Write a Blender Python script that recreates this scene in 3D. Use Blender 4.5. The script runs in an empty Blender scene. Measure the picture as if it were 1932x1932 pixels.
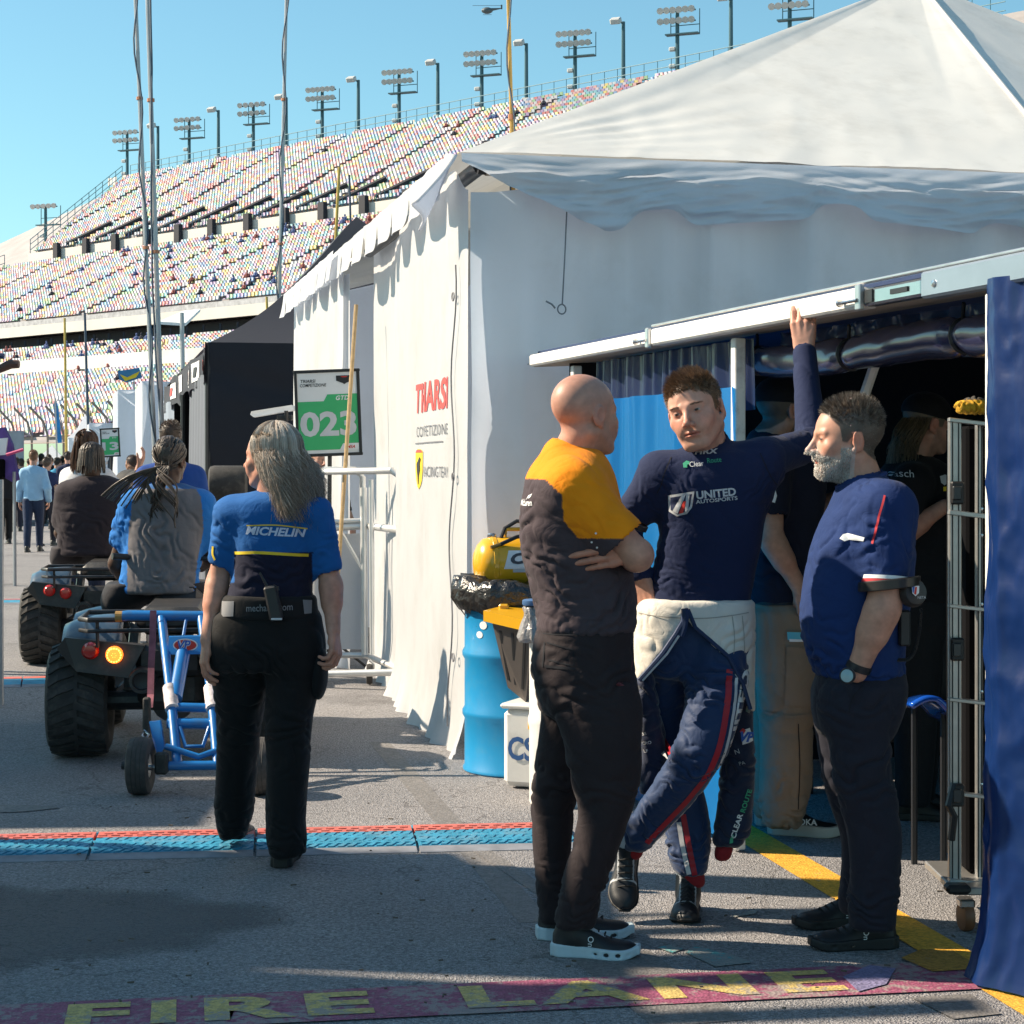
import bpy,bmesh,math,random
import numpy as np
from mathutils import Vector,Matrix
from mathutils.bvhtree import BVHTree
random.seed(7)
SC=bpy.context.scene
COL=SC.collection
PI=math.pi
FPX,HZ,CAMH=3600.0,880.0,1.5
cam_d=bpy.data.cameras.new('camera')
cam_d.sensor_width=36.0
cam_d.lens=36.0*FPX/1932.0
cam_d.shift_y=-(966.0-HZ)/1932.0
cam_d.clip_start=0.05
cam_d.clip_end=3000.0
cam=bpy.data.objects.new('camera',cam_d)
COL.objects.link(cam)
cam.location=(0,0,CAMH)
cam.rotation_euler=(math.radians(90),0,0)
SC.camera=cam
SUN_EL,SUN_AZ=math.radians(37),math.atan2(0.20,-0.98)
wd=bpy.data.worlds.new('World');SC.world=wd;wd.use_nodes=True
nt=wd.node_tree
bg=nt.nodes['Background']
sky=nt.nodes.new('ShaderNodeTexSky');sky.sky_type='NISHITA'
sky.sun_disc=False
sky.sun_elevation=SUN_EL
sky.sun_rotation=math.atan2(math.cos(SUN_AZ),math.sin(SUN_AZ))
sky.air_density=1.0;sky.dust_density=0.6;sky.ozone_density=1.0
tint=nt.nodes.new('ShaderNodeMix');tint.data_type='RGBA';tint.blend_type='MULTIPLY'
tint.inputs[0].default_value=1.0
tint.inputs[7].default_value=(0.59,0.86,0.83,1)
nt.links.new(sky.outputs[0],tint.inputs[6])
nt.links.new(tint.outputs[2],bg.inputs[0])
bg.inputs[1].default_value=0.10
sd=bpy.data.lights.new('sun','SUN');sd.energy=4.7;sd.angle=math.radians(0.55);sd.color=(1.0,0.85,0.66)
sun=bpy.data.objects.new('sun',sd);COL.objects.link(sun)
_to=Vector((math.cos(SUN_AZ)*math.cos(SUN_EL),math.sin(SUN_AZ)*math.cos(SUN_EL),math.sin(SUN_EL)))
sun.rotation_euler=_to.to_track_quat('Z','Y').to_euler()
sun.location=(-20,8,25)
SC.view_settings.view_transform='Standard'
SC.view_settings.look='None'
SC.view_settings.exposure=0.98
SC.view_settings.gamma=1.0
SC.cycles.max_bounces=5
SC.cycles.diffuse_bounces=2
SC.cycles.glossy_bounces=2
SC.cycles.transparent_max_bounces=5
def W(x,y,Y):
 return Vector(((x-966.0)*Y/FPX,Y,CAMH-(y-HZ)*Y/FPX))
def G(x,y,z=0.0):
 Y=FPX*(CAMH-z)/(y-HZ)
 return Vector(((x-966.0)*Y/FPX,Y,z))
D1=Vector((-0.2156,0.9765,0))
D2=Vector((0.9765,0.2156,0))
UP=Vector((0,0,1))
_mats={}
def _nd(t,kind,**kw):
 n=t.nodes.new(kind)
 for k,v in kw.items():setattr(n,k,v)
 return n
def mat(name,col=(.5,.5,.5),rough=.6,metal=0.,var=.12,vscale=6.,bump=0.,bscale=60.,coat=0.,emit=None,estr=0.,alpha=1.,trans=0.,sss=0.,attr=False,dirt=None,dscale=3.,sheen=0.,bdist=.004,spec=.5,stretch=None,crease=0.):
 """Principled material; colour modulated by noise, optional bump, optional vertex colour attribute 'Col'."""
 if name in _mats:return _mats[name]
 m=bpy.data.materials.new(name);m.use_nodes=True
 t=m.node_tree;b=t.nodes['Principled BSDF']
 b.inputs['Roughness'].default_value=rough
 b.inputs['Metallic'].default_value=metal
 b.inputs['Specular IOR Level'].default_value=spec
 b.inputs['Coat Weight'].default_value=coat
 b.inputs['Alpha'].default_value=alpha
 b.inputs['Transmission Weight'].default_value=trans
 b.inputs['Subsurface Weight'].default_value=sss
 if sss:b.inputs['Subsurface Radius'].default_value=(.012,.005,.003);b.inputs['Subsurface Scale'].default_value=1.
 if sheen:b.inputs['Sheen Weight'].default_value=sheen
 tc=_nd(t,'ShaderNodeTexCoord')
 src=tc.outputs['Object']
 if stretch:
  mp=_nd(t,'ShaderNodeMapping');mp.inputs['Scale'].default_value=stretch
  t.links.new(src,mp.inputs[0]);src=mp.outputs[0]
 no=_nd(t,'ShaderNodeTexNoise');no.inputs['Scale'].default_value=vscale;no.inputs['Detail'].default_value=6
 t.links.new(src,no.inputs['Vector'])
 mr=_nd(t,'ShaderNodeMapRange');mr.inputs[1].default_value=.25;mr.inputs[2].default_value=.75
 mr.inputs[3].default_value=1-var;mr.inputs[4].default_value=1+var
 t.links.new(no.outputs[0],mr.inputs[0])
 mx=_nd(t,'ShaderNodeMix',data_type='RGBA',blend_type='MULTIPLY');mx.inputs[0].default_value=1
 if attr:
  at=_nd(t,'ShaderNodeAttribute',attribute_name='Col');t.links.new(at.outputs[0],mx.inputs[6])
 else:mx.inputs[6].default_value=(*col,1)
 t.links.new(mr.outputs[0],mx.inputs[7])
 out=mx.outputs[2]
 if dirt:
  n2=_nd(t,'ShaderNodeTexNoise');n2.inputs['Scale'].default_value=dscale;n2.inputs['Detail'].default_value=9
  n2.inputs['Roughness'].default_value=.7
  t.links.new(src,n2.inputs['Vector'])
  r2=_nd(t,'ShaderNodeMapRange');r2.inputs[1].default_value=.5;r2.inputs[2].default_value=.75
  r2.inputs[4].default_value=.75
  t.links.new(n2.outputs[0],r2.inputs[0])
  m2=_nd(t,'ShaderNodeMix',data_type='RGBA');t.links.new(r2.outputs[0],m2.inputs[0])
  t.links.new(out,m2.inputs[6]);m2.inputs[7].default_value=(*dirt,1);out=m2.outputs[2]
 t.links.new(out,b.inputs['Base Color'])
 if emit:
  b.inputs['Emission Color'].default_value=(*emit,1);b.inputs['Emission Strength'].default_value=estr
 if bump:
  n3=_nd(t,'ShaderNodeTexNoise');n3.inputs['Scale'].default_value=bscale;n3.inputs['Detail'].default_value=5
  t.links.new(src,n3.inputs['Vector'])
  bp=_nd(t,'ShaderNodeBump');bp.inputs['Strength'].default_value=bump;bp.inputs['Distance'].default_value=bdist
  t.links.new(n3.outputs[0],bp.inputs['Height']);t.links.new(bp.outputs[0],b.inputs['Normal'])
  if crease:
   n5=_nd(t,'ShaderNodeTexNoise');n5.inputs['Scale'].default_value=13;n5.inputs['Detail'].default_value=3;n5.inputs['Distortion'].default_value=1.2;t.links.new(src,n5.inputs['Vector'])
   ab=_nd(t,'ShaderNodeMath',operation='SUBTRACT');t.links.new(n5.outputs[0],ab.inputs[0]);ab.inputs[1].default_value=.5
   a2=_nd(t,'ShaderNodeMath',operation='ABSOLUTE');t.links.new(ab.outputs[0],a2.inputs[0]);a3=_nd(t,'ShaderNodeMath',operation='POWER');t.links.new(a2.outputs[0],a3.inputs[0]);a3.inputs[1].default_value=.6
   b2=_nd(t,'ShaderNodeBump');b2.inputs['Strength'].default_value=crease;b2.inputs['Distance'].default_value=.012;t.links.new(a3.outputs[0],b2.inputs['Height']);t.links.new(b2.outputs[0],bp.inputs['Normal'])
 _mats[name]=m
 return m
def tag(o,label=None,cat=None,group=None,kind=None):
 if label:o['label']=label
 if cat:o['category']=cat
 if group:o['group']=group
 if kind:o['kind']=kind
 return o
def thing(name,label,cat,loc=(0,0,0),group=None,kind=None):
 o=bpy.data.objects.new(name,None);o.empty_display_size=.2
 COL.objects.link(o);o.location=loc
 return tag(o,label,cat,group,kind)
def wloc(o):
 v=Vector((0,0,0))
 while o is not None:v+=o.location;o=o.parent
 return v
def mesh_obj(name,verts,faces,mats,parent=None,smooth=False,fm=None,col=None,loc=None):
 """verts in world space; the object sits at loc (or its parent's origin)."""
 me=bpy.data.meshes.new(name)
 org=wloc(parent)if parent is not None else Vector((0,0,0))
 if loc is not None:off=Vector(loc)
 else:off=org
 V=np.asarray(verts,dtype=np.float64).reshape(-1,3)-np.array(off)
 if isinstance(faces,np.ndarray):
  n,k=faces.shape
  me.vertices.add(len(V));me.vertices.foreach_set('co',V.astype(np.float32).ravel())
  me.loops.add(n*k);me.loops.foreach_set('vertex_index',faces.astype(np.int32).ravel())
  me.polygons.add(n)
  me.polygons.foreach_set('loop_start',np.arange(0,n*k,k,dtype=np.int32))
  me.update(calc_edges=True);me.validate()
 else:
  me.from_pydata(V.tolist(),[],faces)
 if not isinstance(mats,(list,tuple)):mats=[mats]
 for m in mats:me.materials.append(m)
 if fm is not None:me.polygons.foreach_set('material_index',np.asarray(fm,dtype=np.int32))
 if smooth:me.polygons.foreach_set('use_smooth',np.ones(len(me.polygons),dtype=bool))
 if col is not None:
  a=me.color_attributes.new('Col','FLOAT_COLOR','POINT')
  c=np.ones((len(V),4),dtype=np.float32);c[:,:3]=np.asarray(col)[:,:3]
  a.data.foreach_set('color',c.ravel())
 me.update()
 o=bpy.data.objects.new(name,me);COL.objects.link(o)
 if parent is not None:
  o.parent=parent;o.location=off-org
 else:o.location=off
 return o
class MB:
 """collects shapes for ONE mesh"""
 def __init__(s):s.v=[];s.f=[];s.m=[];s.mi=0
 def _add(s,vs,fs):
  b=len(s.v);s.v+=[tuple(v)for v in vs];s.f+=[tuple(b+i for i in f)for f in fs];s.m+=[s.mi]*len(fs)
  return s
 def box(s,c,size,ax=None,bev=0.):
  c=Vector(c);hx,hy,hz=size[0]/2,size[1]/2,size[2]/2
  X,Yv,Z=ax if ax else(Vector((1,0,0)),Vector((0,1,0)),UP)
  if bev<=0:
   vs=[c+X*(i*hx)+Yv*(j*hy)+Z*(k*hz)for k in(-1,1)for j in(-1,1)for i in(-1,1)]
   return s._add(vs,[(0,2,3,1),(4,5,7,6),(0,1,5,4),(2,6,7,3),(0,4,6,2),(1,3,7,5)])
  bv=min(bev,hx*.95,hy*.95,hz*.95)
  vs=[];idx={}
  for k in(-1,1):
   for j in(-1,1):
    for i in(-1,1):
     for a in range(3):
      d=[hx-bv,hy-bv,hz-bv];d[a]+=bv
      idx[(i,j,k,a)]=len(vs);vs.append(c+X*(i*d[0])+Yv*(j*d[1])+Z*(k*d[2]))
  fs=[]
  for sg in(-1,1):
   fs.append([idx[(sg,j,k,0)]for j,k in((-1,-1),(1,-1),(1,1),(-1,1))][::sg])
   fs.append([idx[(i,sg,k,1)]for i,k in((-1,-1),(-1,1),(1,1),(1,-1))][::sg])
   fs.append([idx[(i,j,sg,2)]for i,j in((-1,-1),(1,-1),(1,1),(-1,1))][::sg])
  for a,b in((0,1),(1,2),(0,2)):
   cax=3-a-b
   for s1 in(-1,1):
    for s2 in(-1,1):
     q=[]
     for e,s3 in((a,-1),(a,1),(b,1),(b,-1)):
      key=[0,0,0];key[a]=s1;key[b]=s2;key[cax]=s3
      q.append(idx[(*key,e)])
     fs.append(q)
  for k in(-1,1):
   for j in(-1,1):
    for i in(-1,1):fs.append([idx[(i,j,k,a)]for a in range(3)])
  return s._add(vs,fs)
 def tube(s,pts,r,n=8,cap=True,closed=False):
  pts=[Vector(p)for p in pts];N=len(pts)
  rs=r if isinstance(r,(list,tuple))else[r]*N
  vs=[];pu=None
  for i,p in enumerate(pts):
   a=pts[(i-1)%N]if(i>0 or closed)else pts[0];b=pts[(i+1)%N]if(i<N-1 or closed)else pts[-1]
   t=(b-a)
   t=t.normalized()if t.length>1e-9 else UP
   if pu is None:pu=t.orthogonal().normalized()
   else:
    pu=pu-t*pu.dot(t);pu=pu.normalized()if pu.length>1e-6 else t.orthogonal().normalized()
   w=t.cross(pu)
   vs+=[p+(pu*math.cos(2*PI*k/n)+w*math.sin(2*PI*k/n))*rs[i]for k in range(n)]
  fs=[]
  for i in range(N if closed else N-1):
   j=(i+1)%N
   fs+=[(i*n+k,i*n+(k+1)%n,j*n+(k+1)%n,j*n+k)for k in range(n)]
  if cap and not closed:fs+=[tuple(range(n))[::-1],tuple((N-1)*n+k for k in range(n))]
  return s._add(vs,fs)
 def lathe(s,c,axis,prof,n=24,start=None,arc=1.0):
  """prof: (radius, height) along axis"""
  c=Vector(c);ax=Vector(axis).normalized();u=Vector(start)if start else ax.orthogonal().normalized();w=ax.cross(u)
  vs=[];m=n if arc>=1 else n+1
  for r,h in prof:vs+=[c+ax*h+(u*math.cos(2*PI*arc*k/n)+w*math.sin(2*PI*arc*k/n))*r for k in range(m)]
  fs=[]
  for i in range(len(prof)-1):
   for k in range(n):
    k2=(k+1)%m
    fs.append((i*m+k,i*m+k2,(i+1)*m+k2,(i+1)*m+k))
  return s._add(vs,fs)
 def cyl(s,a,b,r,n=16):return s.tube([a,b],r,n)
 def prism(s,poly,d):
  """flat polygon (list of points) pushed along d"""
  poly=[Vector(p)for p in poly];d=Vector(d);n=len(poly)
  return s._add(poly+[p+d for p in poly],[tuple(range(n))[::-1],tuple(range(n,2*n))]+[(i,(i+1)%n,n+(i+1)%n,n+i)for i in range(n)])
 def quad(s,*p):return s._add(p,[tuple(range(len(p)))])
 def grid(s,fn,nu,nv,flip=False):
  vs=[fn(i/nu,j/nv)for j in range(nv+1)for i in range(nu+1)];w=nu+1
  fs=[(j*w+i,j*w+i+1,(j+1)*w+i+1,(j+1)*w+i)for j in range(nv)for i in range(nu)]
  if flip:fs=[f[::-1]for f in fs]
  return s._add(vs,fs)
 def sphere(s,c,r,n=12,m=8,sc=(1,1,1)):
  c=Vector(c);vs=[]
  for j in range(m+1):
   th=PI*j/m
   vs+=[c+Vector((r*sc[0]*math.sin(th)*math.cos(2*PI*k/n),r*sc[1]*math.sin(th)*math.sin(2*PI*k/n),r*sc[2]*math.cos(th)))for k in range(n)]
  return s._add(vs,[(j*n+k,(j+1)*n+k,(j+1)*n+(k+1)%n,j*n+(k+1)%n)for j in range(m)for k in range(n)])
 def build(s,name,m,parent=None,smooth=False,loc=None,auto=None):
  o=mesh_obj(name,s.v,s.f,m,parent,smooth,s.m if isinstance(m,(list,tuple))else None,loc=loc)
  if smooth:
   ang=math.radians(40 if auto is None else auto)
   bm=bmesh.new();bm.from_mesh(o.data)
   bmesh.ops.remove_doubles(bm,verts=bm.verts,dist=1e-6)
   for e in bm.edges:
    if len(e.link_faces)==2 and e.calc_face_angle(0)>ang:e.smooth=False
   bm.to_mesh(o.data);bm.free()
  return o
_rs=np.random.RandomState(11)
_perm=_rs.permutation(256);_perm=np.concatenate([_perm,_perm,_perm])
_grad=_rs.normal(size=(256,3));_grad/=np.linalg.norm(_grad,axis=1)[:,None]
def pnoise(p):
 p=np.asarray(p,dtype=np.float64);i=np.floor(p).astype(int);f=p-i;i&=255
 u=f*f*f*(f*(f*6-15)+10);r=0
 for dx in(0,1):
  for dy in(0,1):
   for dz in(0,1):
    h=_perm[_perm[_perm[(i[...,0]+dx)&255]+((i[...,1]+dy)&255)]+((i[...,2]+dz)&255)]
    g=_grad[h];d=(g*(f-np.array([dx,dy,dz]))).sum(-1)
    w=(u[...,0]if dx else 1-u[...,0])*(u[...,1]if dy else 1-u[...,1])*(u[...,2]if dz else 1-u[...,2])
    r=r+d*w
 return r*1.6
def fbm(p,o=3):
 p=np.asarray(p,dtype=np.float64);r=0;a=1.
 for k in range(o):r=r+a*pnoise(p*2**k+13.7*k);a*=.5
 return r
def ridge(p,o=2):return 1-2*np.abs(np.clip(fbm(p,o),-1,1))
def text_geo(s,size=1.,bold=0.,shear=0.,spacing=1.,xs=1.):
 """triangles of a text in its own plane, centred; returns (verts Nx2, faces, width, height)"""
 cu=bpy.data.curves.new('t','FONT');cu.body=s;cu.size=1.;cu.offset=bold;cu.shear=shear;cu.space_character=spacing
 cu.resolution_u=3;cu.fill_mode='FRONT'
 ob=bpy.data.objects.new('t',cu);COL.objects.link(ob)
 dg=bpy.context.evaluated_depsgraph_get();dg.update()
 me=bpy.data.meshes.new_from_object(ob.evaluated_get(dg))
 v=np.array([(q.co.x,q.co.y)for q in me.vertices]);f=[tuple(p.vertices)for p in me.polygons]
 bpy.data.objects.remove(ob);bpy.data.curves.remove(cu);bpy.data.meshes.remove(me)
 lo,hi=v.min(0),v.max(0);v=(v-(lo+hi)/2);h=hi[1]-lo[1]
 v=v/h*size;v[:,0]*=xs
 return v,f,(hi[0]-lo[0])/h*size*xs,size
def refine(v,f,maxlen):
 bm=bmesh.new();vs=[bm.verts.new((a[0],a[1],0))for a in v]
 for q in f:
  try:bm.faces.new([vs[i]for i in q])
  except ValueError:pass
 bmesh.ops.triangulate(bm,faces=bm.faces)
 for _ in range(4):
  es=[e for e in bm.edges if e.calc_length()>maxlen]
  if not es:break
  bmesh.ops.subdivide_edges(bm,edges=es,cuts=1);bmesh.ops.triangulate(bm,faces=bm.faces)
 bm.verts.index_update()
 v2=np.array([(q.co.x,q.co.y)for q in bm.verts]);f2=[tuple(q.index for q in fc.verts)for fc in bm.faces]
 bm.free();return v2,f2
def flat_print(name,v,f,org,ux,uy,m,parent,off=.0015):
 """lays 2-D print geometry on the plane at org spanned by ux, uy"""
 org=Vector(org);ux=Vector(ux).normalized();uy=Vector(uy);uy=(uy-ux*uy.dot(ux)).normalized();n=ux.cross(uy)
 return mesh_obj(name,[org+ux*a[0]+uy*a[1]+n*off for a in v],list(f),m,parent)
def text_on(s,org,ux,uy,size,m,parent,bold=0.,shear=0.,spacing=1.,xs=1.,off=.0015,name='lettering',width=None):
 v,f,w,h=text_geo(s,size,bold,shear,spacing,xs)
 if width:v[:,0]*=width/w
 return flat_print(name,v,f,org,ux,uy,m,parent,off)
def wrap_print(name,v,f,org,ux,uy,target,m,parent,off=.003,maxlen=.012,reach=.25):
 """projects 2-D print geometry on to a cloth or shell mesh, along the print's own normal"""
 v,f=refine(v,f,maxlen)
 org=Vector(org);ux=Vector(ux).normalized();uy=Vector(uy);uy=(uy-ux*uy.dot(ux)).normalized();n=ux.cross(uy)
 tl=wloc(target)
 bv=target.get('_bvh_id')
 key=target.name
 if key not in _bvh:
  me=target.data
  _bvh[key]=BVHTree.FromPolygons([q.co[:]for q in me.vertices],[tuple(p.vertices)for p in me.polygons])
 tr=_bvh[key];out=[];ok=[]
 for a in v:
  p=org+ux*a[0]+uy*a[1]+n*reach-tl
  h=tr.ray_cast(p,-n,reach*2)
  if h[0]is None:out.append(org+ux*a[0]+uy*a[1]);ok.append(False)
  else:out.append(h[0]+n*off+tl);ok.append(True)
 f=[q for q in f if all(ok[i]for i in q)]
 if not f:print('PRINT MISSED',name,s if False else '');return None
 return mesh_obj(name,out,f,m,parent,True)
_bvh={}
def wrap_text(s,org,ux,uy,size,target,m,parent,bold=0.,shear=0.,spacing=1.,xs=1.,off=.003,name='lettering',width=None,reach=.25):
 v,f,w,h=text_geo(s,size,bold,shear,spacing,xs)
 if width:v[:,0]*=width/w
 r=wrap_print(name,v,f,org,ux,uy,target,m,parent,off,reach=reach)
 if r is None:print('missed text',s)
 return r
def poly2(pts):return np.array(pts,dtype=float),[tuple(range(len(pts)))]
# THE GROUND
def asphalt(name,base,dark,light,stains=True):
 m=bpy.data.materials.new(name);m.use_nodes=True;t=m.node_tree;b=t.nodes['Principled BSDF']
 tc=_nd(t,'ShaderNodeTexCoord');L=t.links.new
 b.inputs['Roughness'].default_value=.85;b.inputs['Specular IOR Level'].default_value=.25
 n1=_nd(t,'ShaderNodeTexNoise');n1.inputs['Scale'].default_value=.9;n1.inputs['Detail'].default_value=8;L(tc.outputs['Object'],n1.inputs['Vector'])
 n2=_nd(t,'ShaderNodeTexVoronoi');n2.inputs['Scale'].default_value=150;L(tc.outputs['Object'],n2.inputs['Vector'])
 n3=_nd(t,'ShaderNodeTexNoise');n3.inputs['Scale'].default_value=70;n3.inputs['Detail'].default_value=6;L(tc.outputs['Object'],n3.inputs['Vector'])
 r1=_nd(t,'ShaderNodeValToRGB');r1.color_ramp.elements[0].position=.3;r1.color_ramp.elements[0].color=(*dark,1)
 r1.color_ramp.elements[1].position=.72;r1.color_ramp.elements[1].color=(*base,1);L(n1.outputs[0],r1.inputs[0])
 sp=_nd(t,'ShaderNodeSeparateColor');L(n2.outputs['Color'],sp.inputs[0])
 rr=_nd(t,'ShaderNodeMapRange');rr.inputs[3].default_value=.62;rr.inputs[4].default_value=1.34;L(sp.outputs[0],rr.inputs[0])
 mx=_nd(t,'ShaderNodeMix',data_type='RGBA',blend_type='MULTIPLY');mx.inputs[0].default_value=1
 L(r1.outputs[0],mx.inputs[6]);L(rr.outputs[0],mx.inputs[7])
 r3=_nd(t,'ShaderNodeMapRange');r3.inputs[1].default_value=.3;r3.inputs[2].default_value=.7;r3.inputs[3].default_value=.74;r3.inputs[4].default_value=1.26;L(n3.outputs[0],r3.inputs[0])
 m2=_nd(t,'ShaderNodeMix',data_type='RGBA',blend_type='MULTIPLY');m2.inputs[0].default_value=1
 L(mx.outputs[2],m2.inputs[6]);L(r3.outputs[0],m2.inputs[7])
 out=m2.outputs[2]
 if stains:
  n4=_nd(t,'ShaderNodeTexNoise');n4.inputs['Scale'].default_value=.55;n4.inputs['Detail'].default_value=7;n4.inputs['Roughness'].default_value=.6
  L(tc.outputs['Object'],n4.inputs['Vector'])
  r4=_nd(t,'ShaderNodeMapRange');r4.inputs[1].default_value=.60;r4.inputs[2].default_value=.68;r4.inputs[3].default_value=0;r4.inputs[4].default_value=.45;L(n4.outputs[0],r4.inputs[0])
  m3=_nd(t,'ShaderNodeMix',data_type='RGBA');L(r4.outputs[0],m3.inputs[0]);L(out,m3.inputs[6]);m3.inputs[7].default_value=(.06,.055,.055,1);out=m3.outputs[2]
  nw=_nd(t,'ShaderNodeTexNoise');nw.inputs['Scale'].default_value=2.2;nw.inputs['Detail'].default_value=5;L(tc.outputs['Object'],nw.inputs['Vector'])
  va=_nd(t,'ShaderNodeVectorMath',operation='MULTIPLY_ADD');L(nw.outputs['Color'],va.inputs[0]);va.inputs[1].default_value=(.9,.9,.9);L(tc.outputs['Object'],va.inputs[2])
  vc=_nd(t,'ShaderNodeTexVoronoi',feature='DISTANCE_TO_EDGE');vc.inputs['Scale'].default_value=.8;L(va.outputs[0],vc.inputs['Vector'])
  r5=_nd(t,'ShaderNodeMapRange');r5.inputs[1].default_value=.0;r5.inputs[2].default_value=.007;r5.inputs[3].default_value=.55;r5.inputs[4].default_value=0;L(vc.outputs['Distance'],r5.inputs[0])
  m4=_nd(t,'ShaderNodeMix',data_type='RGBA');L(r5.outputs[0],m4.inputs[0]);L(out,m4.inputs[6]);m4.inputs[7].default_value=(.05,.045,.045,1);out=m4.outputs[2]
 L(out,b.inputs['Base Color'])
 bp=_nd(t,'ShaderNodeBump');bp.inputs['Strength'].default_value=.9;bp.inputs['Distance'].default_value=.006
 ad=_nd(t,'ShaderNodeMath',operation='ADD');L(n2.outputs['Distance'],ad.inputs[0]);L(n3.outputs[0],ad.inputs[1])
 L(ad.outputs[0],bp.inputs['Height']);L(bp.outputs[0],b.inputs['Normal'])
 return m
M_ASPH=asphalt('asphalt_pale',(.300,.288,.290),(.238,.232,.238),None)
def worn_paint(name,c,wear=.5,under=(.30,.27,.25)):
 m=bpy.data.materials.new(name);m.use_nodes=True;t=m.node_tree;b=t.nodes['Principled BSDF'];L=t.links.new
 tc=_nd(t,'ShaderNodeTexCoord');b.inputs['Roughness'].default_value=.7;b.inputs['Specular IOR Level'].default_value=.3
 n1=_nd(t,'ShaderNodeTexNoise');n1.inputs['Scale'].default_value=26;n1.inputs['Detail'].default_value=9;n1.inputs['Roughness'].default_value=.75;L(tc.outputs['Object'],n1.inputs['Vector'])
 n0=_nd(t,'ShaderNodeTexNoise');n0.inputs['Scale'].default_value=3;n0.inputs['Detail'].default_value=4;L(tc.outputs['Object'],n0.inputs['Vector'])
 ad=_nd(t,'ShaderNodeMath',operation='MULTIPLY_ADD');L(n0.outputs[0],ad.inputs[0]);ad.inputs[1].default_value=.6;L(n1.outputs[0],ad.inputs[2])
 r=_nd(t,'ShaderNodeMapRange');r.inputs[1].default_value=1.12-wear*.4;r.inputs[2].default_value=1.2-wear*.4;r.inputs[4].default_value=.85;L(ad.outputs[0],r.inputs[0])
 v=_nd(t,'ShaderNodeTexVoronoi');v.inputs['Scale'].default_value=95;L(tc.outputs['Object'],v.inputs['Vector'])
 sp=_nd(t,'ShaderNodeSeparateColor');L(v.outputs['Color'],sp.inputs[0])
 rr=_nd(t,'ShaderNodeMapRange');rr.inputs[3].default_value=.7;rr.inputs[4].default_value=1.2;L(sp.outputs[0],rr.inputs[0])
 mx=_nd(t,'ShaderNodeMix',data_type='RGBA',blend_type='MULTIPLY');mx.inputs[0].default_value=1;mx.inputs[6].default_value=(*c,1);L(rr.outputs[0],mx.inputs[7])
 m2=_nd(t,'ShaderNodeMix',data_type='RGBA');L(r.outputs[0],m2.inputs[0]);L(mx.outputs[2],m2.inputs[6]);m2.inputs[7].default_value=(*under,1)
 L(m2.outputs[2],b.inputs['Base Color'])
 bp=_nd(t,'ShaderNodeBump');bp.inputs['Strength'].default_value=.7;bp.inputs['Distance'].default_value=.004
 L(v.outputs['Distance'],bp.inputs['Height']);L(bp.outputs[0],b.inputs['Normal'])
 return m
g=MB();g.quad((-900,-60,0),(900,-60,0),(900,1500,0),(-900,1500,0))
ground=tag(g.build('ground',M_ASPH),kind='structure')
def ground_strip(name,pts,m,z,label=None):
 """a painted or patched sheet on the ground, given by its outline"""
 q=MB();q.quad(*[Vector((p[0],p[1],z))for p in pts])
 o=q.build(name,m,ground);return o
P_RED=worn_paint('paint_fire_lane_red',(.30,.085,.15),.8)
P_YEL=worn_paint('paint_yellow',(.58,.43,.15),.8)
P_ORANGE=worn_paint('paint_orange_line',(.72,.38,.05),.42)
P_DARKP=worn_paint('patch_tar',(.19,.18,.175),.5)
P_BLUEP=worn_paint('paint_blue_patch',(.22,.20,.34),.4)
P_TEAL=worn_paint('paint_teal_spray',(.08,.34,.36),1.05)
def line_quad(a,b,w):
 a=Vector((a[0],a[1],0));b=Vector((b[0],b[1],0));d=(b-a).normalized();n=Vector((-d.y,d.x,0))*(w/2)
 return[a-n,b-n,b+n,a+n]
ya,yb=G(1330,1720),G(1080,1380)
for kz,(a,b,w)in enumerate(((G(1010,1740),G(715,1400),.11),(G(1150,1800),G(1320,1932),.26),(G(1080,1720),G(900,1600),.07))):
 ground_strip('tar_strip',line_quad(a,b,w),P_DARKP,.0012+.0008*kz)
oa,ob_=G(1385,1560),G(2010,1932)
ground_strip('orange_line',line_quad(oa-Vector((oa-ob_))*-.0,ob_,.155),P_ORANGE,.0036)
fa,fb=G(-120,1934),G(1850,1840)
fdir=(fb-fa).normalized();fn=Vector((-fdir.y,fdir.x,0))
ground_strip('fire_lane_band',line_quad(fa-fdir*.3,fb,.306),P_RED,.0050)
mid=G(862,1888)
LET=[('FIRE',128,705,1911),('LANE',868,1602,1872)]
for s_,x0,x1,yy in LET:
 c=G((x0+x1)/2,yy);wd_=(x1-x0)/FPX*c.y
 c=fa+fdir*(c-fa).dot(fdir)+fn*.004
 text_on(s_,Vector((c.x,c.y,.0050)),fdir,fn,(.222),P_YEL,ground,bold=.04,width=wd_*.99,off=.0022,spacing=1.25)
ground_strip('blue_paint_patch',[G(1590,1848),G(1640,1826),G(1690,1832),G(1672,1862),G(1620,1876)],P_BLUEP,.0085)
ground_strip('orange_paint_patch',[G(1700,1812),G(1740,1795),G(1800,1800),G(1856,1832),G(1760,1838)],worn_paint('paint_ochre',(.42,.22,.05),.4),.0085)
ground_strip('grey_patch',[G(1720,1885),G(1830,1878),G(1890,1915),G(1800,1925)],P_DARKP,.004)
for pts in([(1365,1735),(1385,1730),(1432,1716),(1425,1726)],[(1290,1798),(1312,1788),(1370,1800),(1420,1818),(1350,1826)],[(1240,1790),(1262,1785),(1290,1792),(1268,1800)]):
 ground_strip('teal_spray_mark',[G(*p)for p in pts],P_TEAL,.004)
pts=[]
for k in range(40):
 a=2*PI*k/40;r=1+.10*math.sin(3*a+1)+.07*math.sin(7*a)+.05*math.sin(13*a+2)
 pts.append((-1.62+.78*r*math.cos(a),6.25+.58*r*math.sin(a)))
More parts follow.
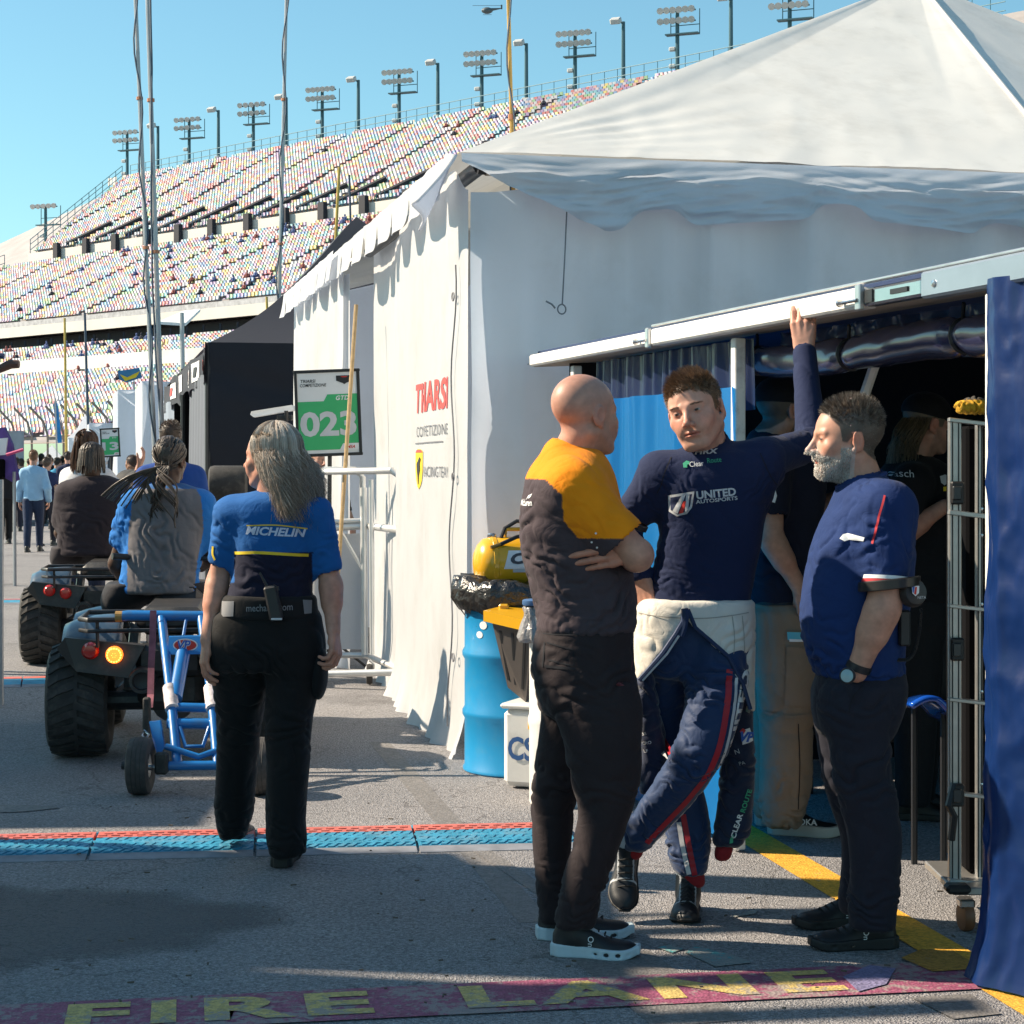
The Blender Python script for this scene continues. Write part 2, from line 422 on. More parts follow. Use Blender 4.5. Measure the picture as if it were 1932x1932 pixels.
m=worn_paint('shadow_paint',(.16,.145,.14),.0);t=m.node_tree;at=_nd(t,'ShaderNodeAttribute',attribute_name='Col');t.links.new(at.outputs['Fac'],t.nodes['Principled BSDF'].inputs['Alpha'])  # soft-edged shadow painted on the asphalt as a fading dark disc
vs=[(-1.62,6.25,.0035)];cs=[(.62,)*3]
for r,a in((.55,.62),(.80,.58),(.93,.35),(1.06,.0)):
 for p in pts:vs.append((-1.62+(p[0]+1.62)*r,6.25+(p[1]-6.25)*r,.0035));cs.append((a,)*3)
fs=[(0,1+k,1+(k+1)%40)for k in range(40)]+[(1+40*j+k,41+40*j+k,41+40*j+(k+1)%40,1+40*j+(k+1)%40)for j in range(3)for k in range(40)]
mesh_obj('painted_shadow',vs,fs,m,ground,col=cs)
pts=[(-2.35+.35*(1+.1*math.sin(4*a))*math.cos(a),8.35+.10*math.sin(a))for a in[2*PI*k/24 for k in range(24)]]
ground_strip('oil_stain',pts,P_DARKP,.0035)
M_LIT=mat('litter',(.10,.08,.06),.9)
q=MB()
for k in range(90):
 p=G(random.uniform(100,1850),random.uniform(1500,1925));a=random.uniform(0,PI);r=random.uniform(.003,.010)
 q.box((p.x,p.y,.0165),(r*2.2,r*.7,.004),(Vector((math.cos(a),math.sin(a),0)),Vector((-math.sin(a),math.cos(a),0)),UP))
tag(q.build('grit',M_LIT),'small dark grit and leaf crumbs scattered on the asphalt','grit',kind='stuff')
# CABLE RAMPS
R_RED=mat('ramp_red',(.55,.13,.10),.55,var=.25,vscale=20,dirt=(.25,.2,.2),dscale=9)
R_BLUE=mat('ramp_teal',(.03,.25,.40),.5,var=.3,vscale=15,dirt=(.22,.28,.32),dscale=7)
R_GREY=mat('ramp_grey',(.22,.23,.26),.7,var=.3,vscale=12)
def cable_ramp(a,b,label,w=.56,nseg=5,detail=True,grp='cable ramps across the lane'):
 a=Vector((a.x,a.y,0));b=Vector((b.x,b.y,0));d=(b-a);Lr=d.length;d.normalize();n=Vector((-d.y,d.x,0))
 t=thing('cable_ramp',label,'cable ramp',a,grp)
 for k in range(nseg):
  s0,s1=Lr*k/nseg+.006,Lr*(k+1)/nseg-.006
  for nm,prof,m in(('ramp_edge',[(0,.003),(.08,.012),(.08,0),(0,0)],R_GREY),('ramp_plate',[(.082,.0125),(.15,.021),(.32,.024),(.32,0),(.082,0)],R_BLUE),('cover_strip',[(.322,.027),(.44,.027),(.44,0),(.322,0)],R_RED),('ramp_edge',[(.442,.022),(.56,.003),(.56,0),(.442,0)],R_BLUE)):
   o=MB().prism([a+d*s0+n*u+UP*z for u,z in prof],d*(s1-s0)).build(nm,m,t)
  if detail:
   q=MB();x=s0+.01;
   while x<s1-.02:
    for row,(u0,u1,z)in enumerate(((.088,.118,.0150),(.122,.150,.0195),(.158,.205,.0205),(.21,.258,.0215),(.263,.312,.0225))):
     sl=.018 if row%2==0 else-.018
     c0=a+d*(x)+n*u0+UP*(z-.004);c1=a+d*(x+sl)+n*u1+UP*z
     q._add([c0,c0+d*.022,c1+d*.022,c1,c0+UP*.006,c0+d*.022+UP*.006,c1+d*.022+UP*.006,c1+UP*.006],[(4,5,6,7),(0,1,5,4),(1,2,6,5),(3,0,4,7)])
    x+=.038
   tag(q.build('tread',R_BLUE,t),kind='stuff')
   q=MB();x=s0+.02
   while x<s1-.03:
    for u in(.345,.385):
     q.box(a+d*(x+(.02 if u>.36 else 0))+n*(u+.01)+UP*.0285,(.03,.022,.004),(d,n,UP))
    x+=.05
   tag(q.build('rivet',R_RED,t),kind='stuff')
 return t
cable_ramp(G(-160,1632),G(1095,1602),'red and teal cable ramp lying across the lane behind the walking woman',nseg=4)
cable_ramp(G(-160,1302),G(235,1292),'grey blue cable ramp by the far quad bike wheel',nseg=2,detail=False)
cable_ramp(G(-160,1142),G(160,1138),'farthest cable ramp on the lane under the crowd',nseg=2,detail=False)
# GRANDSTAND
GA=Vector((-61,300,0));GE=Vector((.7071,-.7071,0));GB=Vector((.7071,.7071,0))
def gp(s,k,z):return GA+GE*s-GB*k+UP*z
def gs_at(x,k,z=0):
 r=(x-966)/FPX
 return(r*(300-.7071*k)+61+.7071*k)/(.7071*(1+r))
M_CONC=mat('stand_concrete',(.40,.365,.36),.9,var=.12,vscale=.4)
M_STWALL=mat('stand_wall',(.66,.62,.57),.8,var=.06,vscale=.3)
M_DARK=mat('stand_dark',(.035,.035,.045),.8)
M_RAILB=mat('stand_rail_blue',(.08,.20,.25),.6)
M_SEAT=mat('stand_seat',rough=.45,var=.05,attr=True,spec=.5)
stand=thing('grandstand','long grandstand of many coloured seats rising behind the tents','grandstand',(0,200,0))
decks=[]
decks.append(('upper',0.,25.,46.3,31.4,0.,14.5,160.))
decks.append(('middle',26.2,48.,29.6,18.4,9.,-16.,150.))
decks.append(('lower',51.,84.,14.6,3.4,-60.,-60.,120.))
pal=.12*np.array([(.62,.55,.60)])+.48*np.array([(.62,.10,.10),(.10,.30,.62),(.12,.50,.62),(.75,.60,.12),(.25,.52,.25),(.58,.60,.68),(.66,.56,.62),(.34,.22,.50),(.70,.34,.34),(.56,.64,.72)])
seat_v=[];seat_f=[];seat_c=[];near=[]
rsd=np.random.RandomState(3)
bx_q=np.array([(0,1,5,4),(4,5,7,6),(1,3,7,5),(2,0,4,6)])
base=0
for nm,k0,k1,z0,z1,sl0,sl1,sR in decks:
 n=int((k1-k0)/.86);q=MB()
 prof=[]
 for i in range(n+1):
  k=k0+(k1-k0)*i/n;z=z0+(z1-z0)*i/n
  prof.append((k,z));
  if i<n:prof.append((k+(k1-k0)/n,z))
 vs=[];fs=[]
 for(k,z)in prof:
  t_=(k-k0)/(k1-k0);sl=sl0+(sl1-sl0)*t_
  vs+=[gp(sl,k,z),gp(sR,k,z)]
 fs=[(2*i,2*i+2,2*i+3,2*i+1)for i in range(len(prof)-1)]
 mb=MB();mb._add(vs,fs);mb.build('terrace',M_CONC,stand)
 for i in range(n):
  k=k0+(k1-k0)*(i+.42)/n;z=z0+(z1-z0)*i/n
  t_=(k-k0)/(k1-k0)
  a0=max(sl0+(sl1-sl0)*t_+.5,gs_at(-30,k));a1=min(sR,gs_at(1330 if nm!='lower' else 760,k))
  ss=np.arange(a0,a1,.62)
  aisle=(np.mod(ss+(k*.12),13.6)<1.3)
  ss=ss[~aisle];m=len(ss)
  if m==0:continue
  ci=rsd.randint(0,len(pal),m);c=pal[ci]*(.85+.3*rsd.rand(m,1))
  org=np.array([gp(0,k,z)])+ss[:,None]*np.array(GE)[None]
  if nm=='upper' and i<8:
   xv=966+FPX*org[:,0]/org[:,1];pick=(xv>985)&(xv<1235-9*i)
   if len(near)+pick.sum()<=300:
    near+=[(org[j],ci[j])for j in np.where(pick)[0]];org=org[~pick];c=c[~pick];m=len(org)
  for(dk,zz,hw,hk,hz)in((-.20,.62,.26,.04,.26),(.06,.40,.26,.24,.04)):
   loc=[]
   for zc in(-hz,hz):
    for kc in(hk,-hk):
     for sc in(-hw,hw):
      loc.append(org+np.array(GE)*sc-np.array(GB)*(dk+kc)+np.array([0,0,zz+zc]))
   V=np.stack(loc,1).reshape(-1,3)
   seat_v.append(V);seat_c.append(np.repeat(c,8,0))
   F=(np.arange(m)*8)[:,None,None]+bx_q[None]+base
   seat_f.append(F.reshape(-1,4));base+=8*m
tag(mesh_obj('seat_rows',np.concatenate(seat_v),np.concatenate(seat_f),M_SEAT,stand,col=np.concatenate(seat_c)),kind='stuff')
SEATM=[]
for c in pal:
 vs=[];fs=[]
 for(dk,zz,hw,hk,hz)in((-.20,.62,.26,.04,.26),(.06,.40,.26,.24,.04)):
  fs+=[tuple(len(vs)+i for i in q)for q in bx_q.tolist()]
  vs+=[GE*sc-GB*(dk+kc)+UP*(zz+zc)for zc in(-hz,hz)for kc in(hk,-hk)for sc in(-hw,hw)]
 me=bpy.data.meshes.new('seat');me.from_pydata([tuple(v)for v in vs],[],fs);me.materials.append(mat('stand_seat_%d'%len(SEATM),tuple(c),.45,var=.05));SEATM.append(me)
for p_,i_ in near:
 o=bpy.data.objects.new('seat',SEATM[i_]);COL.objects.link(o);o.parent=stand;o.location=Vector(p_)-stand.location
DOORX=[107,162,217,277,336,399,467,537,608,686,768]
def gwall(nm,k,z0,z1,s0,s1,m,th=.4):
 return MB().prism([gp(s0,k,z0),gp(s1,k,z0),gp(s1,k,z1),gp(s0,k,z1)],GB*th).build(nm,m,stand)
ds=[gs_at(x,25.5)for x in DOORX]
gwall('parapet',25.1,29.2,31.9,13.5,160,M_STWALL)
for x,s in zip(DOORX,ds):
 gwall('doorway',25.2,29.4,32.7,s-.55,s+.55,M_DARK,-.6)
 q=MB()
 q.tube([gp(s+.8,24.4,32.6),gp(s+5.2,20,35.6)],.32,6);q.build('stair_rail',M_DARK,stand)
 q=MB()
 for j in range(9):q.tube([gp(s+1.+j*.7,25.0,31.9),gp(s+1.+j*.7,25.0,33.1)],.05,4)
 q.build('guard_rail',M_RAILB,stand)
gwall('fascia',48.6,17.1,18.3,-50,150,M_STWALL)
gwall('fascia',48.5,18.3,18.9,-50,150,mat('stand_rail_grey',(.42,.42,.44),.7,var=.3,vscale=2),-.1)
gwall('concourse',46,14.,17.1,-60,150,M_DARK)
gwall('hoarding',62.5,11.4,12.7,-70,110,mat('hoarding',(.70,.68,.66),.8,var=.35,vscale=.25),-.2)
q=MB()
for j in range(60):
 s=-40+j*3.0
 q.tube([gp(s,49,16.5),gp(s,49,14.9)],.16,5)
q.build('column_row',M_DARK,stand)
q=MB()
for j in range(0,74):q.tube([gp(j*2.1,-1.2,46.3),gp(j*2.1,-1.2,49.0)],.05,4)
for z in(47.2,48.1,49.0):q.tube([gp(0,-1.2,z),gp(155,-1.2,z)],.06,4)
for j in range(0,14):
 t_=j/13;q.tube([gp(-.5+14.5*t_,25*t_,46.3-14.9*t_),gp(-.5+14.5*t_,25*t_,48.8-14.9*t_)],.06,4)
for z in(1,1.8,2.5):q.tube([gp(-.5,0,46.3+z),gp(14,25,31.4+z)],.06,4)
for j in range(0,9):
 t_=j/8;q.tube([gp(9-25*t_,26.2+22*t_,29.6-11.2*t_),gp(9-25*t_,26.2+22*t_,32-11.2*t_)],.06,4)
for z in(1.2,2.4):q.tube([gp(9,26.2,29.6+z),gp(-16,48,18.4+z)],.06,4)
q.build('back_rail',M_RAILB,stand)
for j in range(16):
 p=[gs_at(x_,-1.3)for x_ in(212+j*4.5+j*j*4.3,)][0]
 MB().box(gp(p,-.9,46.9),(1.1,.1,1.2),(GE,GB,UP)).build('row_number_plate',M_STWALL,stand)
MB().prism([gp(-50,47,14),gp(160,47,14),gp(160,-1.5,45.6),gp(-5,-1.5,45.6)],UP*-.3).build('underside',M_CONC,stand)
M_MAST=mat('mast_steel',(.05,.13,.16),.55,var=.1)
M_LAMP=mat('flood_housing',(.55,.55,.54),.5)
def flood(x,ytop,ybase,rows=2,cols=5,k=-2.6,label='',zb=40):
 s=gs_at(x,k);base_=gp(s,k,0);Yd=base_.y
 zt=CAMH+(HZ-ytop)*Yd/FPX
 t=thing('floodlight_mast',label,'floodlight',(base_.x,base_.y,zb),'floodlight masts behind the grandstand')
 MB().tube([(base_.x,base_.y,zb),(base_.x,base_.y,zt)],[.30,.22],8).build('mast',M_MAST,t,True)
 X=Vector((.93,-.36,0));F=Vector((-.36,-.93,0))
 if rows:
  q=MB()
  for r in range(rows):
   z=zt-.25-r*1.25
   q.box(Vector((base_.x,base_.y,z))+F*.3,(4.6,.16,.16),(X,F,UP))
  z2=zt-3.0
  q.box(Vector((base_.x,base_.y,z2))+X*.7+F*.3,(4.0,1.0,.14),(X,F,UP))
  for u in(-.8,2.7):q.tube([Vector((base_.x,base_.y,z2))+X*u,Vector((base_.x,base_.y,zt-.1))+X*u],.07,4)
  q.tube([Vector((base_.x,base_.y,z2+1.1))+X*-.8,Vector((base_.x,base_.y,z2+1.1))+X*2.7],.06,4)
  q.build('crossarm',M_MAST,t)
  for r in range(rows):
   for c in range(cols):
    p=Vector((base_.x,base_.y,zt-.1-r*1.25))+X*(-1.9+c*3.8/(cols-1))+F*.55
    MB().lathe(p,(F-UP*.55),[(.14,-.3),(.30,-.2),(.42,.22),(.0,.24)],8).build('lamp_head',M_LAMP,t,True)
  for dz in(4.6,6.6):
   if zt-dz>zb+3:MB().box(Vector((base_.x,base_.y,zt-dz))-X*.6,(.8,.5,.5),(X,F,UP),.1).build('ballast_box',M_LAMP,t)
 else:
  MB().tube([Vector((base_.x,base_.y,zt-.2)),Vector((base_.x,base_.y,zt))-X*.5+F*.6],.12,6).build('arm',M_MAST,t)
  MB().box(Vector((base_.x,base_.y,zt))-X*.7+F*.8,(1.3,.9,.7),(X,(F-UP*.5).normalized(),(UP+F*.5).normalized()),.12).build('lamp_head',M_LAMP,t)
  MB().box(Vector((base_.x,base_.y,zt-7.2))-X*.1,(.9,.6,.7),(X,F,UP),.1).build('ballast_box',M_LAMP,t)
BIG=[(240,249,'first'),(357,225,'second'),(478,197,'third'),(608,168,'fourth'),(753,135,'fifth'),(909,100,'sixth'),(1085,62,'seventh'),(1278,18,'eighth'),(1490,-12,'ninth')]
for x,y,w_ in BIG:flood(x,y,0,2,6 if x>500 else 5,label=w_+' twin row floodlight mast from the left along the grandstand top')
SML=[(298,238,'first'),(412,208,'second'),(540,184,'third'),(676,151,'fourth'),(826,119,'fifth'),(993,82,'sixth'),(1176,41,'seventh'),(1379,-3,'eighth')]
for x,y,w_ in SML:flood(x,y,0,0,label=w_+' single lamp mast from the left along the grandstand top')
flood(86,388,0,1,5,k=14,label='lone low floodlight mast at the far left end of the grandstand',zb=30)
M_SPEC=[mat('spectator_dark',(.05,.05,.07),.9),mat('spectator_blue',(.10,.14,.30),.9),mat('spectator_red',(.30,.10,.09),.9)]
def spectator_mesh(i):
 q=MB();q.lathe((0,0,0),UP,[(.02,.4),(.2,.42),(.23,.75),(.22,.95),(.08,1.03),(.07,1.08),(.11,1.16),(.10,1.3),(.02,1.36)],7)
 for sx in(-.12,.12):q.tube([(sx,0,.5),(sx,-.45,.52),(sx,-.5,.05)],[.1,.09,.06],5)
 for sx in(-.26,.26):q.tube([(sx,0,.92),(sx*1.2,-.12,.65),(sx*.6,-.35,.6)],[.07,.06,.05],5)
 me=bpy.data.meshes.new('person');me.from_pydata([tuple(v)for v in q.v],[],q.f);me.materials.append(M_SPEC[i]);return me
SPM=[spectator_mesh(i)for i in range(3)]
spots=[]
for x,n in((400,3),(545,7),(635,5),(700,4),(250,3),(470,4),(330,2)):spots+=[(x+random.uniform(-18,18),1,random.uniform(1,4))for _ in range(n)]
spots+=[(x+random.uniform(-10,10),0,random.uniform(3,8))for x in(855,862,930,945,960,975,985,850,1035,405,612)]
spots+=[(random.uniform(10,640),1,random.uniform(6,21))for _ in range(22)]+[(random.uniform(10,300),2,random.uniform(1,16))for _ in range(14)]+[(random.uniform(10,560),2,random.uniform(.3,1.6))for _ in range(22)]
for x,d,dk in spots:
 nm,k0,k1,z0,z1,*_r=decks[d];n=int((k1-k0)/.86)
 i=min(n-1,int(dk/.86));k=k0+(k1-k0)*(i+.35)/n;z=z0+(z1-z0)*i/n
 o=bpy.data.objects.new('person',random.choice(SPM));COL.objects.link(o);o.location=gp(gs_at(x,k),k,z+.04);o.rotation_euler=(0,0,-PI/4+random.uniform(-.3,.3))
 tag(o,'tiny spectator sitting among the coloured seats of the grandstand','person','spectators dotted over the grandstand')
hp=W(919,20,420)
t=thing('helicopter','tiny helicopter high in the sky over the grandstand','helicopter',hp)
M_HELI=mat('helicopter_dark',(.10,.12,.13),.5)
MB().sphere(hp,.75,10,8,(1.7,.9,1)).build('cabin',M_HELI,t,True)
MB().tube([hp+Vector((.8,0,.2)),hp+Vector((3.2,0,.5))],[.35,.1],6).build('tail_boom',M_HELI,t)
MB().box(hp+Vector((3.2,0,.8)),(.35,.06,1.0)).build('tail_fin',M_HELI,t)
MB().box(hp+Vector((0,0,1.1)),(6.4,.18,.05)).build('rotor',M_HELI,t)
MB().tube([hp+Vector((-.9,-.4,-1)),hp+Vector((1.0,-.4,-1))],.05,5).build('skid',M_HELI,t)
# CLOTH
def cloth(name,col,trans=.25,rough=.7,tcol=None,bump=.25,bscale=14,var=.06,dirt=None,sheen=0.,spec=.3,vscale=1.5,coat=0.,bdist=.01):
 m=mat(name,col,rough,var=var,vscale=vscale,bump=bump,bscale=bscale,dirt=dirt,dscale=2.2,sheen=sheen,spec=spec,coat=coat,bdist=bdist)
 if trans>0:
  t=m.node_tree;out=t.nodes['Material Output'];b=t.nodes['Principled BSDF']
  tr=_nd(t,'ShaderNodeBsdfTranslucent');tr.inputs[0].default_value=(*(tcol or col),1)
  mx=_nd(t,'ShaderNodeMixShader');mx.inputs[0].default_value=trans
  t.links.new(b.outputs[0],mx.inputs[1]);t.links.new(tr.outputs[0],mx.inputs[2]);t.links.new(mx.outputs[0],out.inputs[0])
 return m
M_VIN=cloth('vinyl_white',(.78,.775,.77),.42,.5,(.68,.75,.88),bump=.18,bscale=9,dirt=(.62,.60,.57))
M_VINR=cloth('vinyl_roof',(.76,.745,.71),.15,.6,bump=.15,bscale=7,dirt=(.6,.58,.54))
M_BLACKC=cloth('canopy_black',(.018,.02,.028),.0,.75,bump=.2)
M_BLACKT=cloth('canopy_black_roof',(.05,.052,.065),.12,.7,(.12,.12,.16),bump=.2)
M_DRAPE=cloth('drape_black',(.006,.006,.008),0,.9,bump=.2)
M_SATIN=cloth('satin_blue',(.004,.024,.11),.08,.34,(.01,.06,.30),bump=.12,bscale=9,spec=.5,bdist=.02)
M_ALU=mat('aluminium',(.62,.62,.62),.35,.9,var=.15,vscale=9,bump=.05)
M_ALUP=mat('rail_white',(.78,.755,.71),.5,var=.1,vscale=14,dirt=(.42,.40,.37),dscale=16)
M_STEEL=mat('steel_bright',(.6,.6,.6),.25,1.,var=.1)
M_BLK=mat('black_plastic',(.018,.018,.02),.45,var=.15)
M_RUB=mat('black_rubber',(.03,.029,.028),.75,var=.3,vscale=18,dirt=(.10,.09,.08),dscale=12)
M_CHRM=mat('chrome_tube',(.78,.78,.77),.35,.55,var=.08,vscale=9)
M_WHITE=mat('white_print',(.80,.80,.80),.6,var=.03)
M_BLACKP=mat('black_print',(.02,.02,.022),.6)
M_REDP=mat('red_print',(.62,.04,.03),.6)
M_YELP=mat('yellow_print',(.80,.55,.02),.6)
M_WOOD=mat('wood_pole',(.50,.34,.17),.7,var=.2,vscale=30)
def sheet(name,a,ud,vd,U,V,nu,nv,disp,m,parent,thick=.0,bottom=None,top=None,edge=None):
 """a cloth sheet: u along ud, v along vd from point a; disp(u, v) metres along the normal; bottom(u): v0 of the lower edge"""
 a=Vector(a);ud=Vector(ud).normalized();vd=Vector(vd).normalized();n=ud.cross(vd)
 uu,vv=np.meshgrid(np.linspace(0,1,nu+1),np.linspace(0,1,nv+1))
 uM=uu*U;lo=bottom(uM)if bottom else np.zeros_like(uM);hi=top(uM)if top else np.full_like(uM,V)
 vM=lo+vv*(hi-lo)
 d=disp(uM,vM)
 if isinstance(d,tuple):du,dv,d=d
 else:du=dv=0
 P=np.array(a)[None,None]+(uM+du)[...,None]*np.array(ud)+(vM+dv)[...,None]*np.array(vd)+d[...,None]*np.array(n)
 w=nu+1;idx=np.arange((nu+1)*(nv+1)).reshape(nv+1,w)
 F=np.stack([idx[:-1,:-1],idx[:-1,1:],idx[1:,1:],idx[1:,:-1]],-1).reshape(-1,4)
 o=mesh_obj(name,P.reshape(-1,3),F,m,parent,True)
 if thick:
  md=o.modifiers.new('thickness','SOLIDIFY');md.thickness=thick;md.offset=0
 return o
def n3(u,v,w=0.):return np.stack([u,v,np.full_like(u,w)],-1)
NRM=-1
# THE BIG WHITE TENT
TC=G(885,1432);EZ=3.03
tent=thing('white_frame_tent','big white frame tent with hipped roof and lettering on its long lit wall','tent',TC)
NL=Vector((-.9765,-.2156,0));NF=Vector((.2156,-.9765,0))
def wall_disp(seed,amp=.02,flare=.22):
 def f(u,v):
  pl=amp*ridge(n3(u*1.9+seed,v*.16,seed),2)+amp*.6*fbm(n3(u*5.5,v*.35+seed,3.),2)
  drag=amp*.9*ridge(n3((u*.75+v*.55)*1.3+seed*2,(u*.55-v*.75)*.35,9.),2)
  return pl+drag*.6+flare*np.clip(1-v/.38,0,1)**2*(1+.5*np.sin(u*9+seed)+.4*np.sin(u*23))
 return f
LW1=4.22
wd1=wall_disp(1.3,.011,.05)
wl=sheet('side_wall',TC+D1*LW1,-D1,UP,LW1,EZ+.05,150,60,lambda u,v:wd1(u,v)-.15*np.exp(-((u-.4)/1.3)**2),M_VIN,tent,top=lambda u:EZ+.05-.16*np.exp(-((LW1-u)/.22)**2))
fw=sheet('front_wall',TC+NF*.0,D2,UP,8.0,EZ-.02,190,60,wall_disp(5.1,.055,.0),M_VIN,tent,top=lambda u:EZ-.02-.11*np.exp(-(u/.55)**2))
apex=TC+D2*4.0+D1*3.4+UP*5.06
EC=TC+UP*(EZ+.07)+NF*.06+NL*.06
S1=EC+D2*3.42;S2=S1+(D2*.93+D1*.36).normalized()*5.0
BL=EC+D1*6.9
def facet(name,p,q,r,sag=.10,n=46,wr=.012,seed=0.):
 p,q,r=Vector(p),Vector(q),Vector(r);nn=(q-p).cross(r-p).normalized()
 vs=[];fs=[];L_=(q-p).length
 rows=n
 for j in range(rows+1):
  t_=j/rows;a=p.lerp(r,t_);b=q.lerp(r,t_)
  for i in range(n+1):
   s_=i/n;c=a.lerp(b,s_)
   vs.append((c,s_,t_))
 P=np.array([np.array(v[0])for v in vs]);S=np.array([v[1]for v in vs]);T=np.array([v[2]for v in vs])
 low=np.exp(-T*7)
 w=wr*ridge(np.stack([P[:,0]*2.1+seed,P[:,1]*.5,P[:,2]*2.],-1),2)*(.35+1.6*low)+wr*.35*fbm(P*4.1,3)
 ang=np.arctan2(T*3.4,S*L_/2+.02);cr=np.exp(-((S*L_)**2+(T*3.4)**2)/1.2)
 w=w+.005*np.sin(ang*26)*cr-sag*4*T*(1-T)*np.clip(np.minimum(S,1-S)*6,0,1)*.5
 edge=np.clip(np.minimum(np.minimum(S,1-S)*12,(1-T)*30),0,1)
 P=P+(w*edge)[:,None]*np.array(nn)
 fs=np.array([(j*(n+1)+i,j*(n+1)+i+1,(j+1)*(n+1)+i+1,(j+1)*(n+1)+i)for j in range(rows)for i in range(n)])
 return mesh_obj(name,P,fs,M_VINR,tent,True)
facet('roof_panel',EC,S1,apex,.05,90,.0045)
facet('roof_panel',S1,S2,apex,.05,30,.008,4.)
facet('roof_panel',BL,EC,apex,.05,20,.008,8.)
BR=TC+D2*8.2+D1*6.9+UP*EZ
facet('roof_panel',BR,BL,apex,.05,14,.006,8.);facet('roof_panel',S2,BR,apex,.05,14,.006,8.)
q=MB();q.tube([S1.lerp(apex,t)+NF*.012+UP*.004 for t in np.linspace(0,1,12)],.012,6);q.build('roof_seam',M_VINR,tent,True)
def val_bottom(u):
 x=u
 b=.34+.05*np.sin(x*2.1+.5)
 for c,w,h in((1.02,.26,.10),(2.02,.24,.085),(2.97,.24,.075),(3.95,.24,.08),(5.0,.24,.08)):b=b-h*np.exp(-((x-c)/(w*.62))**4)
 b=b*np.clip(.12+x/.85,0,1)
 return-b
def val_disp(u,v):
 dep=np.clip(-v/.34,0,1.2)
 f=.018*ridge(n3((u*.9+v*2.6)*1.4,v*9-u*1.2,2.),3)+.022*ridge(n3(u*1.6,v*13+.8*np.sin(u*3),6.),3)
 sw=np.zeros_like(u)
 for k in range(7):sw+=.018*np.sin((v+.10+.16*((u-.9*k)**2)*1.0)*34)*np.exp(-((u-.9*k-.3)/.55)**2)
 return(f+sw*.7)*np.clip(dep*2,0,1)+.02+.035*dep
sheet('front_valance',EC+NF*.025-UP*.012,D2,UP,7.9,0,300,36,val_disp,M_VIN,tent,bottom=val_bottom,top=lambda u:np.zeros_like(u))
def sc_bottom(u):
 ph=np.mod(u/.60,1.0)
 return-(.22-.15*np.exp(-((ph-.5)/.10)**2))
def sc_disp(u,v):
 dep=np.clip(-v/.27,0,1);ph=np.mod(u/.60,1.0)
 return .03+.05*dep*(.6+.4*np.cos(2*PI*ph))+.01*fbm(n3(u*4,v*3,5.),2)
sheet('side_valance',EC+D1*7.0+NL*.02,-D1,UP,6.78,0,330,12,sc_disp,M_VIN,tent,bottom=sc_bottom,top=lambda u:np.zeros_like(u))
q=MB();q.tube([TC+UP*(EZ+.01)+D2*.04+NF*.02,TC+UP*(EZ+.01)+D2*1.0+NF*.02],.045,12);q.tube([TC+UP*(EZ+.01)+D2*.06,TC+UP*(EZ+.01)+D1*4+D2*.06],.04,12)
q.build('frame_tube',M_BLK,tent,True)
M_STRAP=mat('strap_tan',(.45,.36,.27),.8)
for dd in(.10,.15):
 MB().lathe(TC+UP*(EZ+.01)+D2*dd+NF*.02,D2,[(.047,-.018),(.05,-.018),(.05,.018),(.047,.018)],14).build('strap',M_STRAP,tent)
def flap(u,v):
 p=EC+D1*(u*.42-.05)+NL*(.03+.20*v**1.2*(1-.35*u)+.03*math.sin(u*6))-UP*(.02+v*(.24+.10*u))+UP*.03*math.sin(u*3)
 return p
q=MB();q.grid(flap,14,12);o=q.build('corner_flap',M_VIN,tent,True)
md=o.modifiers.new('thickness','SOLIDIFY');md.thickness=.012
M_CORD=mat('cord_grey',(.22,.22,.24),.8)
def on_front(x,y):
 r=Vector(((x-966)/FPX,1,-(y-HZ)/FPX));o_=Vector((0,0,CAMH));t_=(TC-o_).dot(NF)/r.dot(NF);return o_+r*t_
def on_side(x,y):
 r=Vector(((x-966)/FPX,1,-(y-HZ)/FPX));o_=Vector((0,0,CAMH));t_=(TC-o_).dot(NL)/r.dot(NL);return o_+r*t_
q=MB();q.tube([on_front(1064,400)+NF*.06,on_front(1061,480)+NF*.055,on_front(1056,575)+NF*.055],.004,5);q.build('cord',M_CORD,tent)
c=on_front(1055,585)+NF*.055
q=MB();q.tube([c+D2*(.022*math.cos(a))+UP*(.025*math.sin(a))for a in[2*PI*k/16 for k in range(16)]],.004,5,closed=True);q.build('ring',M_CORD,tent)
q=MB();q.tube([on_front(1025,570)+NF*.06,on_front(1035,576)+NF*.07,on_front(1042,583)+NF*.06],.005,5);q.build('hook',M_CORD,tent)
q=MB();pts=[on_side(868-4*math.sin(y*.02)-(y-500)*.012,y)+NL*.03 for y in range(500,1390,30)];q.tube(pts,.0045,5);q.build('lacing_cord',M_CORD,tent)
for y in(560,900,1240):
 c=on_side(866,y)+NL*.032
 q=MB();q.tube([c+D1*(.03*math.cos(a))+UP*(.022*math.sin(a))for a in[2*PI*k/12 for k in range(12)]],.004,5,closed=True);q.build('ring',M_CORD,tent)
def side_text(s,x0,x1,y0,y1,m,**k):
 c=on_side((x0+x1)/2,(y0+y1)/2);wv=(on_side(x1,y0)-on_side(x0,y0)).length;h=abs(y1-y0)/FPX*c.y
 return wrap_text(s,c,-D1,UP,h,wl,m,tent,off=.004,width=wv,reach=.4,**k)
M_REDF=mat('red_wall_print',(.62,.07,.06),.6);M_GREYP=mat('grey_wall_print',(.16,.16,.18),.6)
side_text('TRIARSI',779,845,718,776,M_REDF,bold=.03,shear=.1)
side_text('COMPETIZIONE',781,845,802,822,M_GREYP,spacing=1.1)
p0,p1=on_side(780,835),on_side(838,835)
v,f=poly2([(-.5,-.004),(.5,-.004),(.5,.004),(-.5,.004)]);v[:,0]*=(p1-p0).length
wrap_print('rule_line',v,f,(p0+p1)/2,-D1,UP,wl,M_GREYP,tent,.004,reach=.4)
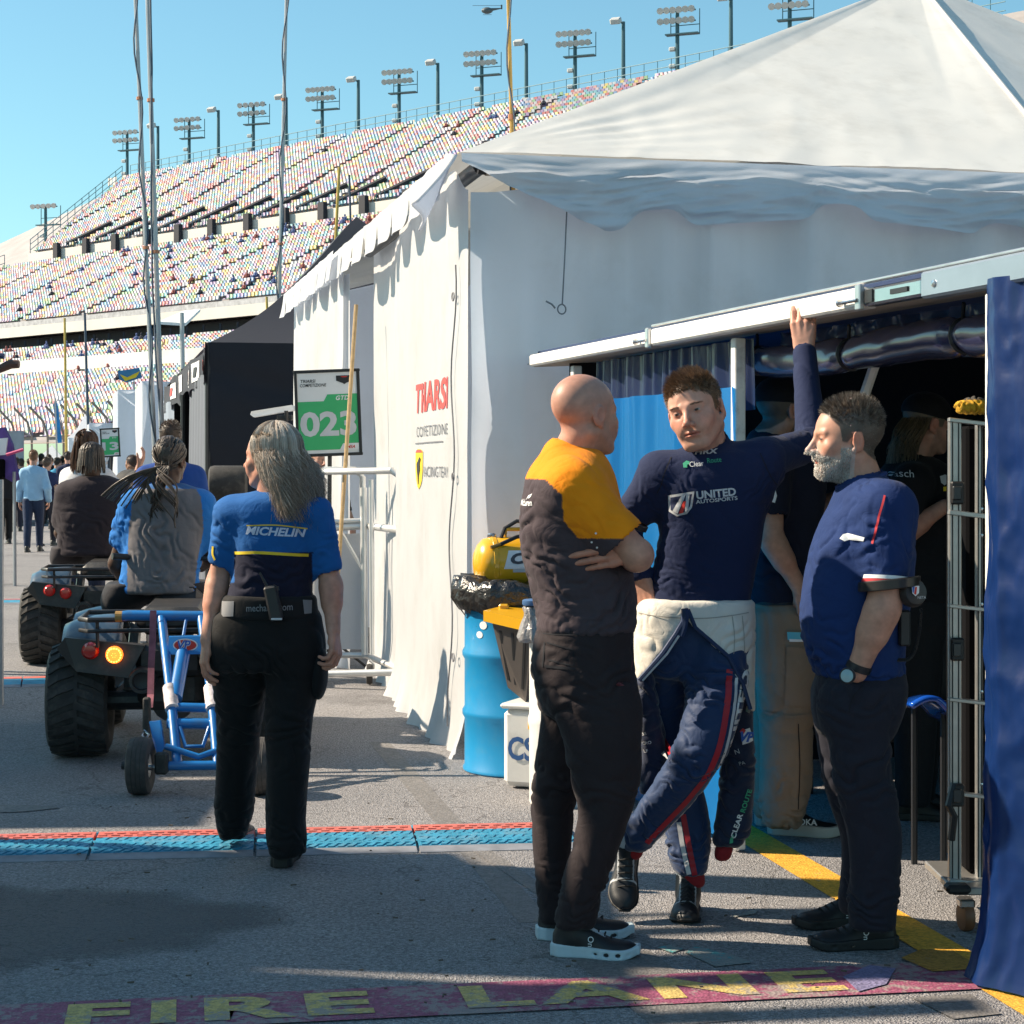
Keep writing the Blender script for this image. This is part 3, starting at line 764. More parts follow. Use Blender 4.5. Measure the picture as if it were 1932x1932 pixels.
c=on_side(788,885);hw=(on_side(795,885)-on_side(781,885)).length/2;hh=38/FPX*c.y
shield=[(-1,.85),(-.5,.97),(0,1),(.5,.97),(1,.85),(1,-.1),(.75,-.55),(.35,-.88),(0,-1),(-.35,-.88),(-.75,-.55),(-1,-.1)]
wrap_print('emblem',*poly2([(a*hw,b*hh)for a,b in shield]),c,-D1,UP,wl,M_YELP,tent,.004,reach=.4)
wrap_print('emblem',*poly2([(a*hw,.82*hh+b*hh*.18)for a,b in((-.95,0),(.95,0),(.5,.8),(-.5,.8))]),c,-D1,UP,wl,M_REDF,tent,.006,reach=.4)
horse=[(-.1,-.75),(.05,-.75),(.12,-.35),(.4,-.05),(.35,.3),(.55,.5),(.3,.62),(.05,.45),(-.15,.1),(-.5,.25),(-.35,-.1),(-.15,-.35)]
wrap_print('emblem',*poly2([(a*hw,b*hh)for a,b in horse]),c,-D1,UP,wl,M_BLACKP,tent,.008,reach=.4)
side_text('RACING TEAM',797,850,880,900,M_GREYP,shear=.1)
t2=thing('white_side_tent','second white tent bay behind the big white tent with scalloped edge','tent',TC+D1*4.5)
w2=sheet('side_wall',TC+D1*8.05+NL*.05,-D1,UP,3.55,EZ,90,40,wall_disp(8.2,.02,.05),M_VIN,t2)
sheet('side_valance',TC+D1*8.1+NL*.12+UP*(EZ+.06),-D1,UP,3.7,0,200,10,sc_disp,M_VIN,t2,bottom=sc_bottom,top=lambda u:np.zeros_like(u))
MB().prism([TC+D1*8.05+UP*EZ,TC+D1*4.4+UP*EZ,TC+D1*4.4+D2*4+UP*4.1,TC+D1*8.05+D2*4+UP*4.1],UP*.02).build('roof',M_VINR,t2)
MB().prism([TC+D1*8.05,TC+D1*8.05+D2*4,TC+D1*8.05+D2*4+UP*4.,TC+D1*8.05+UP*EZ],D1*.01).build('end_wall',M_VIN,t2)
sheet('side_curtain',TC+D1*4.46+NL*.02,D1,UP,.30,EZ-.1,12,20,lambda u,v:-.08*np.sin(u*10)*(1-v/4),M_VIN,t2)
wp=thing('wooden_pole','tan wooden pole leaning in front of the green number sign','pole',W(640,1010,13.3)*1)
MB().tube([W(636,1110,13.2),W(672,575,13.5)],.014,8).build('shaft',M_WOOD,wp,True)
# BLACK CANOPY ROW
KC=Vector((W(395,880,20).x,20,0));KZ=2.80
bt=thing('black_canopy_tent','black canopy tent with curved roof and white logo patches, beyond the white tent','tent',KC)
sheet('front_wall',KC,D2,UP,3.6,KZ,60,40,lambda u,v:.03*ridge(n3(u*1.2,v*.5,4.),2)+.025*ridge(n3(u*.5,v*2.2+u*.7,8.),2),M_BLACKC,bt)
kap=KC+D2*1.8+D1*1.8+UP*4.4
def kroof(p,q_,seed):
 def f(s,t):
  a=Vector(p).lerp(Vector(kap),t);b=Vector(q_).lerp(Vector(kap),t);c=a.lerp(b,s)
  c.z-=.20*math.sin(PI*min(1,t*1.05))*1.0*(1-.3*t);return c
 return f
kc=[KC+UP*KZ,KC+D2*3.6+UP*KZ,KC+D2*3.6+D1*3.6+UP*KZ,KC+D1*3.6+UP*KZ]
for i in range(4):MB().grid(kroof(kc[i],kc[(i+1)%4],i),14,14).build('roof_panel',M_BLACKT,bt,True)
def ksag(s):return 0
kv=sheet('side_valance',KC+D1*11.5+UP*(KZ+.01)+NL*.03,-D1,UP,11.55,.0,120,10,lambda u,v:.03*np.sin(u*2.3)+.02*fbm(n3(u,v*2,1.),2),M_BLACKT,bt,bottom=lambda u:-(.40+.05*np.sin(u*1.7)+.03*np.sin(u*4.1)),top=lambda u:np.zeros_like(u)-.06*np.abs(np.sin(u/11.5*PI*3)))
M_PATCH=mat('canopy_patch',(.62,.62,.64),.7)
for k,(u0,u1)in enumerate(((.25,.8),(1.6,2.5),(2.9,4.0),(5.0,6.6),(7.4,8.6))):
 v,f=poly2([(-.5,-.10),(.5,-.10),(.5,.12),(-.5,.12)]);v[:,0]*=(u1-u0)
 wrap_print('logo_patch',v,f,KC+D1*((u0+u1)/2)+UP*(KZ-.22),-D1,UP,kv,M_PATCH,bt,.01,maxlen=.2,reach=.5)
 wrap_print('logo_mark',*poly2([(-.25,-.05),(.1,-.05),(.25,.06),(-.1,.06)]),KC+D1*((u0+u1)/2)+UP*(KZ-.22),-D1,UP,kv,M_REDF if k%2==0 else M_BLACKP,bt,.02,maxlen=.2,reach=.5)
for dd in(0.02,5.6,11.4):MB().tube([KC+D1*dd+NL*.01,KC+D1*dd+NL*.01+UP*KZ],.035,8).build('post',M_BLK,bt)
sheet('side_curtain',KC+D1*3.4+NL*.01,-D1,UP,3.3,KZ-.3,70,20,lambda u,v:.06*np.sin(u*11)*(1-v/5),cloth('curtain_grey',(.16,.17,.20),.1,.6),bt)
sheet('side_curtain',KC+D1*11.4+NL*.01,-D1,UP,1.8,KZ-.3,30,20,lambda u,v:.05*np.sin(u*13),cloth('curtain_bluegrey',(.35,.40,.48),.2,.6),bt)
MB().prism([KC+D2*3.4+D1*3,KC+D2*3.4+D1*14,KC+D2*3.4+D1*14+UP*3,KC+D2*3.4+D1*3+UP*3],D2*.02).build('back_wall',M_DRAPE,bt)
MB().prism([KC+D1*3.6+UP*KZ,KC+D1*11.5+UP*KZ,KC+D1*11.5+D2*3.4+UP*(KZ+.05),KC+D1*3.6+D2*3.4+UP*(KZ+.05)],UP*.02).build('flat_roof',M_BLACKC,bt)
MB().prism([KC+D1*11.6,KC+D1*11.6+D2*3.4,KC+D1*11.6+D2*3.4+UP*KZ,KC+D1*11.6+UP*KZ],D1*.02).build('end_wall',M_DRAPE,bt)
def far_tent(name,label,x0,x1,ytop,Yf,depth,m,roof=0.,mroof=None,cat='tent',curt=True):
 a=W(x0,HZ,Yf);b=W(x1,HZ,Yf+.3);a.z=b.z=0;h=CAMH+(HZ-ytop)*Yf/FPX
 t=thing(name,label,cat,a)
 wd_=(b-a).length;ux=(b-a).normalized();dp=D1*depth
 sheet('front_wall',a,ux,UP,wd_,h,50,16,lambda u,v:.05*np.sin(u*8)+.03*fbm(n3(u*2,v,3.),2),m,t)
 sheet('side_wall',a+dp,-D1,UP,depth,h,70,14,lambda u,v:.05*np.sin(u*5)+.03*fbm(n3(u*2,v,7.),2),m,t)
 if roof:
  ap=a+ux*wd_*.5+dp*.5+UP*(h+roof)
  c=[a+UP*h-ux*.1,b+UP*h,b+dp+UP*h,a+dp+UP*h-ux*.1]
  for i in range(4):
   MB().grid(lambda s,tt,i=i:c[i].lerp(c[(i+1)%4],s).lerp(ap,tt)-UP*(.15*roof*math.sin(PI*tt)),4,6).build('roof_panel',mroof or m,t,True)
 else:MB().prism([a+UP*h,b+UP*h,b+dp+UP*h,a+dp+UP*h],UP*.03).build('roof',mroof or m,t)
 return t
far_tent('white_curtain_tent','narrow white curtained tent bay left of the black canopy',268,330,722,33,3.2,M_VIN)
far_tent('white_curtain_tent','white draped tent bay with blue shaded side by the far green sign',222,285,738,38,4.0,M_VIN)
tt=thing('dark_dome_tent','dark grey arched tent with logo panel farther down the row','tent',W(203,880,46)*Vector((1,1,0))if False else Vector((W(203,880,46).x,46,0)))
a0=Vector((W(203,880,46).x,46,0))
M_DOME=cloth('dome_grey',(.07,.07,.085),.05,.6)
def dome(s,t):
 ang=PI*s;r=1.9
 return a0+D2*(r-r*math.cos(ang))+UP*(1.55+2.0*math.sin(ang)**.8)+D1*(t*5)
MB().grid(dome,18,6).build('arched_roof',M_DOME,tt,True)
MB().prism([a0,a0+D2*.35,a0+D2*.35+UP*2.6,a0+UP*1.9],D1*.05).build('logo_panel',M_DOME,tt)
for k in range(2):MB().box(a0+D2*(.13+.14*k)+UP*2.1-D1*.03,(.10,.02,.3),(D2,D1,UP)).build('logo_patch',M_PATCH,tt)
text_on('JW',a0+D2*.18+UP*1.75-D1*.02,D2,UP,.28,M_PATCH,tt,shear=.2)
MB().prism([a0+D2*.4+D1*4.8,a0+D2*3.8+D1*4.8,a0+D2*3.8+D1*4.8+UP*1.6,a0+D2*.4+D1*4.8+UP*1.6],D1*.05).build('back_wall',M_DOME,tt)
far_tent('white_far_tent','pale tent with small dark letters just left of the dark arched tent',168,230,800,55,9,M_VIN)
far_tent('white_far_tent','distant white gabled tent above the heads of the crowd',130,190,826,80,14,M_VIN,1.2)
far_tent('white_far_tent','farthest low white tent roof at the end of the lane',60,130,868,120,10,M_VIN,1.0)
far_tent('grey_hauler','grey box trailer with a dark window at the left far end',-30,45,815,48,6,mat('hauler_grey',(.35,.38,.42),.5),0,cat='trailer')
# MASTS, FLAGS
M_POLE=mat('mast_grey',(.42,.42,.43),.45,.4,var=.1);M_CABLE=mat('mast_cable',(.05,.08,.12),.7)
def mast(x0,y0,x1,y1,Yb,r,label,cable=True,mcol=None,wob=1.):
 a=W(x0,y0,Yb);b=W(x1,y1,Yb);base_=a+(a-b)*(a.z/(b.z-a.z));
 t=thing('antenna_mast',label,'mast',base_,'antenna masts along the tent row')
 MB().tube([base_,base_.lerp(b,.5),b],[r,r*.9,r*.75],8).build('tube',mcol or M_POLE,t,True)
 if cable:
  n=40;q=MB();q.tube([base_.lerp(b,k/n)+Vector((r*1.25*math.cos(k*.8*wob),-abs(r*1.2*math.sin(k*.55))-r*.2,0))for k in range(n+1)],r*.38,5);q.build('cable',M_CABLE,t)
  for k in(.55,.8):MB().lathe(base_.lerp(b,k),(b-base_),[(r*1.1,-.02),(r*1.35,-.02),(r*1.35,.02),(r*1.1,.02)],8).build('clamp',mat('clamp_orange',(.5,.2,.1),.6),t)
mast(292,860,254,-40,26,.034,'grey mast with dark cable, left of the tall pair',True)
mast(302,720,277,-40,24,.036,'tallest pale metal mast, right of the tall pair',True,wob=.2)
mast(526,590,541,-30,30,.034,'grey mast leaning right above the black canopy',True)
mast(967,300,958,-40,14,.018,'thin mast wrapped in yellow tape behind the white tent corner',True,mat('mast_yellow',(.50,.30,.07),.6))
mast(630,520,640,315,30,.03,'thin yellow pole left of the white tent scallops',False,mat('mast_yellow2',(.55,.38,.08),.6))
mast(663,480,659,330,34,.025,'thin dark pole beside the yellow pole near the white tent',False,M_CABLE)
mast(345,720,343,590,40,.06,'short grey post with a flat white panel above the canopy',False)
MB().prism([W(300,612,40),W(350,615,40),W(378,588,42),W(345,592,42)],UP*.06).build('flat_panel',M_WHITE,bpy.data.objects['antenna_mast.006'])
mast(165,760,160,590,60,.05,'thin dark pole left of the tall mast pair',False,M_CABLE)
mast(125,840,122,600,62,.05,'thin pole with a yellow sleeve left of the tent row',False,mat('mast_yellow2',(.55,.38,.08),.6))
mast(506,640,503,560,34,.03,'short yellow pole with white box above the black canopy',False,mat('mast_yellow2',(.55,.38,.08),.6))
fl=thing('feather_flag','tall blue feather flag standing over the crowd','flag',Vector((W(111,880,60).x,60,0)))
q=MB();q.tube([fl.location,W(104,752,60)],.03,6);q.build('pole',M_POLE,fl)
MB().prism([W(104,750,60),W(110,770,60),W(113,800,60),W(117,835,60),W(109,836,60),W(104,800,60),W(101,765,60)],(0,.02,0)).build('banner',mat('flag_blue',(.02,.22,.55),.7,var=.4,vscale=3),fl)
f2=thing('roof_flag','blue and yellow banner sign above the far arched tent','banner',W(245,720,44))
MB().prism([W(222,700,44),W(262,694,44),W(268,712,44),W(238,722,44),W(225,716,44)],(0,.03,0)).build('panel',mat('banner_blue',(.03,.18,.42),.6),f2)
MB().prism([W(226,706,43.9),W(240,712,43.9),W(264,700,43.9),W(256,712,43.9),W(236,719,43.9)],(0,.03,0)).build('stripe',M_YELP,f2)
MB().tube([W(252,720,44.1),W(258,800,44.1)],.03,6).build('post',M_POLE,f2)
M_FENCE=mat('fence_rust',(.30,.22,.18),.8)
ff=thing('catch_fence','curved post catch fence along the track before the stand','fence',Vector((W(90,880,110).x,110,0)))
for k in range(9):
 x=30+k*30;b=Vector((W(x,880,110-k*2).x,110-k*2,0))
 MB().tube([b,b+UP*3.2,b+UP*4.0-Vector((.25,0,0)),b+UP*4.8-Vector((1.0,0,0))],.07,6).build('post',M_FENCE,ff)
for z in(.8,1.8,2.8):MB().tube([Vector((W(30,880,110).x,110,z)),Vector((W(270,880,94).x,94,z))],.02,5).build('cable',M_FENCE,ff)
# ACROSS THE LANE (left, mostly beyond the frame): builder for an added shade tent
def added_shade_tent(name,label,x0,x1,y0,y1,ze,zp,m,walls=True):
 c=[Vector((x0,y0,ze)),Vector((x1,y0,ze)),Vector((x1,y1,ze)),Vector((x0,y1,ze))];ap=Vector(((x0+x1)/2,(y0+y1)/2,zp))
 t=thing(name,label,'tent',Vector(((x0+x1)/2,(y0+y1)/2,0)))
 for i in range(4):MB().grid(lambda s,tt,i=i:c[i].lerp(c[(i+1)%4],s).lerp(ap,tt),4,4).build('roof_panel',m,t)
 for p in c:MB().tube([(p.x,p.y,0),p],.04,8).build('post',M_POLE,t)
 q=MB()
 for i in range(4):q.quad(c[i],c[(i+1)%4],c[(i+1)%4]-UP*.3,c[i]-UP*.3)
 q.build('valance',m,t)
 if walls:
  q=MB();q.quad((x0,y0,0),(x0,y1,0),(x0,y1,ze),(x0,y0,ze));q.build('back_wall',m,t)
 return t
 # THE BLUE AWNING GARAGE
RA,RB=Vector((.113,9.7,2.035)),Vector((1.39,5.6,2.06))
RD=(RB-RA).normalized();RDh=Vector((RD.x,RD.y,0)).normalized();RN=Vector((RDh.y,-RDh.x,0))
if RN.x>0:RN=-RN
RI=-RN
aw=thing('awning_garage','blue awning garage with white rail, rolled curtain and dark inside','awning',Vector((RA.x,RA.y,0)))
def rail_pt(t):return RA+(RB-RA)*t
def rail_at(x):
 r=(x-966)/FPX;d=RB-RA
 return(r*RA.y-RA.x)/(d.x-r*d.y)
def beam(name,t0,t1,hw,z0,z1,m,off=0.,bev=.008,parent=None):
 a,b=rail_pt(t0),rail_pt(t1);c=(a+b)/2+RN*off
 q=MB();q.box(c+UP*((z0+z1)/2),((b-a).length,hw*2,z1-z0),(RD,RN,RD.cross(RN)if RD.cross(RN).z>0 else RN.cross(RD)),bev);return q.build(name,m,parent or aw)
th=rail_at(1238);tb=rail_at(1640);tc_=rail_at(1752);te=1.22
r1=beam('rail',0,th,.030,-.028,.030,M_ALUP)
r2=beam('rail',th+.004,tb,.033,-.034,.036,M_ALUP)
beam('rail',tb,tc_,.026,-.030,.026,M_STEEL)
beam('rail',tc_,te,.030,-.040,.044,mat('rail_plate',(.34,.40,.46),.35,.6,var=.1))
beam('rail_top_strip',th,te,.012,.046,.056,M_ALU,.012,.003)
for t_,r in((th,r1),(tb,r2)):
 c=rail_pt(t_)
 MB().box(c+RN*.036,(.035,.02,.085),(RD,RN,UP),.004).build('bracket',M_ALU,aw)
 MB().cyl(c+RN*.05-RD*.11-UP*.01,c+RN*.05+RD*.01-UP*.01,.006,8).build('bolt',M_STEEL,aw)
 MB().cyl(c+RN*.05-RD*.118-UP*.01,c+RN*.05-RD*.108-UP*.01,.013,8).build('bolt_head',M_STEEL,aw)
c=rail_pt((tb*.35+tc_*.65))
MB().box(c+RN*.0285,(.11,.005,.016),(RD,RN,UP)).build('slot',M_BLK,aw)
MB().box(rail_pt(tb+.012)+RN*.0285,(.05,.006,.042),(RD,RN,UP)).build('slot',M_BLK,aw)
MB().lathe(rail_pt(tc_+.02)+RN*.031,RN,[(.0,.006),(.011,.004),(.012,0)],10).build('bolt_head',M_STEEL,aw)
c=rail_pt(0);MB().cyl(c-RD*.10-UP*.01,c-UP*.01,.005,6).build('bolt',M_STEEL,aw)
a,b=rail_pt(0),rail_pt(te)
MB().prism([a-UP*.03,b-UP*.03,b+RI*.22-UP*.02,a+RI*.22-UP*.02],UP*.006).build('soffit',cloth('soffit_tan',(.50,.42,.34),.0,.6),aw)
M_ROOFB=cloth('awning_roof',(.03,.05,.12),.0,.5)
MB().prism([a+UP*.03+RI*.02,b+UP*.03+RI*.02,b+RI*3.2+UP*.05,a+RI*3.2+UP*.05],UP*.02).build('roof',M_ROOFB,aw)
MB().prism([a+RI*3.2-UP*2.03,b+RI*3.2-UP*2.03,b+RI*3.2+UP*.05,a+RI*3.2+UP*.05],RI*.03).build('drape',M_DRAPE,aw)
e0=rail_pt(.07)+RI*.09;MB().prism([e0-UP*2.03,e0+D2*3.3-UP*2.03,e0+D2*3.3+UP*.03,e0+UP*.03],D1*.02).build('drape',M_DRAPE,aw)
e_=rail_pt(1.0)
for x in(1065,1366):
 p=rail_pt(rail_at(x))+RI*.06
 MB().box((p.x,p.y,p.z/2-.02),(.045,.045,p.z-.06),(RDh,RN,UP),.004).build('post',M_ALUP,aw)
p=rail_pt(rail_at(1867))+RI*.01
MB().box((p.x,p.y,p.z/2-.025),(.030,.035,p.z-.06),(RDh,RN,UP),.004).build('post',M_ALUP,aw)
t0,t1=rail_at(1085),rail_at(1372)
p0,p1=rail_pt(t0),rail_pt(t1);Ls=(p1-p0).length
M_SHEET=cloth('sheet_blue',(.003,.20,.56),.45,.35,(.003,.30,.85),bump=.2,bscale=10,spec=.5)
sheet('blue_sheet',Vector((p0.x,p0.y,.03))+RI*.05,RDh,UP,Ls,1.78,70,50,lambda u,v:.018*ridge(n3(u*5,v*.35,2.),2)+.02*np.sin(u*17+v)*np.clip(v-.9,0,1),M_SHEET,aw)
M_GATHER=cloth('gather_clear',(.030,.045,.11),.35,.25,(.05,.20,.52),bump=.15,bscale=14,spec=.7,bdist=.02)
sheet('gathered_curtain',Vector((p0.x,p0.y,1.80))+RI*.12,RDh,UP,Ls*.99,.20,120,14,lambda u,v:.016*np.sin(u*46+3*np.sin(u*7))+.012*ridge(n3(u*11,v*.8,5.),2),M_GATHER,aw,bottom=lambda u:-.06-.03*np.sin(u*5))
t0,t1=rail_at(1338),rail_at(1842)
M_ROLL=cloth('roll_satin',(.028,.030,.075),.0,.24,bump=.15,bscale=10,spec=.9,bdist=.015,coat=.3)
n=90;V_=[];ns=26
c0,c1=rail_pt(t0)+RI*.20-UP*.125,rail_pt(t1)+RI*.20-UP*.165
for i in range(n+1):
 t_=i/n;c=c0.lerp(c1,t_);c.z+=-.018*math.sin(t_*PI*2.0)
 pinch=1-.28*sum(math.exp(-((t_-s)/.018)**2)for s in(.02,.41,.80))
 for k in range(ns):
  a_=2*PI*k/ns;tw=a_+t_*2.2
  r=(.060+.012*t_)*pinch*(1+.05*math.sin(3*tw)+.05*math.sin(t_*31+2*a_)*math.exp(-((t_-.41)/.2)**2))+.0012*math.sin(t_*60+3*a_)
  V_.append(c+(RI*math.cos(a_)+UP*math.sin(a_))*r)
F_=np.array([(i*ns+k,i*ns+(k+1)%ns,(i+1)*ns+(k+1)%ns,(i+1)*ns+k)for i in range(n)for k in range(ns)])
mesh_obj('rolled_curtain',np.array([tuple(v)for v in V_]),F_,M_ROLL,aw,True)
ed=c1
MB().lathe(ed,RD,[(.072,-.02),(.080,-.02),(.082,.006),(.074,.008)],24).build('roll_rim',mat('rim_grey',(.32,.33,.36),.5),aw,True)
MB().lathe(ed,RD,[(.074,.004),(.05,.012),(.03,-.01),(.0,-.01)],24).build('roll_end',M_BLK,aw,True)
for s in(.02,.41,.80):
 c=c0.lerp(c1,s);c.z+=-.018*math.sin(s*PI*2)
 q=MB();q.tube([c+(RI*math.cos(a_)+UP*math.sin(a_))*.055 for a_ in[2*PI*k/14 for k in range(14)]],.008,5,closed=True)
 q.tube([c+UP*.05+RN*.01,c+UP*.10+RD*.04+RN*.03],.007,5);q.build('tie_strap',M_BLK,aw)
sheet('gathered_curtain',rail_pt(rail_at(1385))+RI*.21-UP*.085,RDh,UP,(rail_pt(rail_at(1858))-rail_pt(rail_at(1385))).length,.05,120,10,lambda u,v:.02*ridge(n3(u*8,v*9,5.),2)+.012*np.sin(u*40+20*v),M_GATHER,aw,bottom=lambda u:-.02-.01*np.sin(u*6))
MB().tube([rail_pt(rail_at(1388))+RI*.5-UP*.40,rail_pt(rail_at(1440))+RI*.5-UP*.06],.02,6).build('brace',M_ALUP,aw)
cu=thing('satin_curtain','shiny dark blue curtain hanging to the ground at the right edge','curtain',Vector((rail_pt(1.03).x,rail_pt(1.03).y,0)))
t0=rail_at(1872)
p0=rail_pt(t0);Lc=.85
def cdisp(u,v):
 f=.018*np.sin(u*21+.35*np.sin(v*1.3))+.016*ridge(n3(u*7+v*.12,v*.22,4.),2)+.007*ridge(n3(u*4+v*2.,v*3.5-u*3,7.),2)*np.clip(1.5-np.abs(v-.95)*1.3,.35,1.3)+.004*ridge(n3(u*13+v*5,v*7-u*6,3.),2)
 fl=np.clip(1-v/.30,0,1)**2
 return(-.035*fl*np.clip(1-u/.3,0,1),0*u,f*(1+.3*fl)+.035*fl)
cs=sheet('curtain_cloth',Vector((p0.x,p0.y,.012))+RN*.012,RDh,UP,Lc,p0.z-.03,90,130,cdisp,M_SATIN,cu)
MB().box(rail_pt(t0+.10)+RN*.015-UP*.005,(.9,.02,.04),(RD,RN,UP),.004).build('hem_bar',M_ALUP,cu)
M_SHT=cloth('shade_awning_white',(.72,.71,.70),0,.6)
def shade_awning(label,x0,x1,ze,zb,bays,y0,y1,xm=None,roofs=None):  # awning added out of view to cast shade over the lane
 t=thing('added_shade_awning',label,'awning',Vector(((x0+x1)/2,(y0+y1)/2,0)));zr=lambda x:ze+(zb-ze)*(x-x1)/(x0-x1);xm=xm or x1
 for pl in roofs or[[(xm,y0),(xm,y1),(x0,y1),(x0,y0)]]:MB().prism([(x,y,zr(x))for x,y in pl],UP*.02).build('roof_panel',M_SHT,t)  # roof of the added shade awning
 for a,b in bays:MB().prism([(x1,a,ze),(x1,b,ze),(xm-.002,b,zr(xm)),(xm-.002,a,zr(xm))],UP*.02).build('shade_awning_flap',M_SHT,t)
 MB().prism([(x0,y0,0),(x0,y1,0),(x0,y1,zb),(x0,y0,zb)],(-.02,0,0)).build('back_wall',M_SHT,t)
 for y in(y0+.05,y1-.05):MB().tube([(x1-.03,y,0),(x1-.03,y,ze)],.04,8).build('post',M_POLE,t)  # posts of the added shade awning
shade_awning('unseen white awning added across the lane, eave flaps and roof gapped to shape the sun bars',-9.0,-3.0,3.3,5.2,((1.5,6.02),(6.12,6.24),(6.46,6.60),(6.70,6.86),(7.10,7.20),(7.36,7.40)),1.5,7.78,-4.6,[[(-4.6,1.5),(-4.6,6.55),(-5.14,6.57),(-6.55,6.87),(-9,6.9),(-9,1.5)],[(-4.6,6.55),(-4.6,7.78),(-5.2,7.9),(-5.6,8.5),(-9,8.75),(-9,6.9),(-6.55,6.872),(-5.14,6.65)]])  # flap gaps and roof wedge shaped to let bars of sun through
shade_awning('second unseen white awning added across the lane to shade the ground beyond the cable ramp',-11.6,-6.45,3.95,4.9,((9.0,10.2),(10.28,10.9),(11.0,11.5),(11.62,12.7),(12.9,14.4)),9.0,14.4,-6.95)  # added out of view, set so its shade falls on the left lane
# FIGURES: distance fields turned into continuous skins
def V3(p):return np.array([p[0],p[1],p[2]],dtype=np.float32)
class Field:
 def __init__(s,lo,hi,h):
  s.lo=np.array(lo,dtype=np.float32);s.h=h
  n=np.ceil((np.array(hi)-s.lo)/h).astype(int)+1
  s.ax=[(s.lo[i]+h*np.arange(n[i])).astype(np.float32)for i in range(3)]
  s.d=np.full(tuple(n),.5,dtype=np.float32)
 def _blk(s,lo,hi,m):
  sl=[]
  for i in range(3):
   a=int(max(0,math.floor((lo[i]-m-s.lo[i])/s.h)));b=int(min(len(s.ax[i]),math.ceil((hi[i]+m-s.lo[i])/s.h)+1))
   if b<=a:return None
   sl.append(slice(a,b))
  return tuple(sl)
 def _xyz(s,sl):return s.ax[0][sl[0]][:,None,None],s.ax[1][sl[1]][None,:,None],s.ax[2][sl[2]][None,None,:]
 def add(s,prim,k=.0):
  fn,lo,hi=prim;sl=s._blk(lo,hi,k+4*s.h)
  if sl is None:return s
  nd=fn(*s._xyz(sl)).astype(np.float32);d=s.d[sl]
  if k>0:
   hh=np.clip(.5+.5*(d-nd)/k,0,1);s.d[sl]=d+(nd-d)*hh-k*hh*(1-hh)
  else:s.d[sl]=np.minimum(d,nd)
  return s
 def sub(s,prim,k=.0):
  fn,lo,hi=prim;sl=s._blk(lo,hi,k+4*s.h)
  if sl is None:return s
  nd=-fn(*s._xyz(sl)).astype(np.float32);d=s.d[sl]
  if k>0:
   hh=np.clip(.5+.5*(nd-d)/k,0,1);s.d[sl]=d+(nd-d)*hh+k*hh*(1-hh)
  else:s.d[sl]=np.maximum(d,nd)
  return s
 def cut(s,p,n,k=0.):
  p=V3(p);n=V3(n);n=n/np.linalg.norm(n)
  X,Yv,Z=s._xyz((slice(None),)*3);nd=(X-p[0])*n[0]+(Yv-p[1])*n[1]+(Z-p[2])*n[2]
  s.d=np.maximum(s.d,nd.astype(np.float32));return s
 def mesh(s):
  d=s.d;ins=d<0;ids=[];pos=[];edges=[]
  sh=np.array(d.shape);cs=sh-1
  for a in range(3):
   s0=[slice(None)]*3;s1=[slice(None)]*3;s0[a]=slice(0,-1);s1[a]=slice(1,None)
   c=ins[tuple(s0)]!=ins[tuple(s1)]
   e=np.argwhere(c)
   if len(e)==0:continue
   b1,b2=[(1,2),(2,0),(0,1)][a]
   e=e[(e[:,b1]>0)&(e[:,b2]>0)&(e[:,b1]<cs[b1])&(e[:,b2]<cs[b2])]
   e1=e.copy();e1[:,a]+=1
   v0=d[e[:,0],e[:,1],e[:,2]];v1=d[e1[:,0],e1[:,1],e1[:,2]]
   p=e.astype(np.float64);p[:,a]+=v0/(v0-v1)
   cc=[]
   for o1,o2 in((-1,-1),(0,-1),(0,0),(-1,0)):
    q=e.copy();q[:,b1]+=o1;q[:,b2]+=o2
    cc.append((q[:,0]*cs[1]+q[:,1])*cs[2]+q[:,2]);ids.append(cc[-1]);pos.append(p)
   cc=np.stack(cc,1);fl=v0>0;cc[fl]=cc[fl][:,::-1];edges.append(cc)
  if not ids:return np.zeros((0,3)),np.zeros((0,4),int)
  ids=np.concatenate(ids);pos=np.concatenate(pos);u,inv=np.unique(ids,return_inverse=True)
  cnt=np.bincount(inv);vs=np.stack([np.bincount(inv,pos[:,i])/cnt for i in range(3)],1)
  F=np.searchsorted(u,np.concatenate(edges))
  return vs*s.h+s.lo.astype(np.float64),F
def cone(a,b,r1,r2):
 a=V3(a);b=V3(b);ba=b-a;L2=max(float(ba@ba),1e-9);m=max(r1,r2)
 def f(X,Y,Z):
  x,y,z=X-a[0],Y-a[1],Z-a[2]
  t=np.clip((x*ba[0]+y*ba[1]+z*ba[2])/L2,0,1)
  return np.sqrt((x-t*ba[0])**2+(y-t*ba[1])**2+(z-t*ba[2])**2)-(r1+(r2-r1)*t)
 return f,np.minimum(a,b)-m,np.maximum(a,b)+m
def ell(c,r,R=None):
 c=V3(c);r=np.array(r,dtype=np.float32);m=float(r.max())
 def f(X,Y,Z):
  x,y,z=X-c[0],Y-c[1],Z-c[2]
  if R is not None:x,y,z=(x*R[0][0]+y*R[0][1]+z*R[0][2],x*R[1][0]+y*R[1][1]+z*R[1][2],x*R[2][0]+y*R[2][1]+z*R[2][2])
  k0=np.sqrt((x/r[0])**2+(y/r[1])**2+(z/r[2])**2);k1=np.sqrt((x/r[0]**2)**2+(y/r[1]**2)**2+(z/r[2]**2)**2)
  return k0*(k0-1)/np.maximum(k1,1e-6)
 return f,c-m,c+m
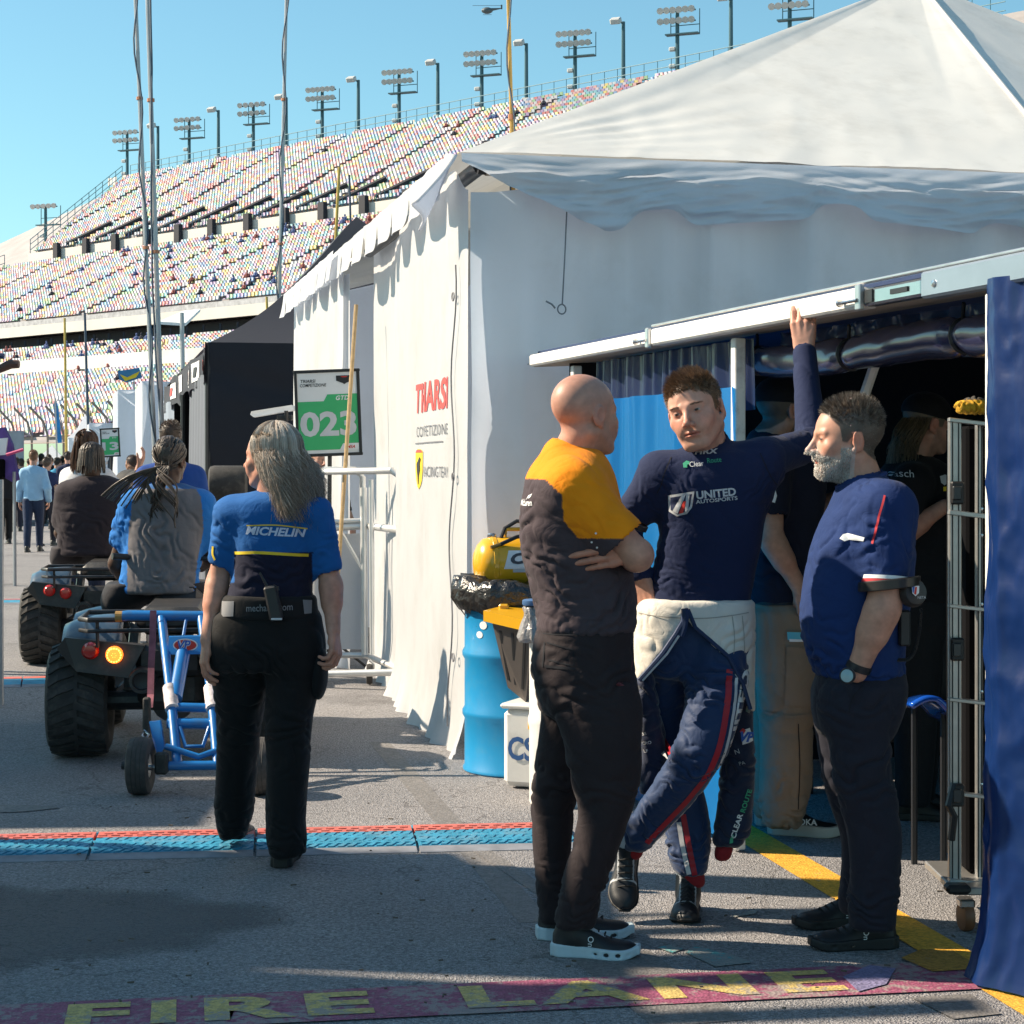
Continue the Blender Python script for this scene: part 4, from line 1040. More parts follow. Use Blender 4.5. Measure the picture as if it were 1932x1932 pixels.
def cint(t,ts,vs):
 ts=np.asarray(ts,float);vs=np.asarray(vs,float);m=np.gradient(vs,ts)
 t=np.clip(t,ts[0],ts[-1]);i=np.clip(np.searchsorted(ts,t)-1,0,len(ts)-2);h=ts[i+1]-ts[i];u=(t-ts[i])/h
 return(2*u**3-3*u**2+1)*vs[i]+(u**3-2*u**2+u)*h*m[i]+(-2*u**3+3*u**2)*vs[i+1]+(u**3-u**2)*h*m[i+1]
class Loft:
 """a vertical loft through silhouette rows: (row, x left, x right, distance, half depth)"""
 def __init__(s,rows,p=2.3):
  R=[]
  for(y,xl,xr,Y,ay)in rows:
   z=CAMH-(y-HZ)*Y/FPX;R.append((z,((xl+xr)/2-966)*Y/FPX,Y,(xr-xl)/2*Y/FPX,ay))
  R.sort();s.R=np.array(R);s.p=p
 def prim(s,off=0.,z0=None,z1=None,rnd=.02):
  R=s.R;zs=R[:,0];a0=zs[0]if z0 is None else z0;a1=zs[-1]if z1 is None else z1;p=s.p
  def f(X,Y,Z):
   z=Z.ravel();xc,yc,ax,ay=[cint(z,zs,R[:,i]).astype(np.float32)[None,None,:]for i in(1,2,3,4)]
   ax=np.maximum(ax+off,.004);ay=np.maximum(ay+off,.004)
   q=(np.abs((X-xc)/ax)**p+np.abs((Y-yc)/ay)**p)**(1/p)
   d=(q-1)*np.minimum(ax,ay)
   cap=np.maximum(a0-off-Z,Z-a1-off)
   dd=np.maximum(d,cap)
   o=np.sqrt(np.maximum(d+rnd,0)**2+np.maximum(cap+rnd,0)**2)-rnd
   return np.where((d>-rnd)&(cap>-rnd),o,dd)
  m=R[:,3].max()+abs(off);my=R[:,4].max()+abs(off)
  return f,np.array([(R[:,1]-R[:,3]).min()-abs(off),(R[:,2]-R[:,4]).min()-abs(off),a0-abs(off)]),np.array([(R[:,1]+R[:,3]).max()+abs(off),(R[:,2]+R[:,4]).max()+abs(off),a1+abs(off)])
def bounds(prims,m=.03):
 return np.min([p[1]for p in prims],0)-m,np.max([p[2]for p in prims],0)+m
def solid(prims,h,k=.03,subs=(),cuts=(),ksub=.004):
 """prims: list of prim or (prim, k)"""
 pl=[p if isinstance(p[0],tuple)else(p,k)for p in prims]
 lo,hi=bounds([p[0]for p in pl]);F=Field(lo,hi,h)
 for i,(p,kk)in enumerate(pl):F.add(p,kk if i else 0)
 for p in subs:F.sub(p,ksub)
 for(p,n)in cuts:F.cut(p,n)
 return F.mesh()
def vnormals(v,f):
 n=np.cross(v[f[:,2]]-v[f[:,0]],v[f[:,3]]-v[f[:,1]]);r=np.zeros_like(v)
 for i in range(4):
  for a in range(3):r[:,a]+=np.bincount(f[:,i],n[:,a],minlength=len(v))
 return r/np.maximum(np.linalg.norm(r,axis=1),1e-9)[:,None]
def relax(v,f,n=1,lam=.5):
 for _ in range(n):
  s=np.zeros_like(v);c=np.zeros(len(v))
  for i in range(4):
   a,b=f[:,i],f[:,(i+1)%4]
   for x,y in((a,b),(b,a)):
    for k in range(3):s[:,k]+=np.bincount(x,v[y,k],minlength=len(v))
    c+=np.bincount(x,minlength=len(v))
  v=v*(1-lam)+lam*s/np.maximum(c,1)[:,None]
 return v
def wrinkle(v,f,spec):
 """spec: list of (centre or None, reach, direction of the crease lines' normal, wavelength, amplitude)"""
 n=vnormals(v,f);d=np.zeros(len(v))
 for c,reach,ax,wl_,amp in spec:
  w=np.ones(len(v))if c is None else np.exp(-(((v-V3(c))/reach)**2).sum(1))
  ax=V3(ax);ax=ax/np.linalg.norm(ax);t=v@ax
  nz=fbm(v*(1.1/wl_)*.45+wl_*100,2)
  u=np.abs(np.mod(t/wl_+nz*1.1,1.)*2-1)
  d+=amp*1.15*w*(1-2*(1-u)**2.2)*np.clip(.55+1.1*pnoise(v*(.5/wl_)+7.1),0,1.2)
 return v+n*d[:,None]
M_SKIN=mat('skin',rough=.46,var=.16,vscale=38,bump=.22,bscale=420,bdist=.0012,sss=.10,attr=True,spec=.35)
def fabric(name,rough=.85,bump=.3,bscale=350,var=.08,sheen=.05,vscale=12,crease=.22):return mat(name,rough=rough,var=var,vscale=vscale,bump=bump,bscale=bscale,bdist=.0015,attr=True,sheen=sheen,spec=.25,crease=crease)
M_KNIT=fabric('knit');M_TWILL=fabric('twill',.8,.25,500);M_NOMEX=fabric('nomex',.62,.2,300,.06,.25)
M_HAIR=mat('hair',rough=.42,var=.12,attr=True,spec=.5)
M_EYE=mat('eye',rough=.12,var=0,attr=True,spec=.6)
M_LEATH=mat('shoe_leather',rough=.5,var=.12,vscale=30,attr=True,bump=.2,bscale=200,bdist=.001)
def colmesh(name,v,f,c,m,parent,smooth=True):
 c=np.broadcast_to(np.asarray(c,float),(len(v),3));return mesh_obj(name,v,f,m,parent,smooth,col=c)
def join(parts):
 vs,fs,cs,b=[],[],[],0
 for v,f,c in parts:
  if len(v)==0:continue
  vs.append(v);fs.append(f+b);cs.append(np.broadcast_to(np.asarray(c,float),(len(v),3)));b+=len(v)
 return np.concatenate(vs),np.concatenate(fs),np.concatenate(cs)
def rotm(yaw=0,pitch=0,roll=0):
 """head frame: x right hand of the figure, y forward, z up. yaw about z (0 = facing away from the camera, +Y), pitch up positive, roll to own right positive; degrees"""
 return np.array(Matrix.Rotation(math.radians(yaw),3,'Z')@Matrix.Rotation(math.radians(pitch),3,'X')@Matrix.Rotation(math.radians(roll),3,'Y'))
HL_Y=[-.125,-.09,-.05,-.02,-.002,.012,.026,.034,.05,.072,.11]
HL_Z=[-.075,-.070,-.045,-.015,.005,-.012,-.010,.030,.047,.064,.076]
def hair_zone(l,recede=0.):
 zm=np.interp(l[:,1],HL_Y,HL_Z);return l[:,2]-zm-recede*np.clip((l[:,1]-.02)/.06,0,1)
def head(skin,frame,org,neck=None,neck_r=(.058,.062),scale=1.,jaw=1.,nose=1.,h=.0024,lip=None,brow=None,hairc=None,stubble=None,stub_amt=0.,beard=0.,squint=.5,recede=0.,eyec=(.05,.03,.02),female=False,fine=True,brow_drop=0.):
 """returns the parts of a head in world space: (v, f, c), local->world function, eye patches"""
 R=frame;org=V3(org);s=scale
 inv=lambda p:(np.asarray(p,float)-org)@R/s
 fwd=lambda l:(np.asarray(l,float)*s)@R.T+org
 P=[]
 A=lambda pr,k=.02:P.append((pr,k))
 A(ell((0,-.020,.036),(.0755,.0955,.083)),0)
 A(ell((0,.012,.01),(.066,.080,.085)),.03)
 A(ell((0,.028,-.045),(.0565*jaw,.054,.060)),.03)
 A(ell((0,.060,-.098),(.026*jaw,.022,.018)),.026)
 for sx in(-1,1):
  A(cone((sx*.056*jaw,-.004,-.050),(sx*.027*jaw,.060,-.098),.017,.014),.024)
  A(ell((sx*.044,.057,-.026),(.021,.019,.019)),.022)
  A(cone((sx*.012,.0835,.0165-brow_drop),(sx*.042,.0705,.0175-brow_drop*1.0),.0085,.0075),.012)
  A(ell((sx*.026,.068,-.052),(.022,.02,.025)),.02)
 lo,hi=bounds([p[0]for p in P]);nb=None
 if neck is not None:
  nb=inv(neck);A(cone((0,-.026,-.060),nb,neck_r[0]/s,neck_r[1]/s),.022)
  A(cone((0,.012,-.085),nb+np.array([0,.03,.01]),.030,.03),.03)
  for sx in(-1,1):A(cone((sx*.050,-.03,-.055),nb+np.array([sx*.018,.045,.015]),.015,.013),.02)
 F=Field(*bounds([p[0]for p in P],.035),h)
 for i,(p,k)in enumerate(P):F.add(p,k if i else 0)
 for sx in(-1,1):
  F.sub(ell((sx*.0315,.0985,-.002),(.0215,.0200,.0125)),.012)
  F.add(ell((sx*.0315,.0700,-.001),(.0140,.0142,.0135)),.004)
  F.add(cone((sx*.018,.0795,.0075),(sx*.044,.0715,.0065),.0036,.0036),.005)
  F.sub(cone((sx*.020,.0985,-.052),(sx*.034,.088,-.078),.003,.003),.010)
 F.add(cone((0,.0835,.012),(0,.1035+.006*nose,-.030),.0070,.0095),.012)
 F.add(ell((0,.1055+.008*nose,-.0345),(.0105*nose,.0105,.0095)),.006)
 for sx in(-1,1):F.add(ell((sx*.0125*nose,.096+.003*nose,-.0385),(.0075,.0095,.0075)),.006)
 for sx in(-1,1):F.sub(ell((sx*.0062,.1045,-.0465),(.0032,.005,.003)),.003)
 F.sub(cone((-.003,.1,-.046),(-.003,.1,-.054),.003,.003),.006)
 F.add(cone((-.025,.0785,-.0650),(-.005,.0905,-.0612),.0026,.0044),.006);F.add(cone((.025,.0785,-.0650),(.005,.0905,-.0612),.0026,.0044),.006)
 F.add(cone((-.018,.0815,-.0715),(.018,.0815,-.0715),.0040,.0040),.006);F.add(ell((0,.0865,-.0712),(.013,.0055,.0048)),.005)
 F.sub(cone((-.026,.0885,-.0664),(.026,.0885,-.0664),.0020,.0020),.003);F.sub(cone((0,.1025,-.0662),(0,.1005,-.0662),.0025,.0025),.003)
 F.sub(cone((-.012,.092,-.084),(.012,.092,-.084),.004,.004),.010)
 if fine:
  for sx in(-1,1):
   Rr=np.array(Matrix.Rotation(sx*-.38,3,'Z')@Matrix.Rotation(-.18,3,'X')).T
   F.add(ell((sx*.0785,-.020,-.008),(.0075,.0195,.0315),Rr),.006)
   F.add(ell((sx*.0755,-.010,-.034),(.006,.009,.011)),.005)
   F.sub(ell((sx*.0870,-.017,-.003),(.0065,.0115,.0195),Rr),.004)
   F.add(ell((sx*.0775,-.006,-.012),(.004,.005,.009)),.004)
 if beard:
  F.add(ell((0,.052,-.098),(.040,.036,.030*beard)),.02)
  for sx in(-1,1):F.add(cone((sx*.060,.006,-.040),(sx*.034,.064,-.092),.010,.017),.014)
  F.add(cone((-.022,.088,-.053),(.022,.088,-.053),.006,.006),.01)
 if nb is not None:F.cut(nb+np.array([0,0,-.012]),(0,0,-1))
 v,f=F.mesh()
 c=np.tile(np.array(skin,float),(len(v),1))
 def mixc(w,col):
  w=np.clip(w,0,1)[:,None];c[:]=c*(1-w)+np.array(col)*w
 x,y,z=v[:,0],v[:,1],v[:,2];ax=np.abs(x)
 red=np.array(skin)*np.array([1.08,.78,.74])
 mixc(.55*np.exp(-(((ax-.04)/.022)**2+((z+.03)/.022)**2))*(y>.03),red)
 mixc(.6*np.exp(-((x/.016)**2+((z+.033)/.016)**2))*(y>.085),red)
 mixc(.75*(ax>.073)*np.exp(-((z+.01)/.035)**2)*(np.abs(y+.015)<.03),red)
 mixc(.45*np.exp(-(((ax-.031)/.022)**2+((z+.004)/.013)**2))*(y>.05),np.array(skin)*np.array([.72,.62,.62]))
 lipc=np.array(lip if lip is not None else np.array(skin)*np.array([.86,.52,.50]))
 mixc(.9*(1-((x/.0265)**2+((z+.0665)/.0082)**2)>0)*(y>.078),lipc)
 mixc(.9*np.exp(-((z+.0662)/.0016)**2)*(ax<.0262)*(y>.070),lipc*.40)
 if stubble is not None and stub_amt:
  zone=1/(1+np.exp(-(-.030-.9*(ax-.03)*(y>.03)-z+.10*(.05-y))/.006))*(z>-.135)*(y>-.012)
  must=np.exp(-((x/.026)**2+((z+.052)/.0075)**2))*(y>.07)
  sp=.75+.5*pnoise(v*400)
  keep=~((1-((x/.0215)**2+((z+.0665)/.0088)**2)>0)&(y>.078))
  mixc(np.maximum(zone,must)*stub_amt*sp*keep,stubble)
 if hairc is not None:
  mixc(np.clip(hair_zone(v,recede)/.006+.5,0,1)*((ax<.0765)|(z>.02)),hairc)
 eyes=[]
 if fine:
  for sx in(-1,1):
   nu,nv=16,10;ev=[];ec=[]
   for j in range(nv+1):
    for i in range(nu+1):
     u=i/nu*2-1;w=j/nv*2-1
     ang=u*.92;up=(.0063*(1-.55*squint))*(1-u*u)**.7;dn=-.0046*(1-.6*squint)*(1-u*u)**.7
     zz=(up if w>0 else-dn)*w-.0008+.001*u*sx
     r_=.0148;ey=.0700+math.sqrt(max(r_**2-(r_*math.sin(ang))**2*.8-zz*zz,1e-6))+.0012
     ev.append((sx*.0315+r_*.86*math.sin(ang),ey,zz))
     dx=(r_*.86*math.sin(ang));di=math.hypot(dx,zz*1.0)
     col=(.40,.36,.33)if di>.0058 else(eyec if di>.0026 else(.01,.01,.01))
     if w>.62:col=(.05,.035,.03)
     if abs(u)>.9:col=(.45,.25,.22)
     ec.append(col)
   w_=nu+1;ef=np.array([(j*w_+i,j*w_+i+1,(j+1)*w_+i+1,(j+1)*w_+i)for j in range(nv)for i in range(nu)])
   if sx>0:ef=ef[:,::-1]
   eyes.append((fwd(np.array(ev)),ef,np.array(ec)))
 return dict(v=fwd(v),f=f,c=c,l=v,fwd=fwd,inv=inv,eyes=eyes,R=R,org=org,s=s)
def tubes(paths,rad,cols,sides=3):
 """many thin tapering tubes; paths (N, S, 3), rad (S,) or (N, S), cols (N, 3)"""
 N,S,_=paths.shape;t=np.gradient(paths,axis=1);t/=np.maximum(np.linalg.norm(t,axis=2),1e-9)[...,None]
 ref=np.where(np.abs(t[...,2:3])>.9,np.array([1.,0,0]),np.array([0,0,1.]));a=np.cross(t,ref);a/=np.maximum(np.linalg.norm(a,axis=2),1e-9)[...,None];b=np.cross(t,a)
 rad=np.broadcast_to(rad,(N,S))[...,None]
 V_=np.stack([paths+rad*(a*math.cos(2*PI*k/sides)+b*math.sin(2*PI*k/sides))for k in range(sides)],2).reshape(-1,3)
 i0=(np.arange(N)*S*sides)[:,None,None]+(np.arange(S-1)*sides)[None,:,None]
 F_=np.stack([np.stack([i0[...,0]+k,i0[...,0]+(k+1)%sides,i0[...,0]+sides+(k+1)%sides,i0[...,0]+sides+k],-1)for k in range(sides)],2).reshape(-1,4)
 return V_,F_,np.repeat(cols,S*sides,0)
def short_hair(H,n,length,cols,parent,seed=1,recede=0.,flow=(0,.4,.6),lift=.55,rad=.0011,curl=.25,zmin=-.2,taper_sides=.35,name='hair',S=5,spike=0.):
 """tufts of short hair growing out of the scalp"""
 rs=np.random.RandomState(seed);l=H['l'];z=hair_zone(l,recede);ok=np.where((z>0)&(l[:,2]>zmin)&((np.abs(l[:,0])<.077)|(l[:,2]>.02)))[0]
 i=rs.choice(ok,n);p=l[i]+rs.normal(0,.0008,(n,3))
 nn=p-np.array([0,-.02,.02]);nn/=np.linalg.norm(nn,axis=1)[:,None]
 top=np.clip((p[:,2]-.03)/.07,0,1)[:,None]
 fl=np.array(flow)[None]*top+np.array([0,-.35,-.8])[None]*(1-top)
 clump=np.stack([pnoise(p*55+3.3*k)for k in range(3)],1)
 d=nn*lift*(.45+top*(.8+spike))+fl*.7+clump*(.55+spike)+rs.normal(0,.16,(n,3));d/=np.linalg.norm(d,axis=1)[:,None]
 L=(length*(taper_sides+(1-taper_sides)*top[:,0])*rs.uniform(.65,1.15,n))[:,None]
 s=np.linspace(0,1,S)
 path=p[:,None]+d[:,None]*(L[:,None]*s[None,:,None])+(fl*curl)[:,None]*(L[:,None]*(s**2)[None,:,None])-nn[:,None]*.003
 cc=np.array(cols)[rs.randint(0,len(cols),n)]*rs.uniform(.75,1.2,(n,1))
 v,f,c=tubes(H['fwd'](path.reshape(-1,3)).reshape(n,S,3),rad*(1-.8*s),cc)
 return colmesh(name,v,f,c,M_HAIR,parent,False)
def hand_prims(wr,ydir,zdir,curl=(.5,.6,.65,.7),thumb=(.5,.4),side=1,s=1.,spread=.06,tcurl=.3):
 """wr: wrist; ydir: towards the fingers; zdir: out of the back of the hand; side=+1 when the thumb lies on ydir x zdir"""
 y=np.array(V3(ydir),float);y/=np.linalg.norm(y);z=np.array(V3(zdir),float);z-=y*(z@y);z/=np.linalg.norm(z);x=np.cross(y,z)*side
 o=np.array(V3(wr),float);T=lambda a,b,c:o+s*(x*a+y*b+z*c);P=[]
 kn=[(.031,.086,.004),(.0105,.091,.006),(-.0105,.087,.004),(-.029,.078,.0)]
 for(a,b,c)in kn:P.append((cone(T(a*.55,.006,0),T(a,b,c),.0155*s,.0115*s),.010))
 P.append((cone(T(.012,.03,-.006),T(-.018,.045,-.006),.016*s,.014*s),.012))
 Ls=[(.042,.025,.021),(.046,.029,.022),(.042,.027,.022),(.033,.020,.019)]
 for i,(a,b,c)in enumerate(kn):
  th=0.;p=T(a,b,c);sp=(1.5-i)*spread;cu=curl[i]
  d0=np.array([math.sin(sp),math.cos(sp),0.]);r=[.0105,.0093,.0084,.0070]
  if i==3:r=[q*.88 for q in r]
  for j in range(3):
   th+=cu*(.8,1.15,.75)[j]
   dl=np.array([d0[0]*math.cos(th),d0[1]*math.cos(th),-math.sin(th)]);q=p+s*Ls[i][j]*(x*dl[0]+y*dl[1]+z*dl[2])
   P.append((cone(p,q,r[j]*s,r[j+1]*s),.003));p=q
 a1,a2=thumb;p=T(.018,.018,-.006);d=x*math.sin(a1)+y*math.cos(a1)-z*a2;d/=np.linalg.norm(d);q=p+d*.044*s;P.append((cone(p,q,.0165*s,.0125*s),.010))
 d2=d+y*tcurl*.6-z*tcurl-x*tcurl*.3;d2/=np.linalg.norm(d2);r_=q+d2*.032*s;P.append((cone(q,r_,.0122*s,.0105*s),.004))
 d3=d2+y*tcurl*.4-z*tcurl*.5-x*tcurl*.4;d3/=np.linalg.norm(d3);P.append((cone(r_,r_+d3*.026*s,.0108*s,.0085*s),.003))
 return P
def arm_mesh(sh,el,wr,skin,hand=None,h=.0032,r=(.048,.040,.040,.027),s=1.,from_=.0):
 sh,el,wr=[np.array(V3(p),float)for p in(sh,el,wr)]
 P=[(cone(sh+(el-sh)*from_,el,r[0]*s,r[1]*s),.0),(ell((sh*.55+el*.45),(.045*s,.045*s,.05*s)),.03),(cone(el,wr,r[2]*s,r[3]*s),.02),(cone(el*.85+wr*.15,el*.6+wr*.4,r[2]*1.06*s,r[2]*.98*s),.025)]
 if hand:P+=hand_prims(wr,**hand)
 v,f=solid(P,h);v=relax(v,f,1,.4)
 c=np.tile(np.array(skin,float),(len(v),1));
 t=np.linalg.norm(v-wr,axis=1)
 c*=(1+.10*pnoise(v*30)+.05*pnoise(v*110))[:,None]
 if hand:
  w=np.clip(1-np.abs(t-.12)/.08,0,1)[:,None]*.35;c=c*(1-w)+np.array(skin)*np.array([1.05,.78,.72])*w
 return v,f,c
def shoe(heel,toe,parent,up_col,sole_col,L=None,w=.050,hgt=.075,ankle=None,h=.004,accent=None,boot=0.,sole_h=.030,tilt=0.,name='shoe',pods=False):
 """heel and toe: ground points of the sole; sole and upper are separate skins"""
 heel=np.array(V3(heel),float);toe=np.array(V3(toe),float);y=toe-heel;Ls=np.linalg.norm(y)if L is None else L;y/=np.linalg.norm(y)
 x=np.cross(y,[0,0,1.]);x/=np.linalg.norm(x);z=np.cross(x,y)
 ys=np.array([0,.04,.12,.25,.45,.65,.8,.92,1.])*Ls
 wd_=np.array([.45,.68,.78,.76,.78,.98,1.,.76,.35])*w;cx=np.array([0,0,0,0,.004,.008,.006,.002,0.])
 top=np.array([.78,.95,1.05,1.12,1.05,.74,.62,.55,.40])*hgt
 def up(X,Y,Z):
  yy=np.clip(Y,0,Ls).ravel();W_=cint(yy,ys,wd_).astype(np.float32)[None,:,None];T_=cint(yy,ys,top).astype(np.float32)[None,:,None];C_=cint(yy,ys,cx).astype(np.float32)[None,:,None]
  q=(np.abs((X-C_)/W_)**2.4+np.abs(np.maximum(Z-.012,0)/(T_-.012))**2.4)**(1/2.4);d=(q-1)*np.minimum(W_,T_)
  return np.maximum(np.maximum(d,.010-Z),np.maximum(-Y-.001,Y-Ls))
 def sole(X,Y,Z):
  yy=np.clip(Y,0,Ls).ravel();W_=cint(yy,ys,wd_).astype(np.float32)[None,:,None]+.005;C_=cint(yy,ys,cx).astype(np.float32)[None,:,None]
  rise=.012*np.clip((Y/Ls-.78)/.22,0,1)**2;hh=sole_h*(1.15-.35*np.clip(Y/Ls,0,1))
  d=np.maximum(np.abs(X-C_)-W_,np.maximum(rise-Z,Z-hh-rise))
  return np.maximum(d,np.maximum(-Y-.008,Y-Ls-.006))
 Fu=Field((-.09,-.03,-.01),(.09,Ls+.03,.16+boot),h)
 Fu.add((up,np.array([-.08,0,0]),np.array([.08,Ls,.12])))
 Fu.add(cone((0,.065,hgt*.8),(0,.055-boot*.12,hgt*1.05+boot),.040,.040 if boot==0 else .043),.03)
 v,f=Fu.mesh();v=relax(v,f,1,.5)
 R_=np.stack([x,y,z],0);ti=heel
 c=np.tile(np.array(up_col,float),(len(v),1))
 if accent:
  for fn,col in accent:c[fn(v/np.array([w,Ls,hgt]),v)]=col
 o=colmesh(name,v@R_+ti,f,c,M_LEATH,parent)
 Fs=Field((-.09,-.03,-.01),(.09,Ls+.03,.08),h);Fs.add((sole,np.array([-.08,0,0]),np.array([.08,Ls,.05])))
 if pods:
  for sx in(-1,1):
   for k in range(7):Fs.sub(ell((sx*(w+.004),Ls*(.10+.135*k),.016),(.012,.010,.0065)),.003)
 v2,f2=Fs.mesh();v2=relax(v2,f2,3,.5)
 org=o
 so=colmesh('sole',v2@R_+ti,f2,np.array(sole_col),mat('shoe_sole',rough=.6,var=.1,attr=True),o)
 to_w=lambda p:np.asarray(p,float)@R_+ti
 return o,to_w
def laces(to_w,parent,col,L,hgt,n=5):
 q=MB()
 for k in range(n):
  y0=L*(.36+.075*k);z0=hgt*(1.10-.09*k)
  q.tube([to_w((-.024,y0,z0-.012)),to_w((0,y0+.008,z0+.003)),to_w((.024,y0+.004,z0-.012))],.0026,5)
 return q.build('lace',mat('lace',(*col,),.8),parent)
 # a clothed figure from its outline rows, joints and head
def pxcoords(v):return 966+v[:,0]/v[:,1]*FPX,HZ-(v[:,2]-CAMH)/v[:,1]*FPX
def figure(label,Y,skin,hd,torso,legs,arms,base,shirt_col,leg_col,shirt_mat=None,leg_mat=None,hem=None,waist=None,collar=.066,vox=.0058,shirt_name='shirt',leg_name='trousers',wr_s=(),wr_l=(),shoulder_r=.055,neckhole=True,fold=1.,group=None,kneck=.05,p_exp=2.3,cat='person',collar_up=.0,bodies=True,sleeve_r=None):
 H=head(skin,hd.pop('frame'),hd.pop('org'),hd.get('neck'),**{k:v for k,v in hd.items()if k!='neck'})
 T=Loft(torso,p_exp);LG=[Loft(r,2.15)for r in legs];neck=Vector(hd['neck'])
 parts=[(H['v'],H['f'],H['c'])]
 for a in arms:
  if a.get('skin',True):parts.append(arm_mesh(a['sh'],a['el'],a['wr'],skin,a.get('hand'),s=a.get('s',1.),h=a.get('h',.0034)))
 if bodies:
  tv,tf=solid([T.prim(-.016)],.016);parts.append((tv,tf,skin))
  if LG:lv,lf=solid([L.prim(-.016)for L in LG],.016,.01);parts.append((lv,lf,skin))
 v,f,c=join(parts)
 p=mesh_obj('person',v,f,M_SKIN,None,True,col=c,loc=Vector((base[0],base[1],base[2]if len(base)>2 else 0)))
 tag(p,label,cat,group)
 for e in H['eyes']:colmesh('eye',*e,M_EYE,p)
 zh=None if hem is None else W(0,hem,Y).z
 prims=[(T.prim(.003,z0=zh),0)];cav=[];cutp=[]
 for a in arms:
  sh,el,wr=Vector(a['sh']),Vector(a['el']),Vector(a['wr']);sl=a.get('sleeve',.7);r0,r1=a.get('sr',(.075,.066))
  prims.append((cone(neck+(sh-neck)*.28-UP*.015,sh,shoulder_r*.9,shoulder_r),kneck))
  if sl<=1:
   e_=sh.lerp(el,sl);prims.append((cone(sh,e_,r0,r1),kneck*.9));ax=(el-sh).normalized()
  else:
   e_=el.lerp(wr,sl-1);rm=a.get('rm',r1*1.12);prims.append((cone(sh,el,r0,rm),kneck*.9));prims.append((cone(el,e_,rm*.98,r1),.022));ax=(wr-el).normalized()
  cav.append((cone(e_-ax*.035,e_+ax*.2,max(r1-.012,.02),max(r1-.008,.02)),.004));cutp.append((cone(e_+ax*(r1+.085),e_+ax*(r1+.30),.12,.12)if False else None))
 up=Vector(H['fwd'](np.array([[0,-.02,-.05]]))[0])-neck;un=up.normalized()
 prims.append((cone(neck-un*.01,neck+un*(.012+collar_up),collar+.010,collar+.002),.022))
 F=Field(*bounds([q[0]for q in prims]),vox)
 for i,(q,k)in enumerate(prims):F.add(q,k if i else 0)
 if neckhole:F.sub(cone(neck+un*(.03+collar_up),neck+un*.2,collar-.002,collar+.012),.003);
 for q,k in cav:F.sub(q,k)
 v,f=F.mesh();v=relax(v,f,2,.5)
 spec=list(wr_s)
 zt=T.R[:,0];mid=T.R[len(T.R)//3]
 v=wrinkle(v,f,spec+[(None,1,(.55,.3,.8),.12,.0022*fold)])
 cc=shirt_col(v)if callable(shirt_col)else np.broadcast_to(np.array(shirt_col,float),(len(v),3))
 S=colmesh(shirt_name,v,f,cc,shirt_mat or M_KNIT,p)
 TR=None
 if LG:
  prims=[(L.prim(.003),.03)for L in LG]
  if waist:prims=[(Loft(waist).prim(.003),0)]+prims
  F=Field(*bounds([q[0]for q in prims]),vox)
  for i,(q,k)in enumerate(prims):F.add(q,k if i else 0)
  v,f=F.mesh();v=relax(v,f,2,.5);v=wrinkle(v,f,list(wr_l)+[(None,1,(.8,.3,.35),.12,.0025*fold)])
  cc=leg_col(v)if callable(leg_col)else np.broadcast_to(np.array(leg_col,float),(len(v),3))
  TR=colmesh(leg_name,v,f,cc,leg_mat or M_TWILL,p)
 return p,H,S,TR
def ribbon(pts,w,Yr,target,m,parent,name='stripe',n=24,off=.003):
 """a printed stripe running through sight points (x, y) on a garment"""
 P=[Vector((W(x,y,Yr).x,W(x,y,Yr).z))for x,y in pts];o=P[0];ts=np.linspace(0,len(P)-1,n)
 px_=np.array([cint(np.array([t]),np.arange(len(P)),[q.x for q in P])[0]for t in ts]);pz=np.array([cint(np.array([t]),np.arange(len(P)),[q.y for q in P])[0]for t in ts])
 dx,dz=np.gradient(px_),np.gradient(pz);L=np.hypot(dx,dz);nx,nz=-dz/L*w/2,dx/L*w/2
 vs=np.concatenate([np.stack([px_+nx,pz+nz],1),np.stack([px_-nx,pz-nz],1)]);fs=[(i,i+1,n+i+1,n+i)for i in range(n-1)]
 fs=[q[::-1]for q in fs]
 return wrap_print(name,vs,fs,Vector((0,Yr,0)),(1,0,0),UP,target,m,parent,off,.02,reach=.6)
def cam_text(s,x,y,Yr,size,target,m,parent,dx=(1,0,0),dy=UP,**k):return wrap_text(s,W(x,y,Yr),dx,dy,size,target,m,parent,reach=k.pop('reach',.3),**k)
def cam_poly(pts,Yr,target,m,parent,name='print',off=.003,reach=.4):
 o=W(*pts[0],Yr);vs=[(W(x,y,Yr).x-o.x,W(x,y,Yr).z-o.z)for x,y in pts]
 ar=sum(vs[i][0]*vs[(i+1)%len(vs)][1]-vs[(i+1)%len(vs)][0]*vs[i][1]for i in range(len(vs)))
 if ar<0:vs=vs[::-1]
 return wrap_print(name,*poly2(vs),o,(1,0,0),UP,target,m,parent,off,reach=reach)
M_SEAM=mat('seam_dark',(.008,.008,.012),.9)
M_NAVYP=mat('navy_print',(.01,.02,.07),.6);M_GREENP=mat('green_print',(.05,.40,.22),.6);M_BLUEPR=mat('blue_print',(.03,.12,.50),.6);M_SILVER=mat('silver_print',(.55,.56,.58),.5)
